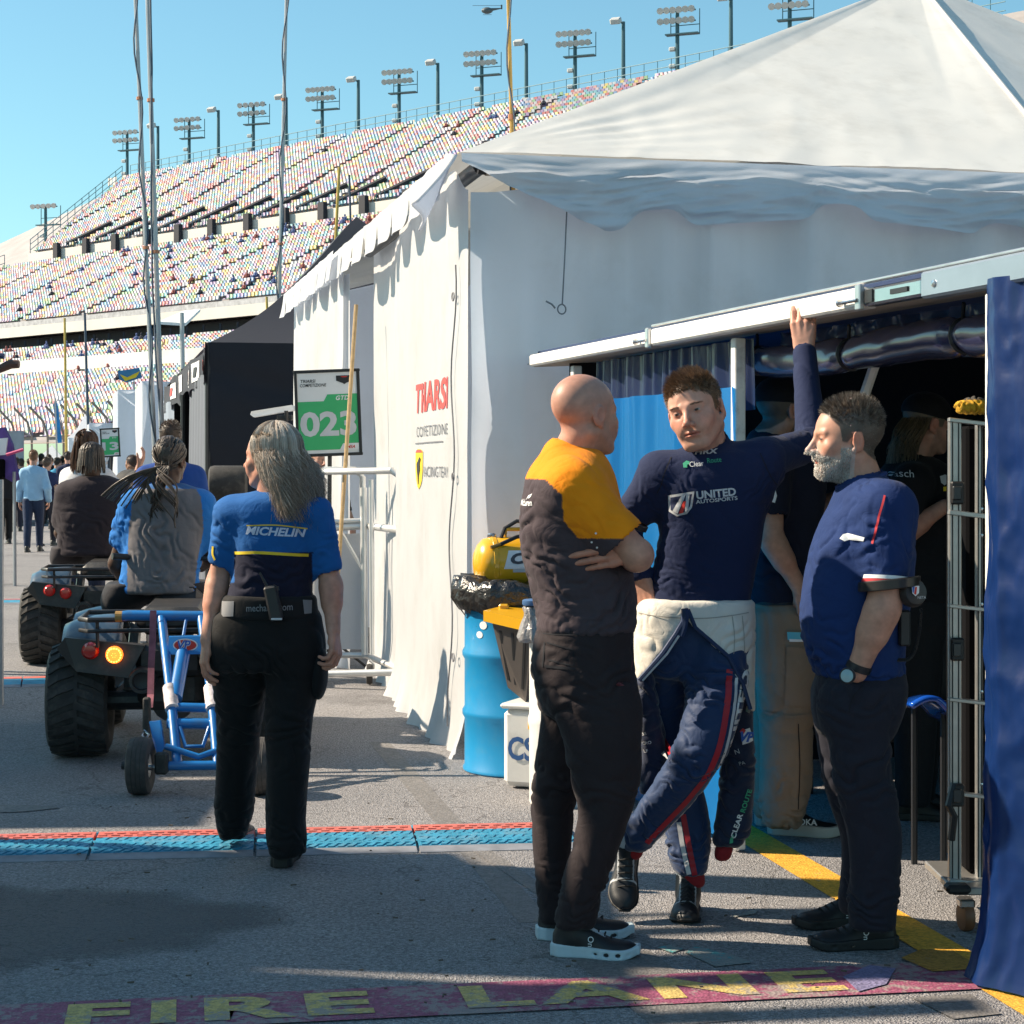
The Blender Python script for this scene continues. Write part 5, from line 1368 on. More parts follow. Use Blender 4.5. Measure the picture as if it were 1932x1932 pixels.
# THE DRIVER
def build_driver():
 Y=6.28;SK=(.60,.32,.23)
 neck=W(1345,862,Y+.03)
 hd=dict(frame=rotm(157,-3,14),org=W(1312,776,Y-.05),neck=neck,neck_r=(.060,.066),scale=1.10,jaw=1.02,nose=1.0,h=.0023,stubble=(.33,.19,.13),stub_amt=.30,hairc=(.15,.088,.05),squint=.62,recede=-.006,eyec=(.07,.05,.04),brow_drop=.001)
 torso=[(846,1296,1398,Y,.07),(862,1258,1430,Y,.095),(885,1234,1458,Y,.115),(915,1234,1462,Y,.128),(960,1244,1446,Y,.125),(1000,1246,1438,Y,.118),(1042,1241,1431,Y,.112),(1090,1231,1421,Y,.112),(1134,1225,1414,Y,.115),(1165,1222,1412,Y,.118)]
 hand_up=W(1517,652,6.70)
 arms=[dict(sh=W(1440,868,Y),el=W(1531,838,Y+.22),wr=W(1518,662,6.69),sleeve=1.97,sr=(.068,.040),rm=.056,s=.92,hand=dict(ydir=(-.02,.10,1),zdir=(-.35,-1,.1),curl=(.42,.46,.50,.55),thumb=(.35,.55),side=-1,s=1.12,spread=.05)),dict(sh=W(1246,895,Y),el=W(1176,992,Y+.02),wr=W(1208,1088,Y-.02),sleeve=1.95,sr=(.068,.038),rm=.055,s=.90,hand=dict(ydir=(.22,-.08,-1),zdir=(-.5,-.9,0),curl=(.25,.3,.35,.4),thumb=(.5,.2),side=-1,s=1.0))]
 legF=[(1205,1306,1410,6.25,.100),(1287,1298,1409,6.22,.098),(1353,1290,1393,6.18,.090),(1415,1272,1372,6.16,.085),(1466,1242,1342,6.18,.080),(1500,1220,1316,6.21,.075),(1535,1196,1284,6.25,.068),(1570,1179,1252,6.29,.060),(1603,1176,1220,6.32,.048)]
 legB=[(1205,1212,1312,6.33,.100),(1287,1214,1304,6.36,.095),(1353,1220,1298,6.40,.088),(1415,1234,1306,6.43,.082),(1466,1244,1318,6.45,.076),(1520,1252,1332,6.46,.074),(1570,1258,1338,6.46,.072),(1615,1264,1336,6.45,.066),(1648,1276,1331,6.44,.055)]
 waist=[(1150,1220,1412,6.29,.120),(1180,1214,1412,6.29,.122),(1230,1212,1412,6.29,.118),(1275,1214,1410,6.29,.10)]
 NAVY=(.010,.018,.060)
 p,H,S,T=figure('racing driver in navy long sleeved top with white folded overalls, arm raised to the rail',Y,SK,hd,torso,[legF,legB],arms,(W(1305,880,Y).x,Y),NAVY,(.012,.035,.105),leg_mat=M_NOMEX,waist=waist,vox=.0052,collar=.068,collar_up=.042,shirt_name='long_sleeved_top',leg_name='overall_legs',kneck=.06,shoulder_r=.06,wr_s=[(W(1270,930,Y-.1),(.09,.15,.09),(.7,0,.7),.035,.0035),(W(1440,930,Y-.1),(.10,.15,.09),(-.75,0,.6),.035,.004),(W(1300,1110,Y-.1),(.2,.2,.07),(.1,0,1),.032,.0035),(W(1250,1050,Y-.1),(.08,.2,.10),(.5,0,.9),.03,.003),(W(1190,980,Y),(.07,.1,.07),(.4,0,.9),.028,.004),(W(1525,845,Y+.2),(.07,.1,.07),(1,0,.3),.03,.004)],wr_l=[(W(1350,1290,6.15),(.10,.2,.09),(.25,0,1),.040,.009),(W(1260,1290,6.25),(.10,.2,.09),(-.25,0,1),.042,.008),(W(1300,1440,6.1),(.12,.2,.10),(.45,0,.9),.036,.010),(W(1215,1560,6.2),(.09,.2,.08),(.8,0,.5),.034,.009),(W(1300,1610,6.4),(.10,.2,.09),(.1,0,1),.034,.009)])
 short_hair(H,8000,.024,[(.17,.095,.05),(.24,.14,.08),(.11,.065,.038),(.34,.21,.125)],p,3,-.007,(.35,.62,.22),.85,.0011,.4,spike=.25)
 rs=np.random.RandomState(5);n=150;sx=np.where(rs.rand(n)<.5,-1,1);u=rs.rand(n)
 b0=np.stack([sx*(.013+.034*u),.0925-.016*u**2,.0175+.0035*np.sin(u*2.6)-.003*u+rs.normal(0,.0013,n)],1);d=np.stack([sx*.9,-.1+0*u,.15+0*u],1)*.008
 path=b0[:,None]+d[:,None]*np.linspace(0,1,3)[None,:,None];v,f,c=tubes(H['fwd'](path.reshape(-1,3)).reshape(n,3,3),.0005,np.tile((.20,.11,.065),(n,1)));colmesh('eyebrows',v,f,c,M_HAIR,p,False)
 tx=Vector((.985,.0,.10))
 cam_text('HRX',1328,852,Y,.0165,S,M_SILVER,S,(.98,0,.05),bold=.04,shear=.25,spacing=1.1,width=.078)
 cam_text('Clear',1308,875,Y,.017,S,M_WHITE,S,tx,width=.045);cam_text('Route',1341,868,Y,.016,S,M_GREENP,S,tx,width=.046)
 cam_poly([(1283,874),(1290,869),(1296,871),(1290,876),(1291,882),(1284,882)],Y,S,M_GREENP,S,'logo')
 cam_text('UNITED',1343,930,Y,.026,S,M_SILVER,S,(.99,0,.10),bold=.035,width=.128);cam_text('AUTOSPORTS',1344,942,Y,.0125,S,M_SILVER,S,(.99,0,.10),bold=.02,width=.135)
 cam_poly([(1256,934),(1303,926),(1299,956),(1290,968),(1272,973),(1258,964)],Y,S,M_SILVER,S,'shield');cam_poly([(1260,938),(1299,931),(1295,954),(1288,964),(1273,969),(1261,961)],Y,S,M_NAVYP,S,'shield',.005)
 cam_poly([(1279,935),(1287,933),(1273,968),(1264,963)],Y,S,M_SILVER,S,'shield',.007);cam_poly([(1283,945),(1288,944),(1283,966),(1275,968)],Y,S,M_REDP,S,'shield',.008);cam_poly([(1288,933),(1294,932),(1292,960),(1286,965)],Y,S,M_SILVER,S,'shield',.007)
 cam_poly([(1292,1131),(1306,1131),(1306,1143),(1292,1143)],Y,S,mat('tag_ochre',(.25,.17,.05),.7),S,'care_tag')
 for pts in([(1263,862),(1250,890),(1243,915),(1236,930)],[(1428,855),(1440,885),(1452,905),(1462,915)]):ribbon(pts,.0028,Y,S,M_SEAM,S,'seam',14)
 M_ST_R=mat('stripe_red',(.42,.015,.03),.6,var=.15);M_ST_W=mat('stripe_white',(.66,.66,.68),.6,var=.1)
 ribbon([(1372,1258),(1366,1320),(1352,1390),(1330,1450),(1290,1510),(1222,1596)],.020,6.2,T,M_ST_R,T)
 ribbon([(1386,1262),(1380,1325),(1365,1398),(1343,1460),(1303,1520),(1236,1602)],.010,6.2,T,M_ST_W,T)
 ribbon([(1229,1290),(1236,1330),(1243,1375),(1262,1415)],.017,6.3,T,M_ST_R,T);ribbon([(1219,1300),(1226,1345),(1236,1390),(1250,1425)],.020,6.3,T,M_ST_W,T)
 ribbon([(1288,1535),(1298,1590),(1310,1650)],.018,6.4,T,M_ST_R,T);ribbon([(1280,1550),(1288,1600),(1299,1648)],.015,6.4,T,M_ST_W,T)
 a,b=W(1374,1425,6.2),W(1404,1268,6.2);dv=(b-a);cam_text('UNITED',1390,1348,6.2,.030,T,M_WHITE,T,(dv.x,0,dv.z),Vector((-dv.z,0,dv.x)),bold=.04,width=.30,reach=.6)
 wl_=Loft([(1136,1212,1416,6.28,.128),(1152,1204,1416,6.28,.134),(1180,1202,1416,6.28,.138),(1230,1200,1416,6.28,.136),(1290,1198,1416,6.28,.132),(1340,1198,1416,6.28,.128)])
 prims=[wl_.prim(.013)];F=Field(*bounds(prims),.0055);F.add(prims[0])
 X,Yg,Z=F._xyz((slice(None),)*3);xv=966+X/Yg*FPX;yv=HZ-(Z-CAMH)/Yg*FPX
 lim=np.where(xv<1292,np.interp(xv,[1195,1206,1225,1250,1275,1292],[1272,1282,1262,1232,1192,1160]),np.interp(xv,[1292,1310,1340,1375,1400,1418],[1160,1186,1212,1242,1290,1342]))
 F.d=np.maximum(F.d,((yv-lim)*6.28/FPX*.8).astype(np.float32))
 v,f=F.mesh();v=relax(v,f,2,.5)
 v=wrinkle(v,f,[(W(1250,1220,6.15),(.10,.2,.12),(.8,0,.5),.05,.006),(W(1370,1220,6.15),(.12,.2,.12),(-.8,0,.5),.055,.006),(None,1,(.9,.1,.3),.09,.003)])
 L=colmesh('folded_overall_top',v,f,(.70,.665,.60),M_NOMEX,p)
 ribbon([(1205,1157),(1260,1162),(1330,1163),(1412,1155)],.003,6.2,L,mat('stitch_grey',(.35,.33,.30),.9),L,'seam')
 for pts in([(1378,1160),(1382,1200),(1380,1240)],[(1398,1160),(1402,1210),(1402,1280)]):ribbon(pts,.0025,6.2,L,mat('stitch_grey',(.35,.33,.30),.9),L,'seam',12)
 M_NV=mat('overall_navy',(.012,.03,.09),.6,var=.2)
 def edge(pts,r,nm,m,Yo=6.13):
  q=MB();q.tube([W(x,y,Yo+.0)for x,y in pts],r,7);return q.build(nm,m,p,True)
 edge([(1291,1150),(1290,1172),(1276,1196),(1250,1234),(1226,1262),(1206,1284)],.009,'zip_edge',M_NV);edge([(1298,1150),(1312,1184),(1342,1210),(1376,1240),(1402,1290),(1416,1338)],.007,'zip_edge',M_NV)
 edge([(1283,1196),(1258,1234),(1232,1262),(1212,1284)],.004,'zip_edge',M_ST_W,6.125)
 edge([(1292,1148),(1294,1165),(1290,1185),(1284,1200)],.012,'collar_strap',M_NV,6.13)
 def sleeve(rows,nm='hanging_sleeve'):
  LS=Loft(rows);v,f=solid([LS.prim(0)],.006);v=relax(v,f,2,.5);v=wrinkle(v,f,[(None,1,(.3,.2,.9),.05,.006)]);return colmesh(nm,v,f,(.010,.018,.05),M_NOMEX,p)
 sv=sleeve([(1240,1378,1414,6.32,.05),(1300,1376,1420,6.34,.055),(1370,1370,1421,6.36,.055),(1440,1362,1424,6.38,.055),(1520,1354,1420,6.40,.05),(1580,1346,1408,6.40,.045),(1598,1348,1394,6.40,.04)])
 LS=Loft([(1592,1350,1386,6.40,.036),(1612,1348,1380,6.40,.034),(1624,1347,1377,6.40,.032)]);v,f=solid([LS.prim(0)],.005);colmesh('sleeve_cuff',v,f,(.30,.02,.025),M_KNIT,sv)
 a,b=W(1384,1580,6.35),W(1416,1484,6.35);dv=b-a;dn=Vector((-dv.z,0,dv.x));ct=W(1397,1542,6.35)
 cam_text('CLEAR',1390,1558,6.35,.018,sv,M_WHITE,sv,(dv.x,0,dv.z),dn,bold=.03,width=.085);cam_text('ROUTE',1408,1511,6.35,.018,sv,M_GREENP,sv,(dv.x,0,dv.z),dn,bold=.03,width=.080)
 cam_poly([(1376,1592),(1379,1578),(1384,1574),(1384,1580),(1383,1590)],6.35,sv,M_GREENP,sv,'logo')
 cam_poly([(1396,1374),(1412,1370),(1420,1396),(1398,1402)],6.35,sv,M_WHITE,sv,'badge');cam_text('VP',1407,1387,6.35,.034,sv,M_BLUEPR,sv,(.97,0,-.1),bold=.05,shear=.2,off=.005);cam_poly([(1392,1376),(1398,1370),(1404,1374),(1398,1384)],6.35,sv,M_REDP,sv,'badge',.004)
 cam_text('PA',1398,1437,6.35,.012,sv,M_SILVER,sv,(.9,0,.3));cam_text('N',1388,1415,6.35,.016,sv,M_SILVER,sv,(.9,0,.3));cam_poly([(1404,1328),(1412,1324),(1416,1334),(1410,1342),(1403,1338)],6.35,sv,P_TEAL,sv,'logo')
 s2=sleeve([(1262,1206,1228,6.24,.04),(1320,1202,1240,6.26,.05),(1380,1206,1252,6.30,.05),(1430,1208,1258,6.34,.05),(1480,1206,1240,6.36,.045),(1500,1206,1226,6.36,.04)])
 for s_,x,y in(('ZERO',1220,1408),('LF',1222,1424),('OSS',1214,1390)):cam_text(s_,x,y,6.2,.011,s2,M_WHITE,s2,(.95,0,.25),reach=.5)
 pipe=[(lambda n_,v_:(np.abs(n_[:,1]-.66)<.012)&(n_[:,2]>.3),(.55,.58,.6)),(lambda n_,v_:(np.abs(np.abs(n_[:,0])-.55)<.05)&(n_[:,1]<.66)&(n_[:,2]>.55),(.40,.42,.45)),(lambda n_,v_:(n_[:,2]>1.55)&(n_[:,1]>.2),(.5,.55,.6))]
 t1=G(1296,1746);h1=Vector((t1.x+.03,t1.y+.27,0));sh,tw=shoe(h1,t1,p,(.010,.014,.020),(.012,.012,.012),w=.047,hgt=.080,boot=.075,sole_h=.014,accent=pipe,name='racing_boot');laces(tw,sh,(.015,.015,.015),.27,.095,6)
 h2,t2=W(1184,1622,6.40),W(1179,1722,6.27);h2=t2+(h2-t2).normalized()*.265
 sh,tw=shoe(h2,t2,p,(.010,.014,.020),(.012,.012,.012),w=.046,hgt=.080,boot=.05,sole_h=.014,accent=pipe,name='racing_boot');laces(tw,sh,(.015,.015,.015),.265,.095,6)
 for rows in([(1640,1284,1328,6.44,.042),(1660,1286,1330,6.44,.042),(1674,1288,1330,6.44,.04)],[(1590,1180,1220,6.33,.042),(1606,1178,1214,6.34,.042),(1622,1177,1208,6.35,.038)]):
  v,f=solid([Loft(rows).prim(0)],.005);colmesh('ankle_cuff',v,f,(.30,.02,.025),M_KNIT,p)
 return p
build_driver()
# THE BALD MAN
SK_B=(.52,.255,.175)
def build_bald():
 Yb=5.93
 loft=Loft([(845,1040,1125,Yb,.075),(862,1020,1140,Yb,.13),(890,1000,1155,Yb,.185),(930,990,1166,Yb,.205),(980,984,1176,Yb,.200),(1040,988,1184,Yb,.180),(1100,1004,1194,Yb,.165),(1150,1014,1198,Yb,.165),(1190,1016,1196,Yb,.170),(1230,1012,1192,Yb,.168),(1262,1012,1186,Yb,.15)])
 shR,elR=W(1090,925,Yb-.19),W(1203,1048,Yb-.19)
 wrR=W(1185,1040,Yb+.12)
 shL,elL=W(1098,925,Yb+.17),W(1176,1056,Yb+.20)
 wrL=W(1188,1035,Yb-.02)
 Rh=rotm(-78,-3,5)
 H=head(SK_B,rotm(-50,0,-3),W(1106,783,Yb-.01),W(1070,880,Yb),(.058,.066),1.06,stubble=(.30,.18,.13),stub_amt=.35,h=.0025)
 l=H['l'];w=np.clip(hair_zone(l)/.02,0,1)[:,None]*.20;H['c']=H['c']*(1-w)+np.array((.30,.22,.20))*w
 hR=dict(ydir=wrR-elR,zdir=(0,-1,.4),curl=(.5,.5,.5,.5),side=1)
 aR=arm_mesh(shR,elR,wrR,SK_B,None,r=(.053,.045,.047,.034))
 hw=W(1182,1052,Yb-.11)
 aL=arm_mesh(shL,elL,W(1196,1046,Yb+.02),SK_B,None,r=(.050,.043,.044,.03))
 P=hand_prims(W(1206,1034,Yb-.185),(-.95,-.06,-.16),(-.1,-1,.12),(.14,.16,.18,.2),(.3,.3),1,1.14,.0)
 hv,hf=solid(P,.0028);hv=relax(hv,hf,1,.4);hc=np.tile(np.array(SK_B)*np.array([1.0,.84,.80]),(len(hv),1))
 tv,tf=solid([loft.prim(-.014)],.014)
 lv,lf=solid([Loft(LEGS_B[0]).prim(-.014),(Loft(LEGS_B[1]).prim(-.014),.01)],.014)
 v,f,c=join([(H['v'],H['f'],H['c']),aR,aL,(hv,hf,hc),(tv,tf,SK_B),(lv,lf,SK_B)])
 p=mesh_obj('person',v,f,M_SKIN,None,True,col=c,loc=W(1105,1800,Yb)*Vector((1,1,0))if False else Vector((W(1105,880,Yb).x,Yb,0)))
 tag(p,'bald man in orange and charcoal t-shirt standing with folded arms, seen from behind','person')
 for e in H['eyes']:colmesh('eye',*e,M_EYE,p)
 seR=shR.lerp(elR,.78)
 prims=[(loft.prim(.004,z0=W(0,1190,Yb).z),0),(cone(shR+Vector((-.02,.02,.0)),seR,.082,.074),.05),(cone(shL,shL.lerp(elL,.72),.078,.070),.05),(cone(W(1062,868,Yb-.06),W(1088,915,Yb-.17),.05,.055),.05),(cone(W(1062,868,Yb+.06),W(1092,915,Yb+.15),.05,.055),.05),(cone(W(1068,862,Yb),W(1074,852,Yb),.072,.069),.02)]
 ax=(elR-shR).normalized()
 F=Field(*bounds([q[0]for q in prims]),.0055)
 for i,(q,k)in enumerate(prims):F.add(q,k if i else 0)
 F.sub(cone(W(1076,856,Yb),W(1084,830,Yb),.062,.066),.003)
 F.sub(cone(seR-ax*.02,seR+ax*.25,.058,.058),.004)
 F.sub(cone(seR+ax*.062,seR+ax*.30,.10,.10),.0)
 v,f=F.mesh();v=relax(v,f,2,.5)
 v=wrinkle(v,f,[(W(1020,1100,Yb-.12),(.16,.2,.10),(.45,0,.9),.050,.0075),(W(1150,1130,Yb-.15),(.12,.2,.12),(-.75,0,.65),.045,.0085),(W(1110,950,Yb-.24),(.10,.14,.09),(.5,0,.85),.05,.0045),(W(1010,1000,Yb),(.10,.3,.12),(.15,0,1),.055,.005),(W(1090,1175,Yb-.1),(.3,.3,.05),(0,0,1),.03,.004),(None,1,(.6,.2,.75),.11,.0025)])
 xv=966+v[:,0]/v[:,1]*FPX;yv=HZ-(v[:,2]-CAMH)/v[:,1]*FPX
 edge=np.interp(xv,[985,1000,1030,1060,1075,1100,1135,1150],[905,902,905,935,975,985,1000,1010])
 org=(yv<edge)|((xv>1062)&(yv<1016)&(v[:,1]<Yb-.02)&(np.linalg.norm(np.cross(v-V3(shR),np.array(ax)),axis=1)<.098))
 org|=(v[:,1]>Yb+.14)&(yv<1000)
 c=np.where(org[:,None],np.array((.88,.26,.004)),np.array((.060,.043,.050)))
 tee=colmesh('t_shirt',v,f,c,M_KNIT,p)
 M_OR=mat('tee_orange',(.88,.26,.004),.8)
 cn=W(1076,858,Yb);q=MB();q.tube([cn+Vector((.066*math.cos(a),.066*math.sin(a),-.010*math.cos(a)+.004))for a in[2*PI*k/28 for k in range(28)]],.006,6,closed=True);q.build('collar',M_OR,tee,True)
 NB=Vector((-.62,-.78,0)).normalized();ux=Vector((.78,-.62,0))
 wrap_text('McLaren',W(993,948,Yb-.1),ux,UP+ux*.12,.020,tee,M_WHITE,tee,bold=.02,width=.085)
 wrap_print('swoosh',*poly2([(-.02,-.010),(-.002,.006),(.02,.012),(.012,.001),(.0,-.004),(-.004,-.001)]),W(1008,938,Yb-.1),ux,UP,tee,M_WHITE,tee)
 dot=[(.0034*math.cos(a),.0034*math.sin(a))for a in[2*PI*k/8 for k in range(8)]]
 for x,y in((1120,1003),(1113,1020),(1123,1030)):wrap_print('press_stud',*poly2(dot),W(x,y,Yb-.1),(1,0,0),UP,tee,M_WHITE,tee)
 wch=W(1204,992,Yb+.03);q=MB();q.lathe(wch,(.4,-.2,.9),[(.026,-.010),(.031,-.008),(.031,.008),(.026,.010)],16);q.build('wrist_watch',M_BLK,p)
 L0,L1=Loft(LEGS_B[0],2.1),Loft(LEGS_B[1],2.1)
 zt=W(0,1178,Yb).z
 hip=Loft([(1172,1018,1192,Yb,.160),(1200,1012,1192,Yb,.168),(1250,1006,1194,Yb,.172),(1300,1012,1196,Yb,.165),(1345,1022,1196,Yb,.13)])
 v,f=solid([(hip.prim(.004),0),(L0.prim(.004),.03),(L1.prim(.004),.03)],.0055);v=relax(v,f,2,.5)
 v=wrinkle(v,f,[(W(1050,1290,Yb-.12),(.14,.2,.12),(.35,0,.94),.055,.007),(W(1150,1280,Yb-.12),(.14,.2,.10),(-.4,0,.9),.06,.006),(W(1140,1480,Yb-.1),(.12,.2,.10),(.35,0,.94),.06,.007),(W(1040,1480,Yb),(.12,.3,.12),(-.2,0,1),.06,.006),(W(1130,1690,Yb-.1),(.12,.2,.08),(.2,0,1),.035,.007),(W(1040,1690,Yb),(.12,.3,.08),(-.1,0,1),.04,.006),(None,1,(.9,.1,.3),.12,.003)])
 tr=colmesh('trousers',v,f,(.024,.016,.018),M_TWILL,p)
 M_SEAM=mat('seam_dark',(.008,.006,.007),.9)
 def on(pts,nm='seam',w=.0022,tgt=tr,mm=M_SEAM):
  vv=[];
  for(a,b)in zip(pts[:-1],pts[1:]):
   a=Vector(a);b=Vector(b);d=(b-a).normalized();n_=Vector((-d.y,d.x))*w;vv.append([a-n_,b-n_,b+n_,a+n_])
  vs=np.array([tuple(q)for qd in vv for q in qd]);fs=[tuple(range(4*i,4*i+4))for i in range(len(vv))]
  c0=W(1100,1300,Yb);wrap_print(nm,vs,fs,c0,(1,0,0),UP,tgt,mm,tgt,.0025)
 def px(x,y):c0=W(1100,1300,Yb);q=W(x,y,Yb);return(q.x-c0.x,q.z-c0.z)
 on([px(1030,1205),px(1078,1215),px(1080,1245),px(1032,1236)]);on([px(1026,1248),px(1082,1250)],w=.004);on([px(1026,1205),px(1022,1250)]);on([px(1012,1190),px(1190,1186)],w=.0018)
 acc=[(lambda n_,v_:(n_[:,1]>.34)&(n_[:,1]<.62)&(np.abs(n_[:,0])<.42)&(n_[:,2]>.55),(.50,.56,.60))]
 for he,to in((G(1044,1800),G(1205,1806)),(G(1016,1770),G(1192,1765))):
  sh_,tw=shoe(he,to,p,(.012,.012,.014),(.50,.60,.65),w=.050,hgt=.082,accent=acc,sole_h=.036,pods=True)
  ln=(to-he).length;laces(tw,sh_,(.02,.02,.02),ln,.085)
  text_on('On',tw((.0455,.46*ln,.055)),(0,0,-1),tw((0,1,0))-tw((0,0,0)),.018,M_WHITE,sh_,off=.006)
 q=MB();q.tube([W(1178,1215,Yb-.05),W(1190,1250,Yb-.09),W(1184,1290,Yb-.12),W(1165,1290,Yb-.17),W(1196,1306,Yb-.13)],.007,6);q.build('lanyard',mat('lanyard',(.10,.02,.03),.5,var=.9,vscale=60),p)
 return p
LEGS_B=([(1250,1020,1178,5.85,.08),(1320,1040,1207,5.83,.085),(1400,1066,1208,5.82,.085),(1460,1078,1206,5.82,.080),(1520,1094,1192,5.82,.075),(1580,1086,1172,5.82,.07),(1640,1070,1150,5.82,.066),(1700,1058,1126,5.82,.06),(1748,1050,1120,5.82,.055)],[(1250,1008,1150,6.00,.08),(1320,1024,1130,6.02,.085),(1400,1018,1110,6.04,.085),(1460,1010,1098,6.05,.080),(1530,1006,1080,6.06,.075),(1600,1008,1074,6.06,.07),(1660,1014,1072,6.06,.064),(1715,1018,1072,6.06,.058),(1740,1020,1072,6.06,.055)])
build_bald()
# THE BEARDED MAN
def build_bearded():
 Y=5.96;SK=(.54,.275,.19)
 neck=W(1628,915,Y)
 hd=dict(frame=rotm(93,0,0),org=W(1596,828,Y),neck=neck,neck_r=(.060,.066),scale=1.05,nose=.92,jaw=1.0,h=.0024,stubble=(.46,.43,.40),stub_amt=.85,beard=.6,hairc=(.10,.075,.06),squint=.85,recede=.012,eyec=(.06,.05,.04))
 torso=[(912,1592,1672,Y,.09),(930,1578,1690,Y,.15),(955,1568,1708,Y,.185),(985,1552,1716,Y,.200),(1020,1538,1720,Y,.200),(1060,1527,1721,Y,.188),(1110,1518,1717,Y,.175),(1160,1513,1710,Y,.170),(1205,1518,1704,Y,.170),(1240,1530,1702,Y,.168),(1276,1544,1704,Y,.165)]
 shL,elL,wrL=W(1676,958,Y-.17),W(1668,1142,Y-.20),W(1616,1268,Y-.16)
 shR,elR,wrR=W(1668,958,Y+.17),W(1660,1140,Y+.20),W(1612,1262,Y+.18)
 arms=[dict(sh=shL,el=elL,wr=wrL,sleeve=.62,sr=(.080,.066),s=1.22),dict(sh=shR,el=elR,wr=wrR,sleeve=.62,sr=(.080,.066),s=1.15,skin=True)]
 near=[(1290,1560,1706,Y-.09,.09),(1340,1556,1696,Y-.09,.092),(1400,1566,1678,Y-.09,.088),(1450,1572,1678,Y-.09,.082),(1510,1584,1690,Y-.09,.078),(1570,1600,1697,Y-.09,.075),(1640,1606,1697,Y-.09,.072),(1700,1604,1690,Y-.09,.068),(1752,1606,1686,Y-.09,.062)]
 far=[(1290,1540,1690,Y+.09,.09),(1340,1537,1670,Y+.09,.092),(1400,1544,1660,Y+.10,.088),(1450,1551,1655,Y+.10,.082),(1510,1566,1655,Y+.11,.078),(1570,1586,1655,Y+.12,.072),(1640,1591,1655,Y+.12,.068),(1690,1584,1650,Y+.12,.062),(1722,1588,1646,Y+.12,.058)]
 waist=[(1262,1548,1704,Y,.155),(1290,1540,1706,Y,.165),(1330,1537,1702,Y,.168),(1380,1545,1682,Y,.14)]
 p,H,S,T=figure('grey bearded man in blue t-shirt with headset on his arm, hand in pocket',Y,SK,hd,torso,[near,far],arms,(W(1615,880,Y).x,Y),(.008,.028,.115),(.016,.016,.026),hem=1274,waist=waist,vox=.0055,collar=.070,shirt_name='t_shirt',kneck=.06,shoulder_r=.062,wr_s=[(W(1600,1060,Y-.15),(.12,.2,.10),(-.5,0,.85),.06,.006),(W(1560,1220,Y-.1),(.14,.25,.09),(.35,0,.95),.045,.008),(W(1670,1020,Y-.2),(.10,.14,.09),(.35,0,.9),.045,.006),(W(1600,1262,Y-.1),(.25,.3,.05),(.1,0,1),.03,.006),(W(1640,970,Y-.15),(.09,.15,.10),(.85,0,.4),.05,.005)],wr_l=[(W(1600,1330,Y-.15),(.14,.2,.09),(.4,0,.9),.055,.006),(W(1640,1450,Y-.1),(.14,.2,.10),(-.3,0,1),.06,.006),(W(1640,1700,Y-.1),(.14,.2,.08),(.15,0,1),.04,.007),(W(1560,1480,Y),(.1,.2,.15),(1,0,.2),.05,.005)])
 short_hair(H,7000,.024,[(.10,.07,.05),(.16,.12,.09),(.28,.24,.20),(.07,.05,.04)],p,9,.016,(0,.25,.65),.9,.0011,.15,taper_sides=.18,spike=.45)
 rs=np.random.RandomState(4);l=H['l'];x,y,z=l[:,0],l[:,1],l[:,2];ax=np.abs(x)
 zone=(z<-.030-.9*np.maximum(ax-.03,0)*(y>.03)+.10*(.05-y))&(z>-.135)&(y>.0)&~((x/.022)**2+((z+.0665)/.0085)**2<1)|(((x/.028)**2+((z+.053)/.007)**2<1)&(y>.07))
 idx=rs.choice(np.where(zone&(z>-.128))[0],3800);q=l[idx];nn=q-np.array([0,.01,-.05]);nn/=np.linalg.norm(nn,axis=1)[:,None]
 d=nn*.55+np.array([0,.25,-.75])+rs.normal(0,.25,(len(q),3));d/=np.linalg.norm(d,axis=1)[:,None];L=rs.uniform(.004,.0085,len(q))[:,None,None]
 path=q[:,None]+d[:,None]*L*np.linspace(0,1,3)[None,:,None];cc=np.array([(.60,.57,.53),(.45,.42,.38),(.30,.25,.21),(.70,.68,.64)])[rs.randint(0,4,len(q))]
 v,f,c=tubes(H['fwd'](path.reshape(-1,3)).reshape(-1,3,3),np.array([.0009,.0007,.0002]),cc);colmesh('beard',v,f,c,M_HAIR,p,False)
 cn=neck+Vector((-.005,0,.018));q=MB();q.tube([cn+Vector((.074*math.cos(a),.074*math.sin(a),.022*math.cos(a)-.004))for a in[2*PI*k/30 for k in range(30)]],.008,6,closed=True);q.build('collar',mat('tee_blue_rib',(.012,.035,.14),.85),S,True)
 M_RP=mat('piping_red',(.55,.03,.04),.7)
 ribbon([(1640,932),(1632,960),(1626,985),(1622,1005),(1618,1020)],.006,Y,S,M_RP,S,'piping',20)
 ax=(elL-shL).normalized();e_=shL.lerp(elL,.62)
 for off_,r_,h_,m_ in((.030,.072,.011,M_WHITE),(.044,.0715,.018,M_RP)):
  q=MB();q.lathe(e_+ax*(off_),ax,[(.060,-h_/2),(r_,-h_/2),(r_,h_/2),(.060,h_/2)],26);q.build('sleeve_band',m_,S,True)
 cam_poly([(1566,1012),(1572,1004),(1580,1002),(1606,1009),(1604,1016),(1582,1014),(1574,1017)],Y,S,M_WHITE,S,'chest_logo')
 ribbon([(1608,1280),(1590,1300),(1582,1330)],.003,Y,T,M_SEAM,T,'pocket_edge',10)
 wv=(elL-wrL).normalized();wc=wrL+wv*.018
 q=MB();q.lathe(wc,wv,[(.034,-.012),(.040,-.010),(.040,.010),(.034,.012)],20);wt=q.build('watch',M_BLK,p,True)
 fc=W(1600,1275,Y-.235);nz=Vector((-.45,-.85,.1)).normalized()
 MB().lathe(fc,nz,[(.0,.0),(.024,.0),(.025,.008),(.021,.012),(.0195,.011)],22).build('watch_case',M_BLK,wt,True);MB().lathe(fc+nz*.0105,nz,[(.0195,0),(.0,.001)],20).build('watch_face',mat('watch_glass',(.25,.38,.42),.1),wt)
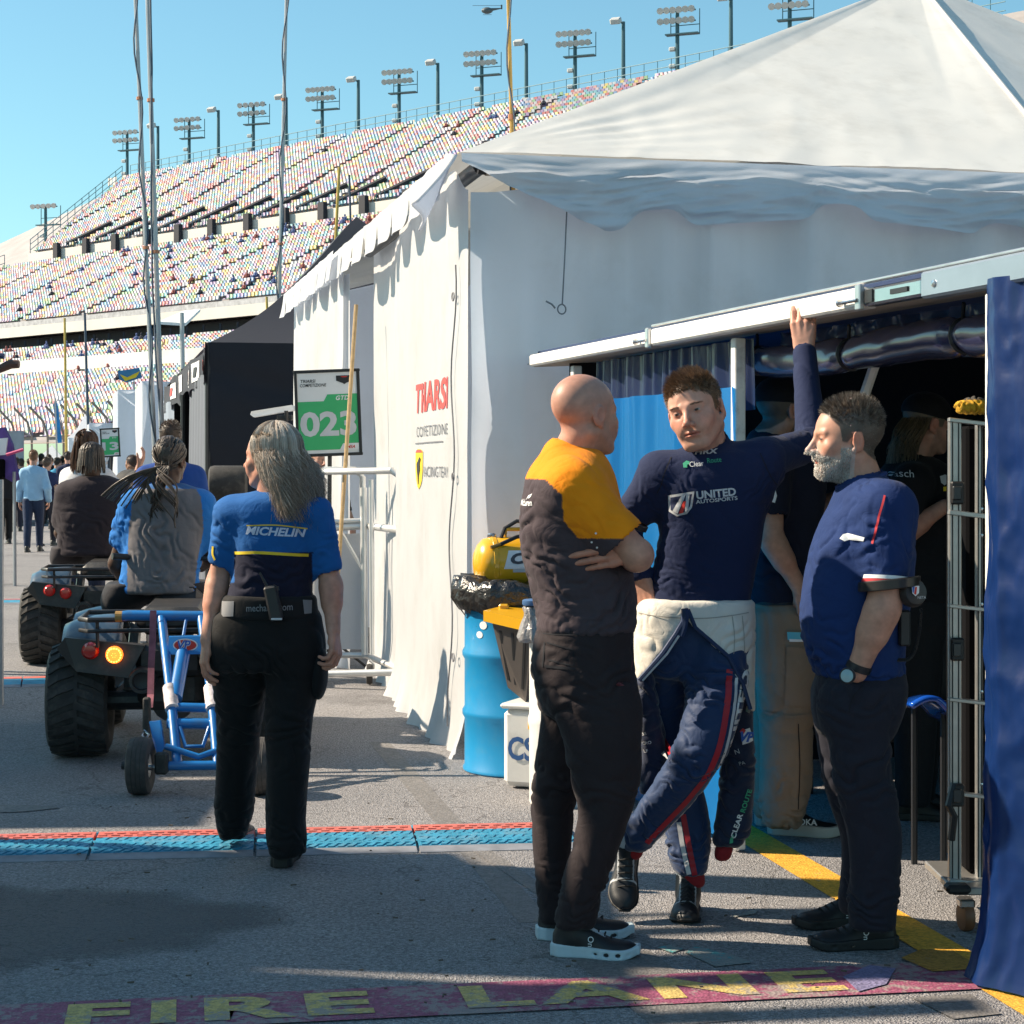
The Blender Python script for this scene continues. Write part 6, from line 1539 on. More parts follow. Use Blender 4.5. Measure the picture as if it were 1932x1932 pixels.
 for he,to in((G(1688,1786),G(1530,1791)),(G(1620,1745),G(1500,1752))):
  if(to-he).length<.24:he=to+(he-to).normalized()*.275
  sh,tw=shoe(he,to,p,(.010,.009,.010),(.012,.011,.011),w=.050,hgt=.080,sole_h=.036,pods=True);ln=(to-he).length;laces(tw,sh,(.012,.012,.012),ln,.083)
  text_on('On',tw((-.0445,.40*ln,.053)),(0,0,-1),tw((0,-1,0))-tw((0,0,0)),.018,M_WHITE,sh,off=.007)
 c=shL.lerp(elL,.78);hs=thing('headset','black two-way radio headset worn on the bearded man arm','headset',c)
 pts=[]
 e1=ax.orthogonal().normalized();
 X1=Vector((-1,0,.12)).normalized();X2=Vector((0,-1,.05)).normalized()
 for k in range(25):
  a=math.radians(-35+215*k/24);pts.append(c+X1*(.088*math.cos(a)*1.0-.0)+X2*(.080*math.sin(a))+Vector((.012,0,-.02*math.cos(a))))
 vs=[];q=MB()
 for a_,b_ in zip(pts[:-1],pts[1:]):
  pass
 bw=.016;nrm=[(p_-c).normalized()for p_ in pts]
 V_=[];
 for p_,n_ in zip(pts,nrm):V_+=[p_+UP*bw,p_+n_*.006+UP*bw*.8,p_+n_*.006-UP*bw*.8,p_-UP*bw]
 F_=[(4*i+j,4*i+(j+1)%4,4*i+4+(j+1)%4,4*i+4+j)for i in range(24)for j in range(4)]
 q._add(V_,F_);q.build('headband',mat('headband_leather',(.02,.018,.016),.4,coat=.2),hs,True)
 cup=W(1722,1118,Y-.22);cn_=Vector((.35,-.90,.10)).normalized()
 cupo=MB().lathe(cup,cn_,[(.0,-.030),(.030,-.030),(.043,-.014),(.045,.004),(.036,.020),(.0,.026)],24).build('ear_cup',M_BLK,hs,True)
 cupo.data.transform(Matrix.Identity(4))
 cup2=W(1690,1098,Y-.02);MB().lathe(cup2,-cn_,[(.0,-.030),(.030,-.030),(.043,-.014),(.045,.004),(.036,.020),(.0,.026)],20).build('ear_cup',M_BLK,hs,True)
 MB().tube([pts[0],pts[0]*.5+cup*.5+Vector((0,-.02,.03)),cup+cn_*.01+UP*.035],.0045,6).build('yoke',M_STEEL,hs)
 uxc=cn_.cross(UP).normalized()*-1
 bo=cup+cn_*.0265
 flat_print('badge',*poly2([(-.013,.015),(.013,.015),(.012,-.006),(0,-.016),(-.012,-.006)]),bo+UP*.004-uxc*.008,uxc,UP,M_WHITE,hs);flat_print('badge',*poly2([(-.002,.012),(.004,.012),(.001,-.012),(-.006,-.008)]),bo+UP*.004-uxc*.008,uxc,UP,M_REDP,hs,.003);flat_print('badge',*poly2([(-.011,.013),(-.004,.013),(-.008,-.006),(-.011,-.004)]),bo+UP*.004-uxc*.008,uxc,UP,M_BLUEPR,hs,.003)
 text_on('NETA',bo+UP*-.016+uxc*.014,uxc,UP,.008,M_SILVER,hs)
 n=260;q=MB();a0,b0_=W(1700,1150,Y-.16),W(1688,1235,Y-.12)
 path=[]
 for k in range(n):
  t_=k/(n-1);ang=PI*1.0*t_;base_=W(1738-46*t_+10*math.sin(ang),1150+95*math.sin(min(1,t_*1.25)*PI/2),Y-.15+.02*t_)
  path.append(base_+Vector((.0045*math.cos(k*1.15),.004*math.sin(k*1.15),.0045*math.sin(k*1.15))))
 q.tube(path,.0017,4);q.build('coiled_cord',M_BLK,hs)
 MB().box(W(1706,1185,Y-.14),(.035,.03,.11),None,.006).build('radio_pack',M_BLK,hs)
 return p
build_bearded()
# THE TWO MEN INSIDE
def cap_on(H,parent,col,brim=True,logo=None):
 """a baseball cap fitted to the head"""
 P=[(ell((0,-.018,.050),(.086,.106,.080)),0)]
 F=Field((-.11,-.15,-.03),(.11,.20,.15),.0035)
 F.add(P[0][0])
 def brimf(X,Y_,Z):
  r=np.sqrt((X/.078)**2+((Y_-.06)/.115)**2);zc=.034-.9*X**2*4-.12*np.maximum(Y_-.07,0)
  return np.maximum(np.maximum((r-1)*.07,np.abs(Z-zc)-.004),.03-Y_)
 if brim:F.add((brimf,np.array([-.09,.03,0]),np.array([.09,.18,.06])),.006)
 F.cut((0,0,.022),(0,-.12,-1))
 v,f=F.mesh();v=relax(v,f,1,.5)
 o=colmesh('cap',H['fwd'](v),f,col,M_TWILL,parent)
 return o
def build_inside():
 Y=7.78;SK=(.46,.25,.17)
 neck=W(1447,832,Y)
 hd=dict(frame=rotm(-58,4,0),org=W(1478,772,Y),neck=neck,neck_r=(.062,.070),scale=1.06,stubble=(.14,.11,.09),stub_amt=.8,beard=.8,hairc=(.10,.08,.06),h=.003)
 torso=[(822,1420,1490,Y,.08),(842,1400,1530,Y,.14),(870,1392,1550,Y,.17),(920,1396,1556,Y,.18),(980,1404,1548,Y,.175),(1040,1406,1540,Y,.165),(1100,1402,1532,Y,.160),(1140,1400,1530,Y,.16)]
 arms=[dict(sh=W(1452,880,Y-.19),el=W(1456,1018,Y-.24),wr=W(1510,1112,Y-.20),sleeve=.58,sr=(.085,.074),s=1.15,hand=dict(ydir=(.35,.1,-1),zdir=(-.3,-1,0),curl=(.5,.5,.5,.5),side=1)),dict(sh=W(1470,880,Y+.17),el=W(1560,960,Y+.2),wr=W(1590,930,Y+.1),sleeve=.6,sr=(.085,.074))]
 l1=[(1150,1406,1530,Y-.08,.10),(1220,1410,1536,Y-.09,.105),(1300,1428,1536,Y-.09,.10),(1380,1434,1532,Y-.09,.096),(1460,1436,1530,Y-.09,.094),(1520,1436,1520,Y-.09,.094),(1556,1444,1506,Y-.09,.09)]
 l2=[(1150,1406,1520,Y+.09,.10),(1250,1410,1500,Y+.10,.10),(1380,1418,1500,Y+.12,.095),(1480,1420,1490,Y+.14,.09),(1540,1424,1484,Y+.14,.085)]
 p,H,S,T=figure('capped man in khaki cargo trousers standing in the dark garage behind the driver',Y,SK,hd,torso,[l1,l2],arms,(W(1475,880,Y).x,Y),(.010,.012,.026),(.26,.185,.13),hem=1138,vox=.0065,waist=[(1128,1402,1530,Y,.155),(1160,1404,1532,Y,.165),(1220,1408,1534,Y,.16)],shirt_name='t_shirt',shoulder_r=.06,wr_s=[(W(1440,1060,Y-.1),(.2,.3,.12),(.2,0,1),.06,.008)],wr_l=[(W(1480,1350,Y-.1),(.2,.3,.2),(.1,0,1),.09,.007),(W(1480,1530,Y-.1),(.2,.3,.12),(.2,0,1),.05,.010)])
 cap_on(H,p,(.008,.008,.010))
 M_KH=mat('khaki_flap',(.24,.17,.12),.85,bump=.2)
 cam_poly([(1477,1215),(1530,1219),(1530,1330),(1474,1324)],Y-.1,T,M_KH,T,'cargo_pocket',.008);ribbon([(1436,1340),(1480,1347),(1532,1344)],.012,Y-.1,T,M_KH,T,'zip_seam',12,.006);ribbon([(1500,1360),(1503,1440),(1500,1520)],.004,Y-.1,T,M_SEAM,T,'seam',12)
 cam_poly([(1478,1188),(1520,1190),(1519,1205),(1479,1203)],Y-.1,T,mat('card_teal',(.10,.45,.58),.4),T,'pocket_card',.012);cam_poly([(1482,1201),(1518,1203),(1518,1207),(1482,1206)],Y-.1,T,M_WHITE,T,'pocket_card',.014)
 ribbon([(1404,1128),(1440,1133),(1500,1132)],.03,Y-.1,T,mat('belt_dark',(.03,.025,.022),.6),T,'belt',12,.006)
 cam_text('Weath',1436,806,Y,.012,S,M_WHITE,S,(.95,0,-.3))
 cam_poly([(1449,935),(1456,918),(1460,935),(1456,948),(1450,946)],Y-.2,S,M_WHITE,S,'sleeve_badge')
 for he,to in((G(1452,1572),G(1590,1578)),):
  sh,tw=shoe(he,to,p,(.012,.012,.013),(.46,.42,.36),w=.056,hgt=.085,sole_h=.050);ln=(to-he).length;text_on('HOKA',tw((.047,.50*ln,.062)),tw((0,1,0))-tw((0,0,0)),(0,0,1),.026,M_WHITE,sh,bold=.03,off=.008)
 shoe(G(1428,1556),G(1520,1556),p,(.012,.012,.013),(.40,.37,.32),w=.052,hgt=.08,sole_h=.046)
 Y=8.1;neck=W(1722,872,Y);SK2=(.40,.20,.14)
 hd=dict(frame=rotm(-72,-8,0),org=W(1752,800,Y),neck=neck,neck_r=(.06,.068),scale=1.04,stubble=(.2,.16,.13),stub_amt=.5,hairc=(.13,.10,.07),h=.003)
 torso=[(862,1690,1762,Y,.08),(880,1668,1788,Y,.14),(920,1660,1800,Y,.175),(980,1660,1800,Y,.18),(1050,1664,1796,Y,.175),(1130,1664,1794,Y,.17)]
 arms=[dict(sh=W(1722,912,Y-.18),el=W(1700,1010,Y-.22),wr=W(1782,955,Y-.26),sleeve=.75,sr=(.085,.075),s=1.1,hand=dict(ydir=(1,-.1,.25),zdir=(0,-.6,.8),curl=(.5,.5,.5,.5),side=1)),dict(sh=W(1735,912,Y+.17),el=W(1760,1010,Y+.2),wr=W(1800,960,Y+.1),sleeve=.75,sr=(.085,.075))]
 l1=[(1140,1668,1790,Y-.07,.1),(1300,1680,1770,Y-.08,.095),(1420,1690,1762,Y-.08,.085),(1520,1692,1752,Y-.08,.075)];l2=[(1140,1668,1780,Y+.09,.1),(1300,1690,1775,Y+.1,.095),(1420,1700,1770,Y+.1,.085),(1510,1704,1760,Y+.1,.075)]
 p,H,S,T=figure('long haired man in black cap and shirt at the back of the dark garage',Y,SK2,hd,torso,[l1,l2],arms,(W(1725,880,Y).x,Y),(.007,.007,.009),(.010,.010,.012),hem=1135,vox=.008,waist=[(1125,1664,1792,Y,.165),(1180,1668,1790,Y,.165)],shirt_name='polo_shirt',wr_s=[(W(1730,1050,Y-.1),(.2,.3,.2),(.2,0,1),.07,.008)])
 cap_on(H,p,(.007,.007,.008))
 rs=np.random.RandomState(2);n=500;a=rs.uniform(-1,1,n);r0=np.stack([.070*np.sin(a*1.6),-.03-.07*np.cos(a*1.6),rs.uniform(-.02,.03,n)],1);s_=np.linspace(0,1,8)
 path=r0[:,None]+np.stack([.03*np.sin(s_*5)[None]*rs.normal(0,.5,(n,1)),-.045*s_[None]+0*a[:,None]-.02*np.sin(s_*3)[None],-(.13+.10*rs.rand(n)[:,None])*s_[None]],-1)
 v,f,c=tubes(H['fwd'](path.reshape(-1,3)).reshape(n,8,3),.0016*(1-.6*s_),np.array([(.16,.11,.06),(.25,.17,.09),(.10,.07,.04)])[rs.randint(0,3,n)]);colmesh('hair',v,f,c,M_HAIR,p,False)
 cam_text('reasch',1676,892,Y,.030,S,M_SILVER,S,(1,0,-.06),reach=.5);cam_poly([(1757,898),(1768,895),(1775,898),(1773,910),(1766,915),(1759,910)],Y,S,M_SILVER,S,'badge')
 cam_poly([(1763,918),(1772,917),(1772,925),(1763,926)],Y,S,M_YELP,S,'badge')
 shoe(G(1686,1545),G(1752,1546),p,(.010,.009,.008),(.012,.011,.01),w=.05,hgt=.085,L=.28)
 shoe(G(1700,1530),G(1768,1530),p,(.010,.009,.008),(.012,.011,.01),w=.05,hgt=.085,L=.28)
build_inside()
# THE WALKING WOMAN
def long_hair(H,n,parent,cols,zlow,back=-.125,seed=1,drift=(0,0,0),S=14,rad=.0013,face=.95,wav=.012,side_bias=0.,short=0.):
 rs=np.random.RandomState(seed);nc=max(24,n//26);ck=rs.randint(0,nc,n);phi=rs.uniform(face,2*PI-face,nc)[ck]+rs.normal(0,.05,n)
 th0=np.clip(rs.uniform(.05,1.25,nc)[ck]+rs.normal(0,.07,n),.03,1.3);s=np.linspace(0,1,S)[None]
 zl=np.array(zlow)[0]+(np.array(zlow)[1]-np.array(zlow)[0])*rs.rand(n)
 k=.38;th=np.minimum(th0[:,None]+(PI/2-th0[:,None])*s/k,PI/2)
 puff=1.04+.10*(.3*rs.rand(n)+.9*rs.rand(nc)[ck])[:,None]
 X=.083*np.sin(th)*np.sin(phi)[:,None]*puff;Yv=-.02+.103*np.sin(th)*np.cos(phi)[:,None]*puff;Z=.036+.090*np.cos(th)*puff
 t=np.clip((s-k)/(1-k),0,1);Z=Z+(zl[:,None]-.036)*t
 bk=np.clip(t*1.4,0,1)**1.2
 front=np.clip(np.cos(phi),0,1)[:,None]
 Yv=Yv*(1-bk*.85)+bk*.85*(back+.055*rs.rand(n)[:,None]+.03*np.cos(phi)[:,None])
 X=X*(1+.6*bk*(1-bk))*(1+.06*bk)+side_bias*bk
 w1=(rs.uniform(0,6.3,nc)[ck]+rs.normal(0,.5,n))[:,None];X=X+wav*np.sin(t*7+w1)*t;Yv=Yv+wav*.7*np.cos(t*6+w1*1.7)*t
 path=np.stack([X,Yv,Z],-1)+t[...,None]**1.5*np.array(drift)*rs.uniform(.3,1.2,(n,1,1))
 cc=(.55*np.array(cols)[rs.randint(0,len(cols),nc)][ck]+.45*np.array(cols)[rs.randint(0,len(cols),n)])*rs.uniform(.75,1.15,(n,1))
 rr=rad*np.broadcast_to((1-.65*s**2),(n,S))
 v,f,c=tubes(H['fwd'](path.reshape(-1,3)).reshape(n,S,3),rr,cc)
 tt=np.tile(np.repeat(np.linspace(0,1,S),3),n);c=c*(1.08-short*tt)[:,None]
 return colmesh('hair',v,f,c,M_HAIR,parent,False)
def build_woman():
 Y=7.17;SK=(.53,.27,.19)
 neck=W(516,948,Y)
 hd=dict(frame=rotm(62,0,0),org=W(510,862,Y),neck=neck,neck_r=(.050,.056),scale=.99,jaw=.9,nose=.95,hairc=(.30,.27,.24),recede=.0,h=.003)
 torso=[(930,470,566,Y,.07),(942,440,592,Y,.10),(960,424,606,Y,.115),(990,434,598,Y,.12),(1020,441,592,Y,.122),(1053,444,587,Y,.120),(1090,440,586,Y,.118),(1120,432,588,Y,.122),(1150,424,592,Y,.13),(1172,420,594,Y,.13)]
 arms=[dict(sh=W(440,972,Y),el=W(412,1094,Y+.03),wr=W(391,1208,Y-.05),sleeve=.66,sr=(.072,.058),s=.98,hand=dict(ydir=(-.10,-.05,-1),zdir=(-1,-.35,0),curl=(.35,.4,.45,.5),thumb=(.4,.3),side=1,s=.98)),dict(sh=W(592,972,Y),el=W(624,1100,Y),wr=W(629,1190,Y-.08),sleeve=.74,sr=(.072,.058),s=.98,hand=dict(ydir=(.12,-.25,-1),zdir=(1,-.3,0),curl=(.65,.7,.75,.8),thumb=(.4,.4),side=-1,s=.98))]
 lL=[(1160,402,505,Y+.02,.11),(1215,396,506,Y+.03,.12),(1285,403,503,Y+.06,.105),(1359,411,492,Y+.12,.09),(1420,411,486,Y+.17,.085),(1480,409,480,Y+.22,.085),(1530,408,476,Y+.26,.082),(1566,414,464,Y+.28,.078),(1580,418,460,Y+.29,.072)]
 lR=[(1160,500,603,Y,.11),(1215,500,608,Y,.12),(1285,504,601,Y,.105),(1359,504,588,Y-.01,.09),(1420,504,583,Y-.02,.085),(1480,504,579,Y-.02,.085),(1543,504,575,Y-.02,.084),(1600,508,575,Y-.02,.082),(1612,512,572,Y-.02,.075)]
 def sc(v):
  x,y=pxcoords(v);c=np.tile(np.array((.010,.105,.34)),(len(v),1));low=(y>1044-.02*(x-500))&(x>442)&(x<590);c[low]=(.010,.011,.030);c[y>1100]=(.010,.011,.030);return c
 p,H,S,T=figure('grey haired woman in blue team shirt and black trousers walking away',Y,SK,hd,torso,[lL,lR],arms,(W(500,880,Y).x,Y),sc,(.0085,.0085,.0095),vox=.006,collar=.058,shirt_name='team_shirt',hem=1150,kneck=.05,shoulder_r=.05,waist=[(1140,424,594,Y,.125),(1170,412,600,Y,.135),(1220,398,608,Y,.14),(1262,402,604,Y,.12)],wr_s=[(W(420,1010,Y-.05),(.08,.15,.08),(.3,0,.95),.04,.006),(W(610,1020,Y-.05),(.08,.15,.08),(-.3,0,.95),.04,.006),(W(470,1080,Y-.1),(.12,.2,.10),(.35,0,.9),.05,.005),(W(560,1080,Y-.1),(.12,.2,.10),(-.4,0,.9),.05,.005)],wr_l=[(W(440,1360,Y),(.12,.2,.16),(.2,0,1),.06,.008),(W(545,1380,Y),(.12,.2,.16),(-.25,0,1),.06,.008),(W(440,1550,Y+.2),(.12,.3,.10),(.1,0,1),.045,.008),(W(540,1585,Y),(.12,.2,.10),(.1,0,1),.04,.009),(W(500,1260,Y-.1),(.14,.2,.10),(.9,0,.4),.05,.006)])
 long_hair(H,5200,p,[(.58,.47,.38),(.70,.60,.50),(.44,.33,.24),(.28,.195,.135),(.76,.67,.57)],(-.25,-.07),-.140,3,(.022,-.02,.0),16,.00115,1.05,.030,.012,.35)
 long_hair(H,600,p,[(.24,.19,.14),(.16,.12,.09)],(-.29,-.20),-.14,8,(.03,-.03,0),15,.0010,1.5,.03,.02,.3).name='hair_ends'
 M_LB=mat('print_pale_blue',(.55,.62,.78),.6)
 cam_text('MICHELIN',527,1001,Y,.032,S,M_LB,S,(1,0,-.05),bold=.035,shear=.22,width=.222,reach=.4)
 ribbon([(473,990),(530,989),(585,996)],.0045,Y,S,M_YELP,S,'stripe',16);ribbon([(446,1042),(500,1040),(586,1046)],.011,Y,S,M_YELP,S,'stripe',24)
 ribbon([(404,1030),(403,1044),(408,1056)],.008,Y,S,M_YELP,S,'stripe',8)
 bl=Loft([(1126,426,592,Y,.130),(1145,422,594,Y,.134),(1163,418,597,Y,.137)]);v,f=solid([bl.prim(.010)],.0065);B=colmesh('belt',v,f,(.012,.012,.013),M_TWILL,p)
 M_GP=mat('belt_grey',(.20,.20,.21),.8)
 cam_text('mechanix.com',517,1141,Y,.026,B,M_GP,B,(1,0,.03),bold=.01,width=.17,reach=.4);cam_poly([(422,1132),(450,1130),(449,1158),(424,1160)],Y,B,M_GP,B,'patch')
 cam_poly([(577,1128),(592,1130),(592,1154),(580,1154)],Y,B,M_GP,B,'patch')
 wk=thing('two_way_radio','black two-way radio clipped to the walking woman belt','radio',W(515,1160,Y-.17))
 MB().box(W(516,1138,Y-.172),(.050,.034,.13),(Vector((.97,0,.2)).normalized(),Vector((0,1,0)),Vector((-.2,0,.97)).normalized()),.008).build('case',M_BLK,wk)
 MB().tube([W(507,1112,Y-.172),W(490,1080,Y-.172)],[.006,.004],8).build('antenna',M_BLK,wk);MB().cyl(W(517,1112,Y-.172),W(516,1105,Y-.172),.007,8).build('knob',M_BLK,wk);MB().cyl(W(524,1114,Y-.172),W(523,1107,Y-.172),.007,8).build('knob',M_BLK,wk)
 MB().box(W(522,1168,Y-.186),(.04,.012,.008),None,.002).build('clip',M_SILVER,wk)
 v,f=solid([ell(W(604,1260,Y-.02),(.030,.08,.085)),(ell(W(601,1290,Y-.02),(.028,.07,.06)),.02)],.007);colmesh('cargo_pocket',v,f,(.0085,.0085,.0095),M_TWILL,T)
 t1=G(560,1612);hR=G(530,1638);tR=hR+Vector((-.01,.27,0));sh,tw=shoe(hR,tR,p,(.014,.013,.013),(.02,.018,.016),w=.048,hgt=.078,sole_h=.034,accent=[(lambda n_,v_:(np.abs(n_[:,1]-.18)<.03)&(n_[:,2]>.5),(.10,.10,.10))])
 hL=G(440,1594);shoe(hL,hL+Vector((.0,.27,0)),p,(.014,.013,.013),(.02,.018,.016),w=.047,hgt=.078,sole_h=.034)
build_woman()
# QUAD RIDERS
def dreads(H,parent,paths,r,cols,seed=1):
 rs=np.random.RandomState(seed);n,S,_=paths.shape
 path=H['fwd'](paths.reshape(-1,3)).reshape(n,S,3);rr=r*(1+.25*np.sin(np.arange(S)*2.1)[None]*rs.uniform(.4,1,(n,1)))*np.linspace(1,.55,S)[None]
 v,f,c=tubes(path,rr,np.array(cols)[rs.randint(0,len(cols),n)],6);return colmesh('dreadlocks',v,f,c,M_HAIR,parent,True)
def build_riders():
 Y=10.75;SK=(.085,.043,.028)
 neck=W(318,925,Y);hd=dict(frame=rotm(-14,0,0),org=W(322,868,Y),neck=neck,neck_r=(.055,.062),scale=1.02,hairc=(.03,.022,.017),h=.0034)
 torso=[(915,282,356,Y,.09),(928,256,380,Y,.12),(945,244,390,Y,.135),(980,242,388,Y,.14),(1020,238,383,Y,.14),(1060,233,376,Y,.14),(1095,228,374,Y,.15),(1118,224,380,Y,.155)]
 arms=[dict(sh=W(255,955,Y),el=W(220,1062,Y+.08),wr=W(226,1085,Y+.36),sleeve=.62,sr=(.085,.078),s=1.12,hand=None),dict(sh=W(378,955,Y),el=W(398,1050,Y+.12),wr=W(380,1070,Y+.38),sleeve=.66,sr=(.085,.074),s=1.1)]
 thL=[(1098,205,300,Y+.12,.24),(1125,196,300,Y+.22,.30),(1150,200,262,Y+.3,.26),(1185,205,250,Y+.5,.1),(1280,210,246,Y+.55,.07)];thR=[(1098,300,400,Y+.12,.24),(1125,300,412,Y+.22,.30),(1150,350,412,Y+.3,.26),(1185,370,410,Y+.5,.1),(1280,372,405,Y+.55,.07)]
 def sc(v):
  x,y=pxcoords(v);c=np.tile(np.array((.165,.155,.165)),(len(v),1))
  lft=x<np.interp(y,[915,940,1000,1060,1120],[262,250,243,240,240]);rgt=x>np.interp(y,[915,940,1000,1060,1120],[366,380,384,372,366]);c[lft|rgt]=(.015,.16,.50);c[y<922]=(.03,.12,.32)
  return c
 p,H,S,T=figure('rider with tied dreadlocks in grey and blue shirt on the near quad bike',Y,SK,hd,torso,[thL,thR],arms,(W(310,880,Y).x,Y,W(310,1120,Y).z),sc,(.020,.020,.026),vox=.009,collar=.062,shirt_name='polo_shirt',leg_name='shorts',shoulder_r=.06,kneck=.06,wr_s=[(W(300,1000,Y-.1),(.25,.3,.2),(.9,0,.4),.06,.010),(W(260,1085,Y-.1),(.15,.3,.12),(.6,0,.8),.05,.012),(W(350,1080,Y-.1),(.15,.3,.12),(-.5,0,.9),.05,.012),(W(225,990,Y),(.1,.2,.1),(.8,0,.5),.05,.010)])
 rs=np.random.RandomState(6);C_=[(.035,.024,.018),(.05,.035,.026),(.075,.055,.042),(.10,.075,.055)]
 n=70;ph=rs.uniform(-PI,PI,n);th0=rs.uniform(.15,1.5,n);s=np.linspace(0,1,10)[None];gath=np.array([.01,-.115,-.035])
 a=np.stack([.082*np.sin(th0)*np.sin(ph),-.02+.10*np.sin(th0)*np.cos(ph),.036+.088*np.cos(th0)],-1);b=np.broadcast_to(gath,a.shape)+rs.normal(0,.012,a.shape)
 path=a[:,None]*(1-s[...,None])+b[:,None]*s[...,None];q=path-np.array([0,-.02,.036]);rr=np.sqrt((q[...,0]/.086)**2+(q[...,1]/.108)**2+(q[...,2]/.093)**2);path=np.array([0,-.02,.036])+q*np.maximum(1,1.0/np.maximum(rr,.05))[...,None]**np.where(s<.9,1,.3)[...,None]
 dreads(H,p,path,.0085,C_,1)
 n=46;s=np.linspace(0,1,14)[None];fan=rs.uniform(-1,1,n)[:,None];L=rs.uniform(.20,.34,n)[:,None];left=(rs.rand(n)<.30)[:,None]
 dx=np.where(left,-.34*s*(.8+.3*fan),.13*fan*s**.8+.04*np.sin(s*6+fan*5));dz=np.where(left,-.10*s-.10*s**2+.05*fan*s,-L*s**1.1);dy=-.02-.03*np.sin(s*3)*(1+fan)-.01*s
 path=gath+np.stack([dx+0*dz,dy+0*dx,dz+0*dx],-1);dreads(H,p,path,.0065,C_,2).name='dreadlock_tail'
 Y=15.3;neck=W(176,908,Y);hd=dict(frame=rotm(-6,-4,0),org=W(174,868,Y),neck=neck,neck_r=(.058,.065),scale=1.03,hairc=(.025,.02,.017),h=.004,fine=False)
 torso=[(898,150,208,Y,.09),(908,132,226,Y,.13),(922,117,240,Y,.15),(950,110,240,Y,.155),(985,109,232,Y,.16),(1020,110,222,Y,.16),(1048,112,220,Y,.17)]
 arms=[dict(sh=W(128,930,Y),el=W(114,1005,Y+.05),wr=W(135,1030,Y+.3),sleeve=.72,sr=(.09,.085),s=1.2,h=.006),dict(sh=W(228,930,Y),el=W(244,1000,Y+.05),wr=W(225,1030,Y+.3),sleeve=.72,sr=(.09,.085),s=1.2,h=.006)]
 thL=[(1030,100,165,Y+.1,.22),(1055,98,165,Y+.2,.26),(1080,108,140,Y+.35,.15)];thR=[(1030,165,235,Y+.1,.22),(1055,165,240,Y+.2,.26),(1080,200,240,Y+.35,.15)]
 p,H,S,T=figure('rider with short dreadlocks in dark polo shirt on the far quad bike',Y,SK,hd,torso,[thL,thR],arms,(W(170,880,Y).x,Y,W(170,1050,Y).z),(.030,.023,.030),(.035,.030,.036),vox=.012,collar=.066,shirt_name='polo_shirt',leg_name='shorts',shoulder_r=.07,kneck=.06,wr_s=[(W(150,1000,Y-.1),(.3,.3,.2),(.3,0,.9),.08,.010)])
 n=110;ph=rs.uniform(.7,2*PI-.7,n);s=np.linspace(0,1,9)[None];th0=rs.uniform(.1,1.2,n)[:,None];th=np.minimum(th0+(PI/2-th0)*s/.5,PI/2);t=np.clip((s-.5)*2,0,1)
 path=np.stack([.09*np.sin(th)*np.sin(ph)[:,None]*(1+.15*t),-.02+.11*np.sin(th)*np.cos(ph)[:,None]*(1+.1*t),.04+.095*np.cos(th)-t*(.08+.07*rs.rand(n)[:,None])],-1);dreads(H,p,path,.0095,C_,3)
build_riders()
# PEOPLE FARTHER DOWN THE LANE
def walker(label,x,Y,height,yaw,shirt,legs,hair,skin=(.48,.27,.2),step=.12,width=1.,hairlen=0,sleeve=.6,pose=None,group='people farther down the lane',bald=False,Yc=None,vis_legs=True):
 X=(x-966)*Y/FPX;k=height/1.78
 R=np.array(Matrix.Rotation(math.radians(yaw),3,'Z'));a=abs(math.cos(math.radians(yaw)));
 def row(z,w,d,dx=0.,dy=0.):
  w,d=w*k*width,d*k*width;wx=math.hypot(w*a,d*(1-a*a)**.5);wy=math.hypot(d*a,w*(1-a*a)**.5)
  o=R@np.array([dx,dy,0])*k;yy=Y+o[1];xx=X+o[0]
  return(HZ-(z*k-CAMH)*FPX/yy,966+(xx-wx)*FPX/yy,966+(xx+wx)*FPX/yy,yy,wy)
 def pt(dx,dy,z):o=R@np.array([dx,dy,0])*k;return Vector((X+o[0],Y+o[1],z*k))
 torso=[row(1.50,.075,.07),row(1.46,.15,.09),row(1.40,.195,.11),row(1.28,.19,.12),row(1.12,.165,.115),row(1.0,.17,.115),row(.90,.178,.12)]
 lg=[]
 for sx in(-1,1):
  st=step*sx;lg.append([row(.94,.095,.11,sx*.085),row(.80,.092,.10,sx*.09,st*.1),row(.50,.068,.075,sx*.09,st*.6),row(.28,.060,.068,sx*.09,st*.9),row(.07,.052,.062,sx*.09,st)])
 arms=[]
 for sx in(-1,1):
  ps=(pose or{}).get(sx);el,wr=ps if ps else((sx*.25,-.02-.05*sx,1.12),(sx*.25,.10,.88))
  arms.append(dict(sh=pt(sx*.165,0,1.40),el=pt(*el),wr=pt(*wr),sleeve=sleeve,sr=(.070*width,.060*width),s=1.05,h=.008,hand=dict(ydir=pt(*wr)-pt(*el)+Vector((0,0,-.1)),zdir=(sx,0,.1),curl=(.4,)*4,side=-sx)))
 hd=dict(frame=rotm(yaw,0,0),org=pt(0,.02,1.665),neck=pt(0,-.02,1.50),scale=1.03,hairc=None if bald else hair,h=.0055,fine=False)
 p,H,S,T=figure(label,Y,skin,hd,torso,lg,arms,(X,Y),shirt,legs,vox=.014,collar=.066,hem=None,group=group,kneck=.05,bodies=False)
 if not bald:
  if hairlen:long_hair(H,700,p,[hair,tuple(c*1.5 for c in hair)],(-.10-hairlen,-.06-hairlen),-.12,5,(0,0,0),9,.004,.8,.01)
  else:short_hair(H,900,.02,[hair,tuple(c*1.5 for c in hair)],p,4,0,(0,.3,.4),.6,.003,.2,S=3)
 for sx in(-1,1):
  h_=pt(sx*.09,step*sx-.09,0);t_=pt(sx*.10,step*sx+.17,0);shoe(h_,t_,p,(.02,.02,.02),(.05,.05,.05),w=.048,hgt=.08,h=.010)
 return p
walker('man in light blue shirt and jeans walking away down the lane',63,33.5,1.78,8,(.32,.52,.72),(.022,.035,.075),(.16,.08,.04),sleeve=1.9,step=.16)
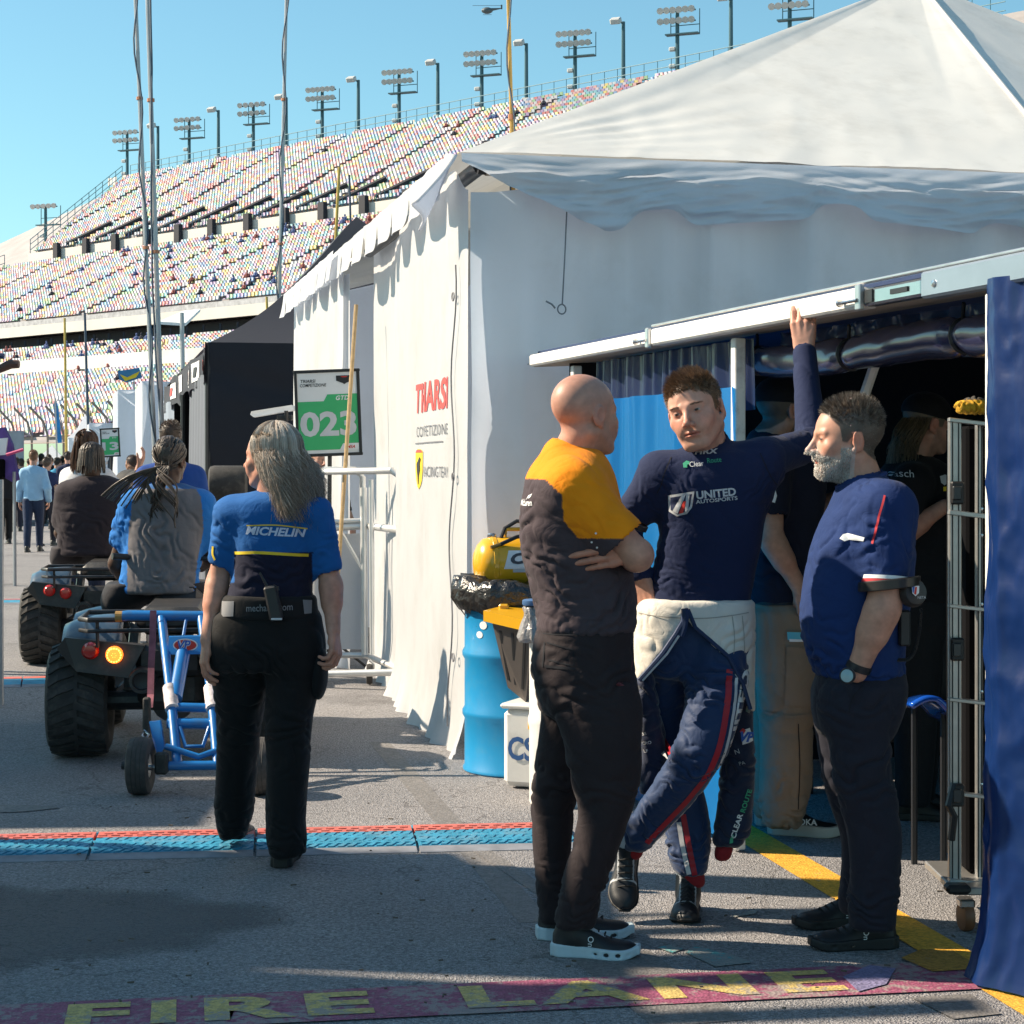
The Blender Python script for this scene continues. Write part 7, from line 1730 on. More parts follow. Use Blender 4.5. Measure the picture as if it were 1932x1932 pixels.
walker('bald man in black at the left edge of the crowd',9,37,1.72,30,(.016,.015,.018),(.015,.014,.016),(.1,.08,.07),bald=True,width=1.08,step=.05)
walker('long haired woman in white t-shirt standing in front of the far quad bike',163,16.4,1.80,-14,(.70,.69,.70),(.03,.04,.08),(.085,.04,.022),hairlen=.16,step=.02,pose={1:((.36,.10,1.22),(.42,.14,1.48))})
walker('short haired man in royal blue shirt beyond the near quad rider',322,13.6,1.82,10,(.012,.055,.25),(.02,.02,.03),(.06,.04,.03),width=1.05)
walker('boy sized walker in navy shirt beside the light blue shirted man',88,36,1.66,-10,(.022,.030,.085),(.02,.02,.03),(.07,.05,.04))
walker('man in navy shirt in the middle of the far crowd',128,42,1.82,15,(.014,.022,.06),(.03,.03,.04),(.03,.02,.02))
walker('person in teal shirt in the far crowd',108,46,1.70,-25,(.03,.22,.38),(.03,.03,.04),(.03,.025,.02))
walker('tall dark shirted person behind the light blue shirted man',78,50,1.83,5,(.02,.02,.025),(.03,.03,.04),(.05,.04,.03))
walker('person in dark blue jacket at the far left of the crowd',40,48,1.68,20,(.02,.05,.13),(.02,.02,.03),(.05,.04,.03))
walker('person in black behind the white t-shirted woman',146,38,1.72,-20,(.03,.03,.04),(.03,.03,.04),(.06,.04,.03))
walker('dark haired person looking out by the parked wheels',250,30,1.66,60,(.05,.05,.06),(.03,.03,.04),(.05,.03,.025),skin=(.30,.16,.10))
walker('distant person in dark clothes at the left end of the lane',22,56,1.75,0,(.03,.03,.05),(.03,.03,.04),(.05,.04,.03))
walker('farthest person in grey between the crowd and the white tent',140,58,1.74,0,(.18,.18,.2),(.03,.03,.04),(.08,.06,.05))
walker('person in black with beige trousers behind the number sign',605,15.4,1.66,200,(.02,.018,.018),(.40,.31,.22),(.25,.13,.07),width=.95,step=0)
for lab,x,Y,hh,yw,cs,cl,ch in(('person in burgundy shirt among the far crowd',55,62,1.74,12,(.16,.03,.04),(.03,.03,.04),(.04,.03,.02)),('person in pale grey shirt at the back of the far crowd',96,64,1.80,-8,(.40,.40,.42),(.05,.05,.07),(.10,.06,.04)),('person in black jacket left of the feather flag',92,55,1.84,4,(.02,.02,.025),(.03,.03,.04),(.05,.03,.02)),('person in bright blue shirt at the far left',30,44,1.70,14,(.03,.12,.34),(.03,.03,.05),(.05,.04,.03)),('person in dark green shirt near the white far tents',118,52,1.77,-5,(.03,.07,.05),(.04,.04,.05),(.04,.03,.02)),('person in white shirt walking at the far left edge',2,60,1.78,0,(.60,.60,.62),(.06,.06,.08),(.05,.04,.03))):
 walker(lab,x,Y,hh,yw,cs,cl,ch)
 # QUAD BIKES
M_QB=mat('quad_black',(.022,.022,.024),.42,var=.2,vscale=10,dirt=(.10,.09,.08),dscale=7)
M_QBL=mat('quad_blue_grey',(.035,.065,.105),.3,var=.15,coat=.3,dirt=(.16,.15,.14),dscale=6)
M_REDL=mat('lens_red',(.45,.02,.015),.2,coat=.5)
M_AMB=mat('lens_lit',(.8,.2,.02),.3,emit=(1.0,.17,.02),estr=1.6)
M_AMB2=mat('lens_lit_core',(.9,.4,.05),.3,emit=(1.0,.42,.06),estr=4.)
def quad_tyre(c,axis,r,w,parent,name='tyre',lugs=True):
 """fat treaded tyre: carcass, chevron tread blocks, hub"""
 ax=Vector(axis).normalized();t=MB().lathe(c,ax,[(r*.50,-w*.42),(r*.60,-w*.5),(r*.82,-w*.52),(r*.915,-w*.46),(r*.955,-w*.30),(r*.955,w*.30),(r*.915,w*.46),(r*.82,w*.52),(r*.60,w*.5),(r*.50,w*.42)],44).build('wheel',M_RUB,parent,True)
 u=ax.orthogonal().normalized();v=ax.cross(u)
 q=MB();n=26
 for k in range(n):
  for sd in(-1,1):
   a0=2*PI*(k+(.5 if sd>0 else 0))/n;vs=[]
   for(s_,da,rr)in((.03,0,1.0),(.30,.10,1.0),(.47,.20,.945)):
    for dd in(0,.135):
     a=a0+da+dd;vs.append(Vector(c)+ax*(sd*s_*w)+(u*math.cos(a)+v*math.sin(a))*(r*rr))
   inn=[Vector(c)+(p-Vector(c))*.92 for p in vs]
   q._add([p for p in vs]+inn,[(0,1,3,2),(2,3,5,4),(0,2,8,6),(2,4,10,8),(1,7,9,3),(3,9,11,5),(0,6,7,1),(4,5,11,10)])
 q.lathe(Vector(c),ax,[(r*.95,-.03*w),(r*1.0,-.03*w),(r*1.0,.03*w),(r*.95,.03*w)],44)
 tag(q.build('tread',M_RUB,t),kind='stuff')
 MB().lathe(c,ax,[(0,-w*.25),(r*.3,-w*.3),(r*.5,-w*.42),(r*.5,w*.42),(r*.3,w*.3),(0,w*.25)],24).build('rim',M_QB,t,True)
 return t
def quad(label,org,ay,lit=True,strap=False):
 """org: ground point midway between the rear tyres; ay: heading"""
 f=Vector((math.sin(math.radians(ay)),math.cos(math.radians(ay)),0));r=Vector((f.y,-f.x,0));o=Vector(org)
 P=lambda a,b,z:o+r*a+f*b+UP*z
 t=thing('quad_bike',label,'quad bike',o,'quad bikes driving down the lane')
 quad_tyre(P(-.47,0,.295),r,.295,.30,t);quad_tyre(P(.47,0,.295),r,.295,.30,t);quad_tyre(P(-.45,1.22,.28),r,.28,.21,t);quad_tyre(P(.45,1.22,.28),r,.28,.21,t)
 MB().cyl(P(-.36,0,.285),P(.36,0,.285),.05,10).build('axle',M_QB,t)
 MB().box(P(0,.25,.36),(.34,.9,.22),(r,f,UP),.05).build('chassis',M_QB,t);MB().sphere(P(0,.0,.29),.12,12,8).build('differential',mat('cast_grey',(.22,.22,.22),.5,.6),t,True)
 for s in(-1,1):MB().tube([P(s*.3,-.02,.30),P(s*.24,.45,.34)],.03,8).build('swing_arm',M_QB,t);MB().tube([P(s*.22,.02,.34),P(s*.2,.18,.70)],[.035,.03],8).build('shock_absorber',mat('shock_grey',(.3,.3,.3),.4,.6),t)
 for s in(-1,1):
  def fend(u,v,s=s):
   a=.42+1.35*u;rad=.37+.02*math.sin(PI*u);ww=.24+.30*v
   drop=.05*v**3
   return P(s*ww,-math.cos(a+.35)*rad+.0,.285+max(.05,math.sin(a+.35)*rad)+.05-drop)
  q=MB();q.grid(fend,18,8,s<0);ob=q.build('fender',M_QBL if s<0 else M_QB,t,True);md=ob.modifiers.new('thickness','SOLIDIFY');md.thickness=.012
  q=MB();q.prism([P(s*.12,-.36,.60),P(s*.52,-.30,.64),P(s*.56,-.28,.58),P(s*.46,-.32,.47),P(s*.20,-.37,.44)],f*.10);q.build('tail_panel',M_QB,t)
  MB().lathe(P(s*.39,-.34,.575),-f,[(.0,.03),(.03,.027),(.042,.012),(.044,-.01)],18).build('reflector',M_REDL,t,True)
  if s<0 and lit:
   l=MB().lathe(P(s*.27,-.355,.555),-f,[(.0,.030),(.030,.026),(.042,.010),(.044,-.01)],22).build('tail_lamp',M_AMB,t,True);q=MB()
   for rr,nn in((.010,6),(.021,11),(.033,16)):
    for k in range(nn):a=2*PI*k/nn;q.sphere(P(s*.27+rr*math.cos(a),-.382+rr*.18,.555+rr*math.sin(a)),.0042,6,4)
   tag(q.build('lamp_diode',M_AMB2,l),kind='stuff')
  else:MB().lathe(P(s*.27,-.355,.555),-f,[(.0,.03),(.03,.027),(.042,.012),(.044,-.01)],18).build('tail_lamp',M_REDL,t,True)
  q=MB();q.grid(lambda u,v,s=s:P(s*(.26+.36*v),.92+.62*u,.60+.10*math.sin(PI*u)-.05*v**3-.10*max(0,u-.7)),8,6,s<0);q.build('front_fender',M_QBL if s<0 else M_QB,t,True)
 MB().box(P(0,-.24,.52),(.34,.16,.16),(r,f,UP),.03).build('tail_block',M_QB,t)
 MB().box(P(0,.28,.70),(.36,.80,.14),(r,f,UP),.05).build('seat',M_QB,t,True);MB().box(P(0,.86,.74),(.30,.40,.16),(r,f,UP),.06).build('tank',M_QB,t)
 q=MB();ext=(P(-.02-.0,-.36,.43),P(-.02,-.20,.44));
 MB().lathe(P(-.13,-.44,.43),f,[(.0,.04),(.042,.03),(.046,0),(.062,0),(.066,.03),(.066,.34)],20).build('exhaust',M_QB,t,True)
 def rack(y0,y1,z,w,nm):
  q=MB();c=[P(-w,y0,z),P(-w*.9,y0-.06,z),P(w*.9,y0-.06,z),P(w,y0,z),P(w,y1,z),P(-w,y1,z)];q.tube(c,.013,8,closed=True);q.build(nm,M_QB,t,True)
  for k in(-.55,0,.55):MB().tube([P(w*k,y0-.05,z-.004),P(w*k,y1,z-.004)],.009,6).build('rack_bar',M_QB,t)
  c2=[p-UP*.055 for p in c];q=MB();q.tube(c2[:4],.011,8);q.build(nm,M_QB,t,True)
  for k in(-.8,.8):MB().tube([P(w*k,y0-.04,z),P(w*k,y0-.02,z-.14)],.010,6).build('rack_stay',M_QB,t)
 rack(-.34,.12,.735,.44,'rear_rack');rack(1.0,1.42,.80,.40,'front_rack')
 MB().tube([P(-.36,.72,1.00),P(-.16,.80,.98),P(.16,.80,.98),P(.36,.72,1.00)],.012,8).build('handlebar',M_QB,t,True)
 for s in(-1,1):MB().cyl(P(s*.25,.765,.99),P(s*.37,.715,1.0),.019,10).build('grip',M_BLK,t)
 MB().tube([P(0,.80,.98),P(0,.95,.70)],.03,8).build('steering_post',M_QB,t)
 for s in(-1,1):MB().box(P(s*.34,.62,.30),(.22,.45,.03),(r,f,UP),.01).build('foot_rest',M_QB,t)
 return t,P
qd,QP=quad('near quad bike with lit orange tail lamp, towing the blue trolley',Vector((W(326,880,9.95).x,9.95,0)),-7)
qd2,QP2=quad('far quad bike with unlit red tail lamps',Vector((W(200,880,14.6).x,14.6,0)),-8,lit=False)
# BLUE TOW TROLLEY
M_TB=mat('trolley_blue',(.012,.16,.46),.32,var=.1,coat=.4,dirt=(.06,.12,.22),dscale=10)
Yt=8.72
tr=thing('tow_trolley','blue tubular tow trolley with two grey wheels behind the near quad bike','trolley',Vector((W(370,880,Yt).x,Yt,0)))
def TP(x,y,Y):return W(x,y,Y)
def ttube(nm,pts,r=.019,m=M_TB):q=MB();q.tube([TP(*p)for p in pts],r,10);return q.build(nm,m,tr,True)
ttube('push_bar',[(228,1163,9.45),(242,1161,9.45),(420,1163,9.45),(520,1166,9.45)],.026);MB().lathe(TP(226,1163,9.45),(1,0,0),[(.0,-.02),(.027,-.02),(.027,.015)],14).build('bar_end',mat('bar_end_gold',(.35,.2,.06),.5),tr)
for x0,x1,x2 in((305,323,335),(380,400,411)):
 ttube('upright',[(x0,1166,9.44),(x1,1322,8.98)],.023);ttube('upright',[(x1+1,1332,8.95),(x2,1446,8.72)],.024)
 q=MB();q.tube([TP(x1-3,1298,9.05),TP(x1+2,1338,8.93)],.034,12);q.build('sleeve_wrap',mat('wrap_white',(.62,.55,.55),.6,var=.5,vscale=30),tr,True)
ttube('strut',[(352,1165,9.44),(346,1200,9.35)],.008)
for(a,b,Yy,r_)in(((322,1334),(402,1336),8.95,.022),((316,1365),(410,1366),8.90,.026),((312,1445),(412,1444),8.72,.022)):ttube('cross_bar',[(*a,Yy),(*b,Yy)],r_)
ttube('axle',[(255,1448,8.72),(500,1444,8.72)],.014,M_STEEL)
ttube('v_bar',[(312,1408,8.76),(375,1428,8.74),(412,1415,8.76)],.015);ttube('hoop',[(340,1372,8.86),(350,1408,8.8),(383,1408,8.8),(395,1372,8.86)],.010)
ttube('mast',[(346,1230,9.25),(330,1318,9.0)],.035)
MB().prism([TP(318,1202,9.26),TP(392,1200,9.26),TP(396,1234,9.22),TP(318,1235,9.22)],Vector((0,.02,.004))).build('plate',M_TB,tr)
lo=TP(350,1217,9.235);nrm_y=Vector((0,-1,.2))
el_=[(.060*math.cos(a),.032*math.sin(a))for a in[2*PI*k/24 for k in range(24)]]
flat_print('logo',*poly2(el_),lo,(1,0,0),UP,M_WHITE,tr,.006);flat_print('logo',*poly2([(a*.9,b*.82)for a,b in el_]),lo,(1,0,0),UP,M_REDP,tr,.008);text_on('VP',lo+Vector((-.005,0,.002)),(1,0,0),UP,.045,M_WHITE,tr,bold=.08,shear=.2,off=.010);text_on('VP',lo+Vector((-.005,0,.002)),(1,0,0),UP,.042,M_BLUEPR,tr,bold=.02,shear=.2,off=.012)
MB().prism([TP(281,1362,8.85),TP(302,1360,8.85),TP(310,1410,8.78),TP(300,1430,8.75),TP(290,1405,8.78)],Vector((0,.03,0))).build('bracket',M_TB,tr)
q=MB();q.box(TP(305,1440,8.70),(.06,.05,.10),None,.01);q.build('foot_pad',M_RUB,tr)
for x in(265,492):
 c=TP(x,1449 if x<300 else 1442,8.72);c.z=.132
 w_=MB().lathe(c,(1,0,0),[(.055,-.04),(.07,-.048),(.105,-.052),(.125,-.044),(.131,-.025),(.131,.025),(.125,.044),(.105,.052),(.07,.048),(.055,.04)],36).build('wheel',mat('trolley_tyre',(.055,.05,.048),.8,var=.3,vscale=30,dirt=(.14,.12,.10),dscale=14),tr,True)
 for dx in(-.02,0,.02):MB().lathe(c+Vector((dx,0,0)),(1,0,0),[(.1305,-.003),(.1325,0),(.1305,.003)],36).build('groove',M_RUB,w_)
 MB().lathe(c,(1,0,0),[(0,-.03),(.055,-.04),(.055,.04),(0,.03)],20).build('rim',M_STEEL,w_);MB().cyl(c+Vector((-.085,0,0)),c+Vector((-.05,0,0)),.018,8).build('axle_nut',M_BLK,w_)
sp=thing('ratchet_strap','faded red ratchet strap hanging from the trolley bar','strap',TP(287,1155,9.40))
q=MB();pts=[TP(289,1152,9.40),TP(288,1200,9.38),TP(285,1260,9.34),TP(284,1310,9.28),TP(282,1335,9.2)]
for a,b in zip(pts[:-1],pts[1:]):q._add([a+Vector((-.016,0,0)),a+Vector((.016,0,0)),b+Vector((.016,0,0)),b+Vector((-.016,0,0)),a+Vector((-.016,.004,0)),a+Vector((.016,.004,0)),b+Vector((.016,.004,0)),b+Vector((-.016,.004,0))],[(0,3,2,1),(4,5,6,7),(0,4,7,3),(1,2,6,5)])
q.build('webbing',mat('strap_red',(.30,.10,.13),.8,var=.4,vscale=25),sp)
q=MB();q.box(TP(277,1355,9.1),(.035,.04,.20),None,.008);q.build('ratchet',M_RUB,sp);MB().tube([TP(272,1378,9.0),TP(268,1388,8.98),TP(275,1394,8.97),TP(281,1386,8.98)],.006,6,closed=True).build('hook',M_STEEL,sp)
# NUMBER SIGNS
def number_sign(label,cx,cy,w,h,Y,roll,big,yawd=0):
 u=Vector((math.cos(math.radians(roll)),math.sin(math.radians(yawd)),math.sin(math.radians(roll)))).normalized();v_=Vector((-math.sin(math.radians(roll)),0,math.cos(math.radians(roll))));n=u.cross(v_);c=W(cx,cy,Y);k=Y/FPX;w*=k;h*=k
 t=thing('number_sign',label,'sign',Vector((c.x,c.y,0)),'team number signs')
 MB().box(c,(w,.015,h),(u,-n,v_),.003).build('panel',M_WHITE,t)
 for(a,b,sx,sz)in((0,h/2,w+.03,.022),(0,-h/2,w+.03,.022),(-w/2,0,.022,h),(w/2,0,.022,h)):MB().box(c+u*a+v_*b+n*.004,(sx,.03,sz),(u,-n,v_),.004).build('frame',M_BLK,t)
 M_GR=mat('sign_green',(.05,.45,.16),.5,var=.03);o=c+n*.0085
 flat_print('field',*poly2([(-w*.485,-h*.44),(w*.485,-h*.44),(w*.485,h*.22),(-w*.0,h*.22),(-w*.06,h*.14),(-w*.485,h*.14)]),o,u,v_,M_GR,t)
 text_on(big,o-v_*h*.13,u,v_,h*.30,mat('sign_grey',(.62,.62,.64),.5),t,bold=.035,width=w*.90,off=.004)
 text_on('GTD',o+v_*h*.175+u*w*.24,u,v_,h*.055,M_WHITE,t,bold=.03,shear=.25,spacing=1.1,off=.004)
 text_on('TRIARSI',o+v_*h*.385-u*w*.30,u,v_,h*.038,M_BLACKP,t,bold=.01,shear=.15,width=w*.24,off=.003);text_on('COMPETIZIONE',o+v_*h*.335-u*w*.22,u,v_,h*.038,M_BLACKP,t,bold=.01,shear=.15,width=w*.42,off=.003)
 flat_print('badge',*poly2([(-w*.13,h*.04),(w*.13,h*.04),(w*.13,-h*.02),(w*.03,-h*.05),(0,-h*.065),(-w*.03,-h*.05),(-w*.13,-h*.02)]),o+v_*h*.40+u*w*.28,u,v_,M_BLACKP,t,.003);flat_print('badge',*poly2([(-w*.06,h*.03),(w*.06,h*.03),(w*.03,h*.018),(-w*.03,h*.018)]),o+v_*h*.40+u*w*.28,u,v_,M_REDP,t,.005)
 flat_print('plate',*poly2([(-w*.08,-h*.035),(w*.24,-h*.035),(w*.24,h*.045),(-w*.02,h*.045)]),o-v_*h*.415+u*w*.245,u,v_,M_WHITE,t,.004);text_on('IMSA',o-v_*h*.412+u*w*.34,u,v_,h*.038,M_REDP,t,bold=.02,shear=.3,off=.006)
 MB().tube([Vector((c.x,c.y+.02,0)),c-v_*h*.45-n*.02],.016,8).build('post',M_BLK,t)
 for a in(0,2.1,4.2):MB().tube([Vector((c.x,c.y+.02,.25)),Vector((c.x+.3*math.cos(a),c.y+.02+.3*math.sin(a),.01))],.011,6).build('foot',M_BLK,t)
 return t
number_sign('green number 023 sign on a stand in front of the white tent',619,779,118,158,14.0,2.2,'023')
number_sign('small far green number sign among the tents',208,835,34,52,30.5,3,'13')
# SILVER HANDCART
hc=thing('silver_handcart','silver tubular handcart on casters beside the white tent wall','handcart',Vector((W(690,880,13.1).x,13.1,0)))
def htube(nm,pts,r=.020):q=MB();q.tube([W(*p)for p in pts],r,10);return q.build(nm,M_CHRM,hc,True)
Ya,Yc=12.75,13.5
htube('push_frame',[(588,1240,Yc),(588,905,Yc),(600,890,Yc),(740,888,Ya),(754,900,Ya),(756,1000,Ya)],.024);htube('push_frame',[(590,900,Yc),(612,886,Yc),(670,886,Yc),(684,900,Yc),(688,1240,Yc)],.022)
htube('rail',[(586,998,Yc),(690,992,Yc),(756,1000,Ya)],.026);htube('rail',[(586,985,Yc),(690,982,Yc)],.018)
htube('post',[(686,920,13.4),(688,1235,13.4)],.024);htube('post',[(700,905,13.1),(702,1235,13.1)],.016);htube('post',[(757,1000,Ya),(760,1262,Ya)],.022)
htube('brace',[(645,1005,13.4),(690,1085,13.4),(692,1200,13.4)],.011)
htube('base_rail',[(590,1236,Yc),(690,1236,Yc),(764,1268,Ya)],.022);htube('base_rail',[(590,1272,12.95),(764,1268,Ya)],.024);htube('base_rail',[(588,1250,Yc),(590,1272,12.95)],.02)
for x,y,Y in((697,1288,13.1),(760,1290,12.85),(600,1284,13.2)):
 c=W(x,1270,Y);c.z=.075
 MB().lathe(c,(1,.1,0),[(.0,-.018),(.03,-.02),(.066,-.02),(.072,0),(.066,.02),(.03,.02),(0,.018)],22).build('caster',M_RUB,hc,True);MB().tube([c+Vector((.028,0,0)),c+Vector((.028,0,.07)),c+UP*.095],.010,6).build('caster_fork',M_CHRM,hc)
MB().prism([W(592,1010,Yc+.05),W(684,1006,Yc+.05),W(686,1225,Yc+.05),W(592,1225,Yc+.05)],(0,.01,0)).build('clear_sheet',cloth('sheet_clear',(.62,.64,.68),.3,.3,bump=.5),hc)
# DRUMS, BIN, TANK BY THE TENT CORNER
dr=thing('blue_drum','blue steel drum standing at the tent corner','drum',Vector((W(985,880,9.45).x,9.45,0)))
dc=dr.location;Rr=.285;Hd=.86
prof=[(0,.0),(Rr,.0),(Rr+.008,.008),(Rr+.008,.02),(Rr,.03)]
for z0 in(.29,.58):prof+=[(Rr,z0-.03),(Rr+.011,z0-.01),(Rr+.011,z0+.01),(Rr,z0+.03)]
prof+=[(Rr,Hd-.03),(Rr+.008,Hd-.02),(Rr+.008,Hd),(Rr-.01,Hd),(Rr-.02,Hd-.015),(0,Hd-.015)]
body=MB().lathe(dc,UP,prof,56).build('shell',mat('drum_blue',(.012,.25,.52),.38,var=.06,coat=.2,dirt=(.06,.25,.42),dscale=6),dr,True)
for(x,y,r_)in((912,1178,7),(905,1196,6)):
 c=W(x,y,9.3);cam_poly([(x+r_*math.cos(a),y+r_*1.1*math.sin(a))for a in[2*PI*k/12 for k in range(12)]],9.3,body,M_WHITE,dr,'emblem',.003)
bg_=thing('bag_liner','crumpled black plastic bag liner over the blue drum','bag',dc+UP*Hd)
V_=[];rsx=np.random.RandomState(1);nn=96
rows=[(.30,-.085),(.325,-.05),(.335,-.01),(.335,.04),(.32,.07),(.25,.075),(.1,.06),(0.0,.06)]
for(r_,z_)in rows:
 for k in range(nn):
  a=2*PI*k/nn;p_=np.array([[math.cos(a)*4,math.sin(a)*4,z_*14]]);w=ridge(p_*2.2,3)[0]*.018+fbm(p_*1.3,2)[0]*.016
  V_.append(dc+Vector((math.cos(a)*(r_+(w if r_>.05 else 0)),math.sin(a)*(r_+(w if r_>.05 else 0)),Hd+z_+(w*1.4 if z_<-.04 or z_>.05 else 0))))
F_=[(j*nn+k,j*nn+(k+1)%nn,(j+1)*nn+(k+1)%nn,(j+1)*nn+k)for j in range(len(rows)-1)for k in range(nn)]
mesh_obj('liner',[tuple(v)for v in V_],F_,mat('bag_black',(.022,.020,.019),.22,var=.2,bump=.9,bscale=22,bdist=.02,spec=.8),bg_,True)
tk=thing('air_tank','yellow portable air tank lying on the bag covered drum','air tank',dc+UP*(Hd+.08))
M_TY=mat('tank_yellow',(.78,.40,.012),.28,var=.05,coat=.4)
ta=W(892,1062,9.42);dx=Vector((.985,.17,0));R_=.128
tb_=MB().lathe(ta,dx,[(0,.0),(.05,.006),(.09,.024),(.118,.05),(R_,.085),(R_,.52),(.118,.555),(.09,.58),(.05,.598),(0,.604)],40).build('vessel',M_TY,tk,True)
for s in(.10,.46):MB().box(ta+dx*s-UP*.115-Vector((0,.06,0)),(.022,.03,.075),(dx,Vector((-dx.y,dx.x,0)),UP),.003).build('foot',M_TY,tk);MB().lathe(ta,dx,[(R_+.001,s-.012),(R_+.003,s-.01),(R_+.003,s+.01),(R_+.001,s+.012)],40).build('weld_seam',M_TY,tk)
MB().tube([ta+dx*.16+UP*.12,ta+dx*.17+UP*.165,ta+dx*.40+UP*.165,ta+dx*.41+UP*.12],.010,8).build('handle',M_TY,tk)
MB().lathe(ta+dx*.095+UP*.118,UP,[(.018,0),(.022,.006),(.022,.022),(.016,.028),(0,.028)],14).build('valve_cap',M_STEEL,tk,True)
MB().tube([ta+dx*.14+UP*.12-Vector((0,.03,0)),ta+dx*.16+UP*.17,ta+dx*.22+UP*.205,ta+dx*.34+UP*.20,ta+dx*.44+UP*.16,ta+dx*.36+UP*.15-Vector((0,.06,0)),ta+dx*.22+UP*.13-Vector((0,.09,0)),ta+dx*.14+UP*.095-Vector((0,.10,0))],.010,8).build('hose',M_BLK,tk,True)
MB().cyl(ta+dx*.14+UP*.095-Vector((0,.10,0)),ta+dx*.09+UP*.08-Vector((0,.112,0)),.009,8).build('hose_fitting',mat('brass',(.5,.3,.1),.3,.9),tk)
nf=Vector((dx.y,-dx.x,0))
lbl=[(-.13,-.045),(.12,-.045),(.14,.045),(-.105,.045)]
wrap_print('label',*poly2(lbl),ta+dx*.265+UP*.02,dx,UP,tb_,M_WHITE,tk,.002);wrap_text('CSM',ta+dx*.268+UP*.026,dx,UP,.055,tb_,mat('label_dark',(.06,.06,.07),.4),tk,bold=.05,shear=.25,width=.20,off=.004)
wrap_print('label',*poly2([(-.09,-.008),(.09,-.008),(.09,.008),(-.09,.008)]),ta+dx*.27-UP*.034,dx,UP,tb_,M_SILVER,tk,.004)
bn=thing('yellow_lid_bin','grey recycling tub with yellow lid standing on the white cooler box','bin',W(985,1322,9.0))
Yb_=8.98
def BP(x,y,d):return W(x,y,Yb_)+Vector((0,d,0))
M_BING=mat('bin_grey',(.085,.072,.066),.5,var=.08)
q=MB();top=[(930,1176),(1052,1178)];bot=[(962,1300),(1030,1322)]
f0=[BP(928,1172,.0),BP(1005,1180,-.12),BP(1060,1172,.1),BP(985,1166,.30)];b0=[BP(958,1298,.02),BP(992,1322,-.06),BP(1036,1300,.10),BP(1000,1292,.22)]
q._add(f0+b0,[(0,4,5,1),(1,5,6,2),(2,6,7,3),(3,7,4,0),(4,7,6,5)]);q.build('tub',M_BING,bn)
for i,(a,b,c_,d)in enumerate(((f0[0],f0[1],b0[0],b0[1]),)):
 for u in(.18,.50,.82):p0=a.lerp(b,u).lerp(c_.lerp(d,u),.12);p1=a.lerp(b,u).lerp(c_.lerp(d,u),.85);nrm=(b-a).cross(c_-a).normalized();nrm=nrm if nrm.y<0 else-nrm;MB().box((p0+p1)/2+nrm*.003,(.012,.008,(p1-p0).length),((b-a).normalized(),nrm,(p0-p1).normalized())).build('rib_slot',M_BLK,bn)
lid=[BP(912,1158,0),BP(992,1172,-.15),BP(1075,1160,.1),BP(985,1150,.36)]
q=MB();q.prism([p+UP*-.035 for p in lid],UP*.05);q.build('lid',M_TY,bn)
for k in range(3):MB().box(lid[0].lerp(lid[3],.25+.2*k)+UP*.02+Vector((.05,0,0)),(.05,.03,.03),None,.008).build('lid_rib',M_TY,bn)
cl=thing('white_cooler','white cooler box with blue letters under the yellow lidded bin','cooler',W(1000,1480,8.9)*Vector((1,1,0))if False else Vector((W(1005,880,8.95).x,8.95,0)))
ca=Vector((.93,-.37,0)).normalized();cb=Vector((.37,.93,0)).normalized();cc0=Vector((W(1034,880,9.0).x,9.0,0))
M_CW=mat('cooler_white',(.74,.73,.70),.45,var=.05,dirt=(.55,.53,.5),dscale=8)
MB().box(cc0+UP*.19,(.32,.36,.36),(ca,cb,UP),.025).build('body',M_CW,cl);MB().box(cc0+UP*.385,(.34,.38,.025),(ca,cb,UP),.01).build('lid',M_CW,cl)
MB().box(cc0-cb*.182+UP*.30+ca*.02,(.10,.012,.04),(ca,cb,UP),.004).build('latch',M_TY,cl);text_on('CSM',cc0-cb*.181+UP*.19-ca*.02,ca,UP,.11,mat('csm_blue',(.03,.10,.28),.5),cl,bold=.03,width=.22,off=.004)
wdm=thing('white_drum','white plastic drum half hidden behind the bald man','drum',Vector((W(1062,880,8.5).x,8.5,0)))
MB().lathe(wdm.location,UP,[(0,0),(.145,0),(.15,.01),(.15,.34),(.155,.36),(.155,.38),(.15,.40),(.15,.78),(.158,.79),(.158,.84),(.14,.85),(0,.85)],44).build('shell',M_CW,wdm,True)
bgx=thing('sealed_bag','clear grey plastic bag tied around a blue bucket on the white drum','bag',wdm.location+UP*.85)
c=W(1010,1175,8.45);
V_=[];nn=40
for(r_,z_)in((.03,.075),(.05,.07),(.042,.045),(.055,.0),(.075,-.06),(.068,-.085),(0,-.085)):
 for k in range(nn):a=2*PI*k/nn;w=.008*math.sin(a*9+z_*30)+.005*math.sin(a*17);V_.append(c+Vector((math.cos(a)*(r_+(w if r_ else 0)),math.sin(a)*(r_+(w if r_ else 0)),z_)))
mesh_obj('bag',[tuple(v)for v in V_],[(j*nn+k,j*nn+(k+1)%nn,(j+1)*nn+(k+1)%nn,(j+1)*nn+k)for j in range(6)for k in range(nn)],mat('bag_clear',(.30,.29,.29),.15,bump=.8,bscale=25,bdist=.02,spec=.9),bgx,True)
MB().lathe(c+UP*.078,UP,[(0,0),(.055,0),(.058,.006),(.058,.022),(.05,.026),(0,.026)],24).build('bucket_rim',mat('bucket_blue',(.06,.14,.30),.5),bgx,True)
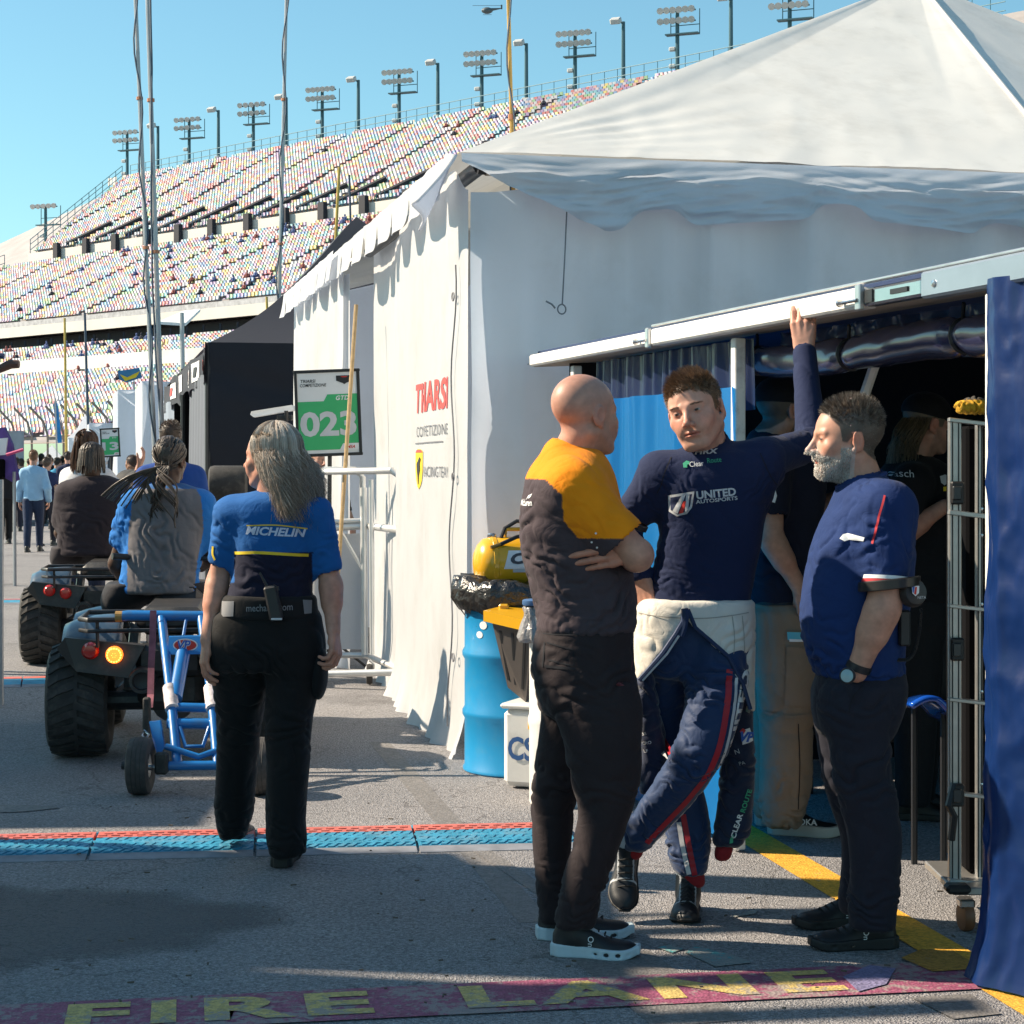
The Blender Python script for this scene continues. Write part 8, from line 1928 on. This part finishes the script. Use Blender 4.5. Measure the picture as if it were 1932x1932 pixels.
# FLIGHT-CASE TROLLEY BY THE CURTAIN
fc_=thing('equipment_trolley','tall aluminium edged equipment trolley on orange casters beside the blue curtain','trolley',Vector((W(1830,880,6.25).x,6.25,0)))
M_EXT=mat('alu_extrusion',(.50,.49,.47),.38,.8,var=.12,vscale=20);M_CASE=mat('case_black',(.006,.006,.007),.95,spec=.05)
Yf=6.22
def fpost(x,ytop,ybot,w,nm='edge_profile',dY=0.):
 a,b=W(x,ytop,Yf+dY),W(x,ybot,Yf+dY);b.x=a.x;o=MB().box((a+b)/2,(w,.028,(a-b).length),None,.003).build(nm,M_EXT,fc_)
 for k in(-.25,.25):MB().box((a+b)/2+Vector((k*w,-.0145,0)),(.004,.003,(a-b).length*.995)).build('groove',M_BLK,o)
 return a,b
fpost(1801,790,1660,.040);fpost(1847,795,1670,.022,dY=.06);fpost(1895,790,1660,.03,dY=.02)
for y,t_ in((792,.014),(966,.016),(1142,.012),(1318,.012),(1494,.012),(1660,.02)):
 a,b=W(1788,y,Yf),W(1930,y+16,Yf);MB().box((a+b)/2-Vector((0,.01,0)),((b-a).length,.03,t_),((b-a).normalized(),Vector((0,1,0)),(b-a).normalized().cross(Vector((0,1,0)))),.002).build('cross_profile',M_EXT,fc_)
MB().box((W(1801,792,Yf).x+.19,Yf+.24,(W(0,800,Yf).z+W(0,1660,Yf).z)/2),(.26,.3,W(0,800,Yf).z-W(0,1655,Yf).z),None,.01).build('case',M_CASE,fc_)
for y in(930,1225,1500):
 c=W(1806,y,Yf-.03);MB().box(c,(.045,.02,.075),None,.006).build('latch_dish',M_BLK,fc_);MB().box(c+Vector((-.004,-.014,0)),(.030,.012,.045),None,.004).build('latch',mat('latch_grey',(.06,.065,.07),.35,.6),fc_)
for y in(960,1010,1140,1305,1480):
 MB().lathe(W(1852,y,Yf-.01),(0,-1,0),[(.005,0),(.005,.003),(0,.004)],8).build('rivet',M_STEEL,fc_)
q=MB();q.box(W(1835,1668,Yf)+Vector((.03,.1,0)),(.24,.42,.025),None,.004);q.build('dolly_plate',M_EXT,fc_);MB().box(W(1806,1676,Yf-.12),(.08,.06,.03),None,.01).build('bumper',M_BLK,fc_)
for x,Y in((1822,Yf-.06),(1868,Yf+.10),(1900,Yf-.05)):
 c=W(x,1720,Y);c.z=.048
 MB().lathe(c,(1,.15,0),[(0,-.016),(.03,-.018),(.044,-.016),(.048,-.006),(.048,.006),(.044,.016),(.03,.018),(0,.016)],24).build('caster',mat('caster_orange',(.20,.075,.03),.5),fc_,True);MB().box(c+UP*.045,(.05,.06,.03),None,.006).build('caster_fork',M_STEEL,fc_)
MB().tube([W(1800,1480,Yf-.03),W(1790,1520,Yf-.05),W(1800,1540,Yf-.05),W(1795,1585,Yf-.04)],.012,6).build('strap',M_BLK,fc_)
gl=thing('work_gloves','yellow and black work gloves lying on top of the equipment trolley','gloves',W(1830,785,Yf))
v,f=solid([ell(W(1838,766,Yf+.02),(.055,.05,.026)),(ell(W(1820,768,Yf-.01),(.03,.035,.022)),.01),(ell(W(1860,766,Yf+.02),(.04,.04,.022)),.01)],.004);v=wrinkle(v,f,[(None,1,(1,0,.1),.022,.006)]);c=np.where((v[:,2]>W(0,755,Yf).z)[:,None],np.array((.05,.045,.04)),np.array((.55,.30,.02)));colmesh('glove_pair',v,f,c,M_TWILL,gl)
bf=thing('blue_fender','glossy blue car fender inside the dark garage','car part',Vector((W(1750,880,7.2).x,7.2,0)))
q=MB();q.grid(lambda u,v:W(1700+100*u,1318-16*math.sin(PI*min(1,u*1.3))+60*max(0,u-.55)**1.2+10*v,7.2)+Vector((0,(v-.5)*.35,-.10*v*v*.3)),20,8);ob=q.build('panel',mat('fender_blue',(.01,.09,.50),.15,coat=1.),bf,True);md=ob.modifiers.new('thickness','SOLIDIFY');md.thickness=.02
for x in(1725,1780):MB().tube([Vector((W(x,880,7.2).x,7.2,0)),W(x,1322,7.2)],.012,6).build('stand_leg',M_BLK,bf)
cg=thing('covered_car','dark race car bodywork hidden deep in the garage','car',Vector((1.7,8.9,0)))
v,f=solid([ell((1.75,9.0,.55),(.75,.30,.35)),(ell((2.2,8.95,.75),(.5,.3,.22)),.1)],.03);colmesh('body',v,f,(.008,.008,.009),M_LEATH,cg)
MB().box((1.8,8.62,1.02),(1.0,.25,.03),None,.01).build('wing',M_CASE,cg)
for x in(1.35,2.3):MB().tube([(x,8.75,0),(x,8.75,.7)],.03,6).build('stand',M_BLK,cg)
def slick(label,c,r=.33,w=.30,ax=(0,1,0),m=None):
 t=thing('racing_tyre',label,'tyre',Vector((c[0],c[1],c[2]-r)),'racing tyres by the black tent')
 MB().lathe(c,ax,[(r*.62,-w*.46),(r*.80,-w*.5),(r*.95,-w*.46),(r,-w*.36),(r,w*.36),(r*.95,w*.46),(r*.80,w*.5),(r*.62,w*.46)],36).build('tyre',M_RUB,t,True);MB().lathe(c,ax,[(r*.62,-w*.44),(r*.56,-w*.40),(r*.30,-w*.2),(.05,-w*.25),(0,-w*.25)],30).build('rim',mat('rim_dark',(.07,.07,.08),.3,.7),t,True);return t
c=W(430,916,16.2);slick('black slick tyre carried on a stand just left of the walking woman',c,.17,.32,(1,.1,0));
MB().tube([Vector((c.x,c.y,0)),c-UP*.16],.03,8).build('stand',M_BLK,bpy.data.objects['racing_tyre'])
for i,(x,lab)in enumerate(((252,'upright racing wheel left of the near rider head'),(272,'second upright racing wheel behind the near rider shoulder'))):
 cw=Vector((W(x,880,25-i*3).x,25-i*3,1.12));tw_=slick(lab,cw,.34,.28,(.85,-.5,0));MB().box((cw.x,cw.y,.39),(.5,.4,.78),None,.03).build('stand',M_BLK,tw_)
wg=thing('wing_blade','white wing blade leaning out of the black canopy by the number sign','car part',W(515,785,17))
MB().prism([W(472,782,17),W(474,776,17),W(550,764,17.2),W(558,766,17.2),W(556,774,17.2),W(478,787,17)],Vector((0,.12,.0))).build('blade',M_WHITE,wg);MB().tube([W(540,775,17.1),Vector((W(540,775,17.1).x,17.1,0))],.02,6).build('stand',M_BLK,wg);MB().box(W(538,788,17.15),(.14,.1,.05),None,.01).build('mount',M_BLK,wg)
pc=thing('purple_cart','dark cart with purple banners cut off by the left edge','cart',Vector((W(8,880,24).x,24,0)))
M_PUR=mat('banner_purple',(.10,.05,.25),.6,var=.5,vscale=6)
MB().prism([W(-30,812,24),W(8,806,24),W(22,838,24),W(34,905,24),W(24,910,24),W(-30,880,24)],(0,.1,0)).build('banner',M_PUR,pc);MB().prism([W(-30,830,23.9),W(14,826,23.9),W(10,858,23.9),W(-30,862,23.9)],(0,.04,0)).build('sign_panel',M_WHITE,pc)
MB().tube([W(12,858,23.8),W(44,848,23.8)],.02,6).build('arm',mat('arm_pink',(.55,.05,.18),.5),pc);MB().box(W(-14,885,24),(.32,.4,.25),None,.02).build('body',M_CASE,pc);MB().tube([Vector((W(28,880,24).x,24,0)),W(27,890,24)],.022,8).build('post',M_POLE,pc)
MB().tube([Vector((W(-14,880,24).x,24,0)),W(-14,890,24)],.03,8).build('post',M_POLE,pc)
aw2=thing('folding_crane','brown folding arm on a post reaching in from the left edge','crane',W(-30,704,14))
MB().tube([W(-60,712,14),W(0,696,14),W(20,687,14),W(36,687,14)],[.03,.03,.035,.03],8).build('arm',mat('arm_brown',(.10,.05,.04),.6),aw2,True);MB().tube([W(-60,668,14),W(8,672,14)],.022,8).build('stay',mat('arm_navy',(.03,.05,.12),.6),aw2,True)
MB().tube([Vector((W(-60,700,14).x,14,0)),W(-60,660,14)],.04,8).build('post',M_POLE,aw2)
bp_=thing('lane_post','grey post with curled cable at the left edge of the lane','post',Vector((W(4,880,12).x,12,0)))
MB().tube([Vector((W(1,880,12).x,12,0)),W(1,905,12)],.02,8).build('shaft',M_POLE,bp_)
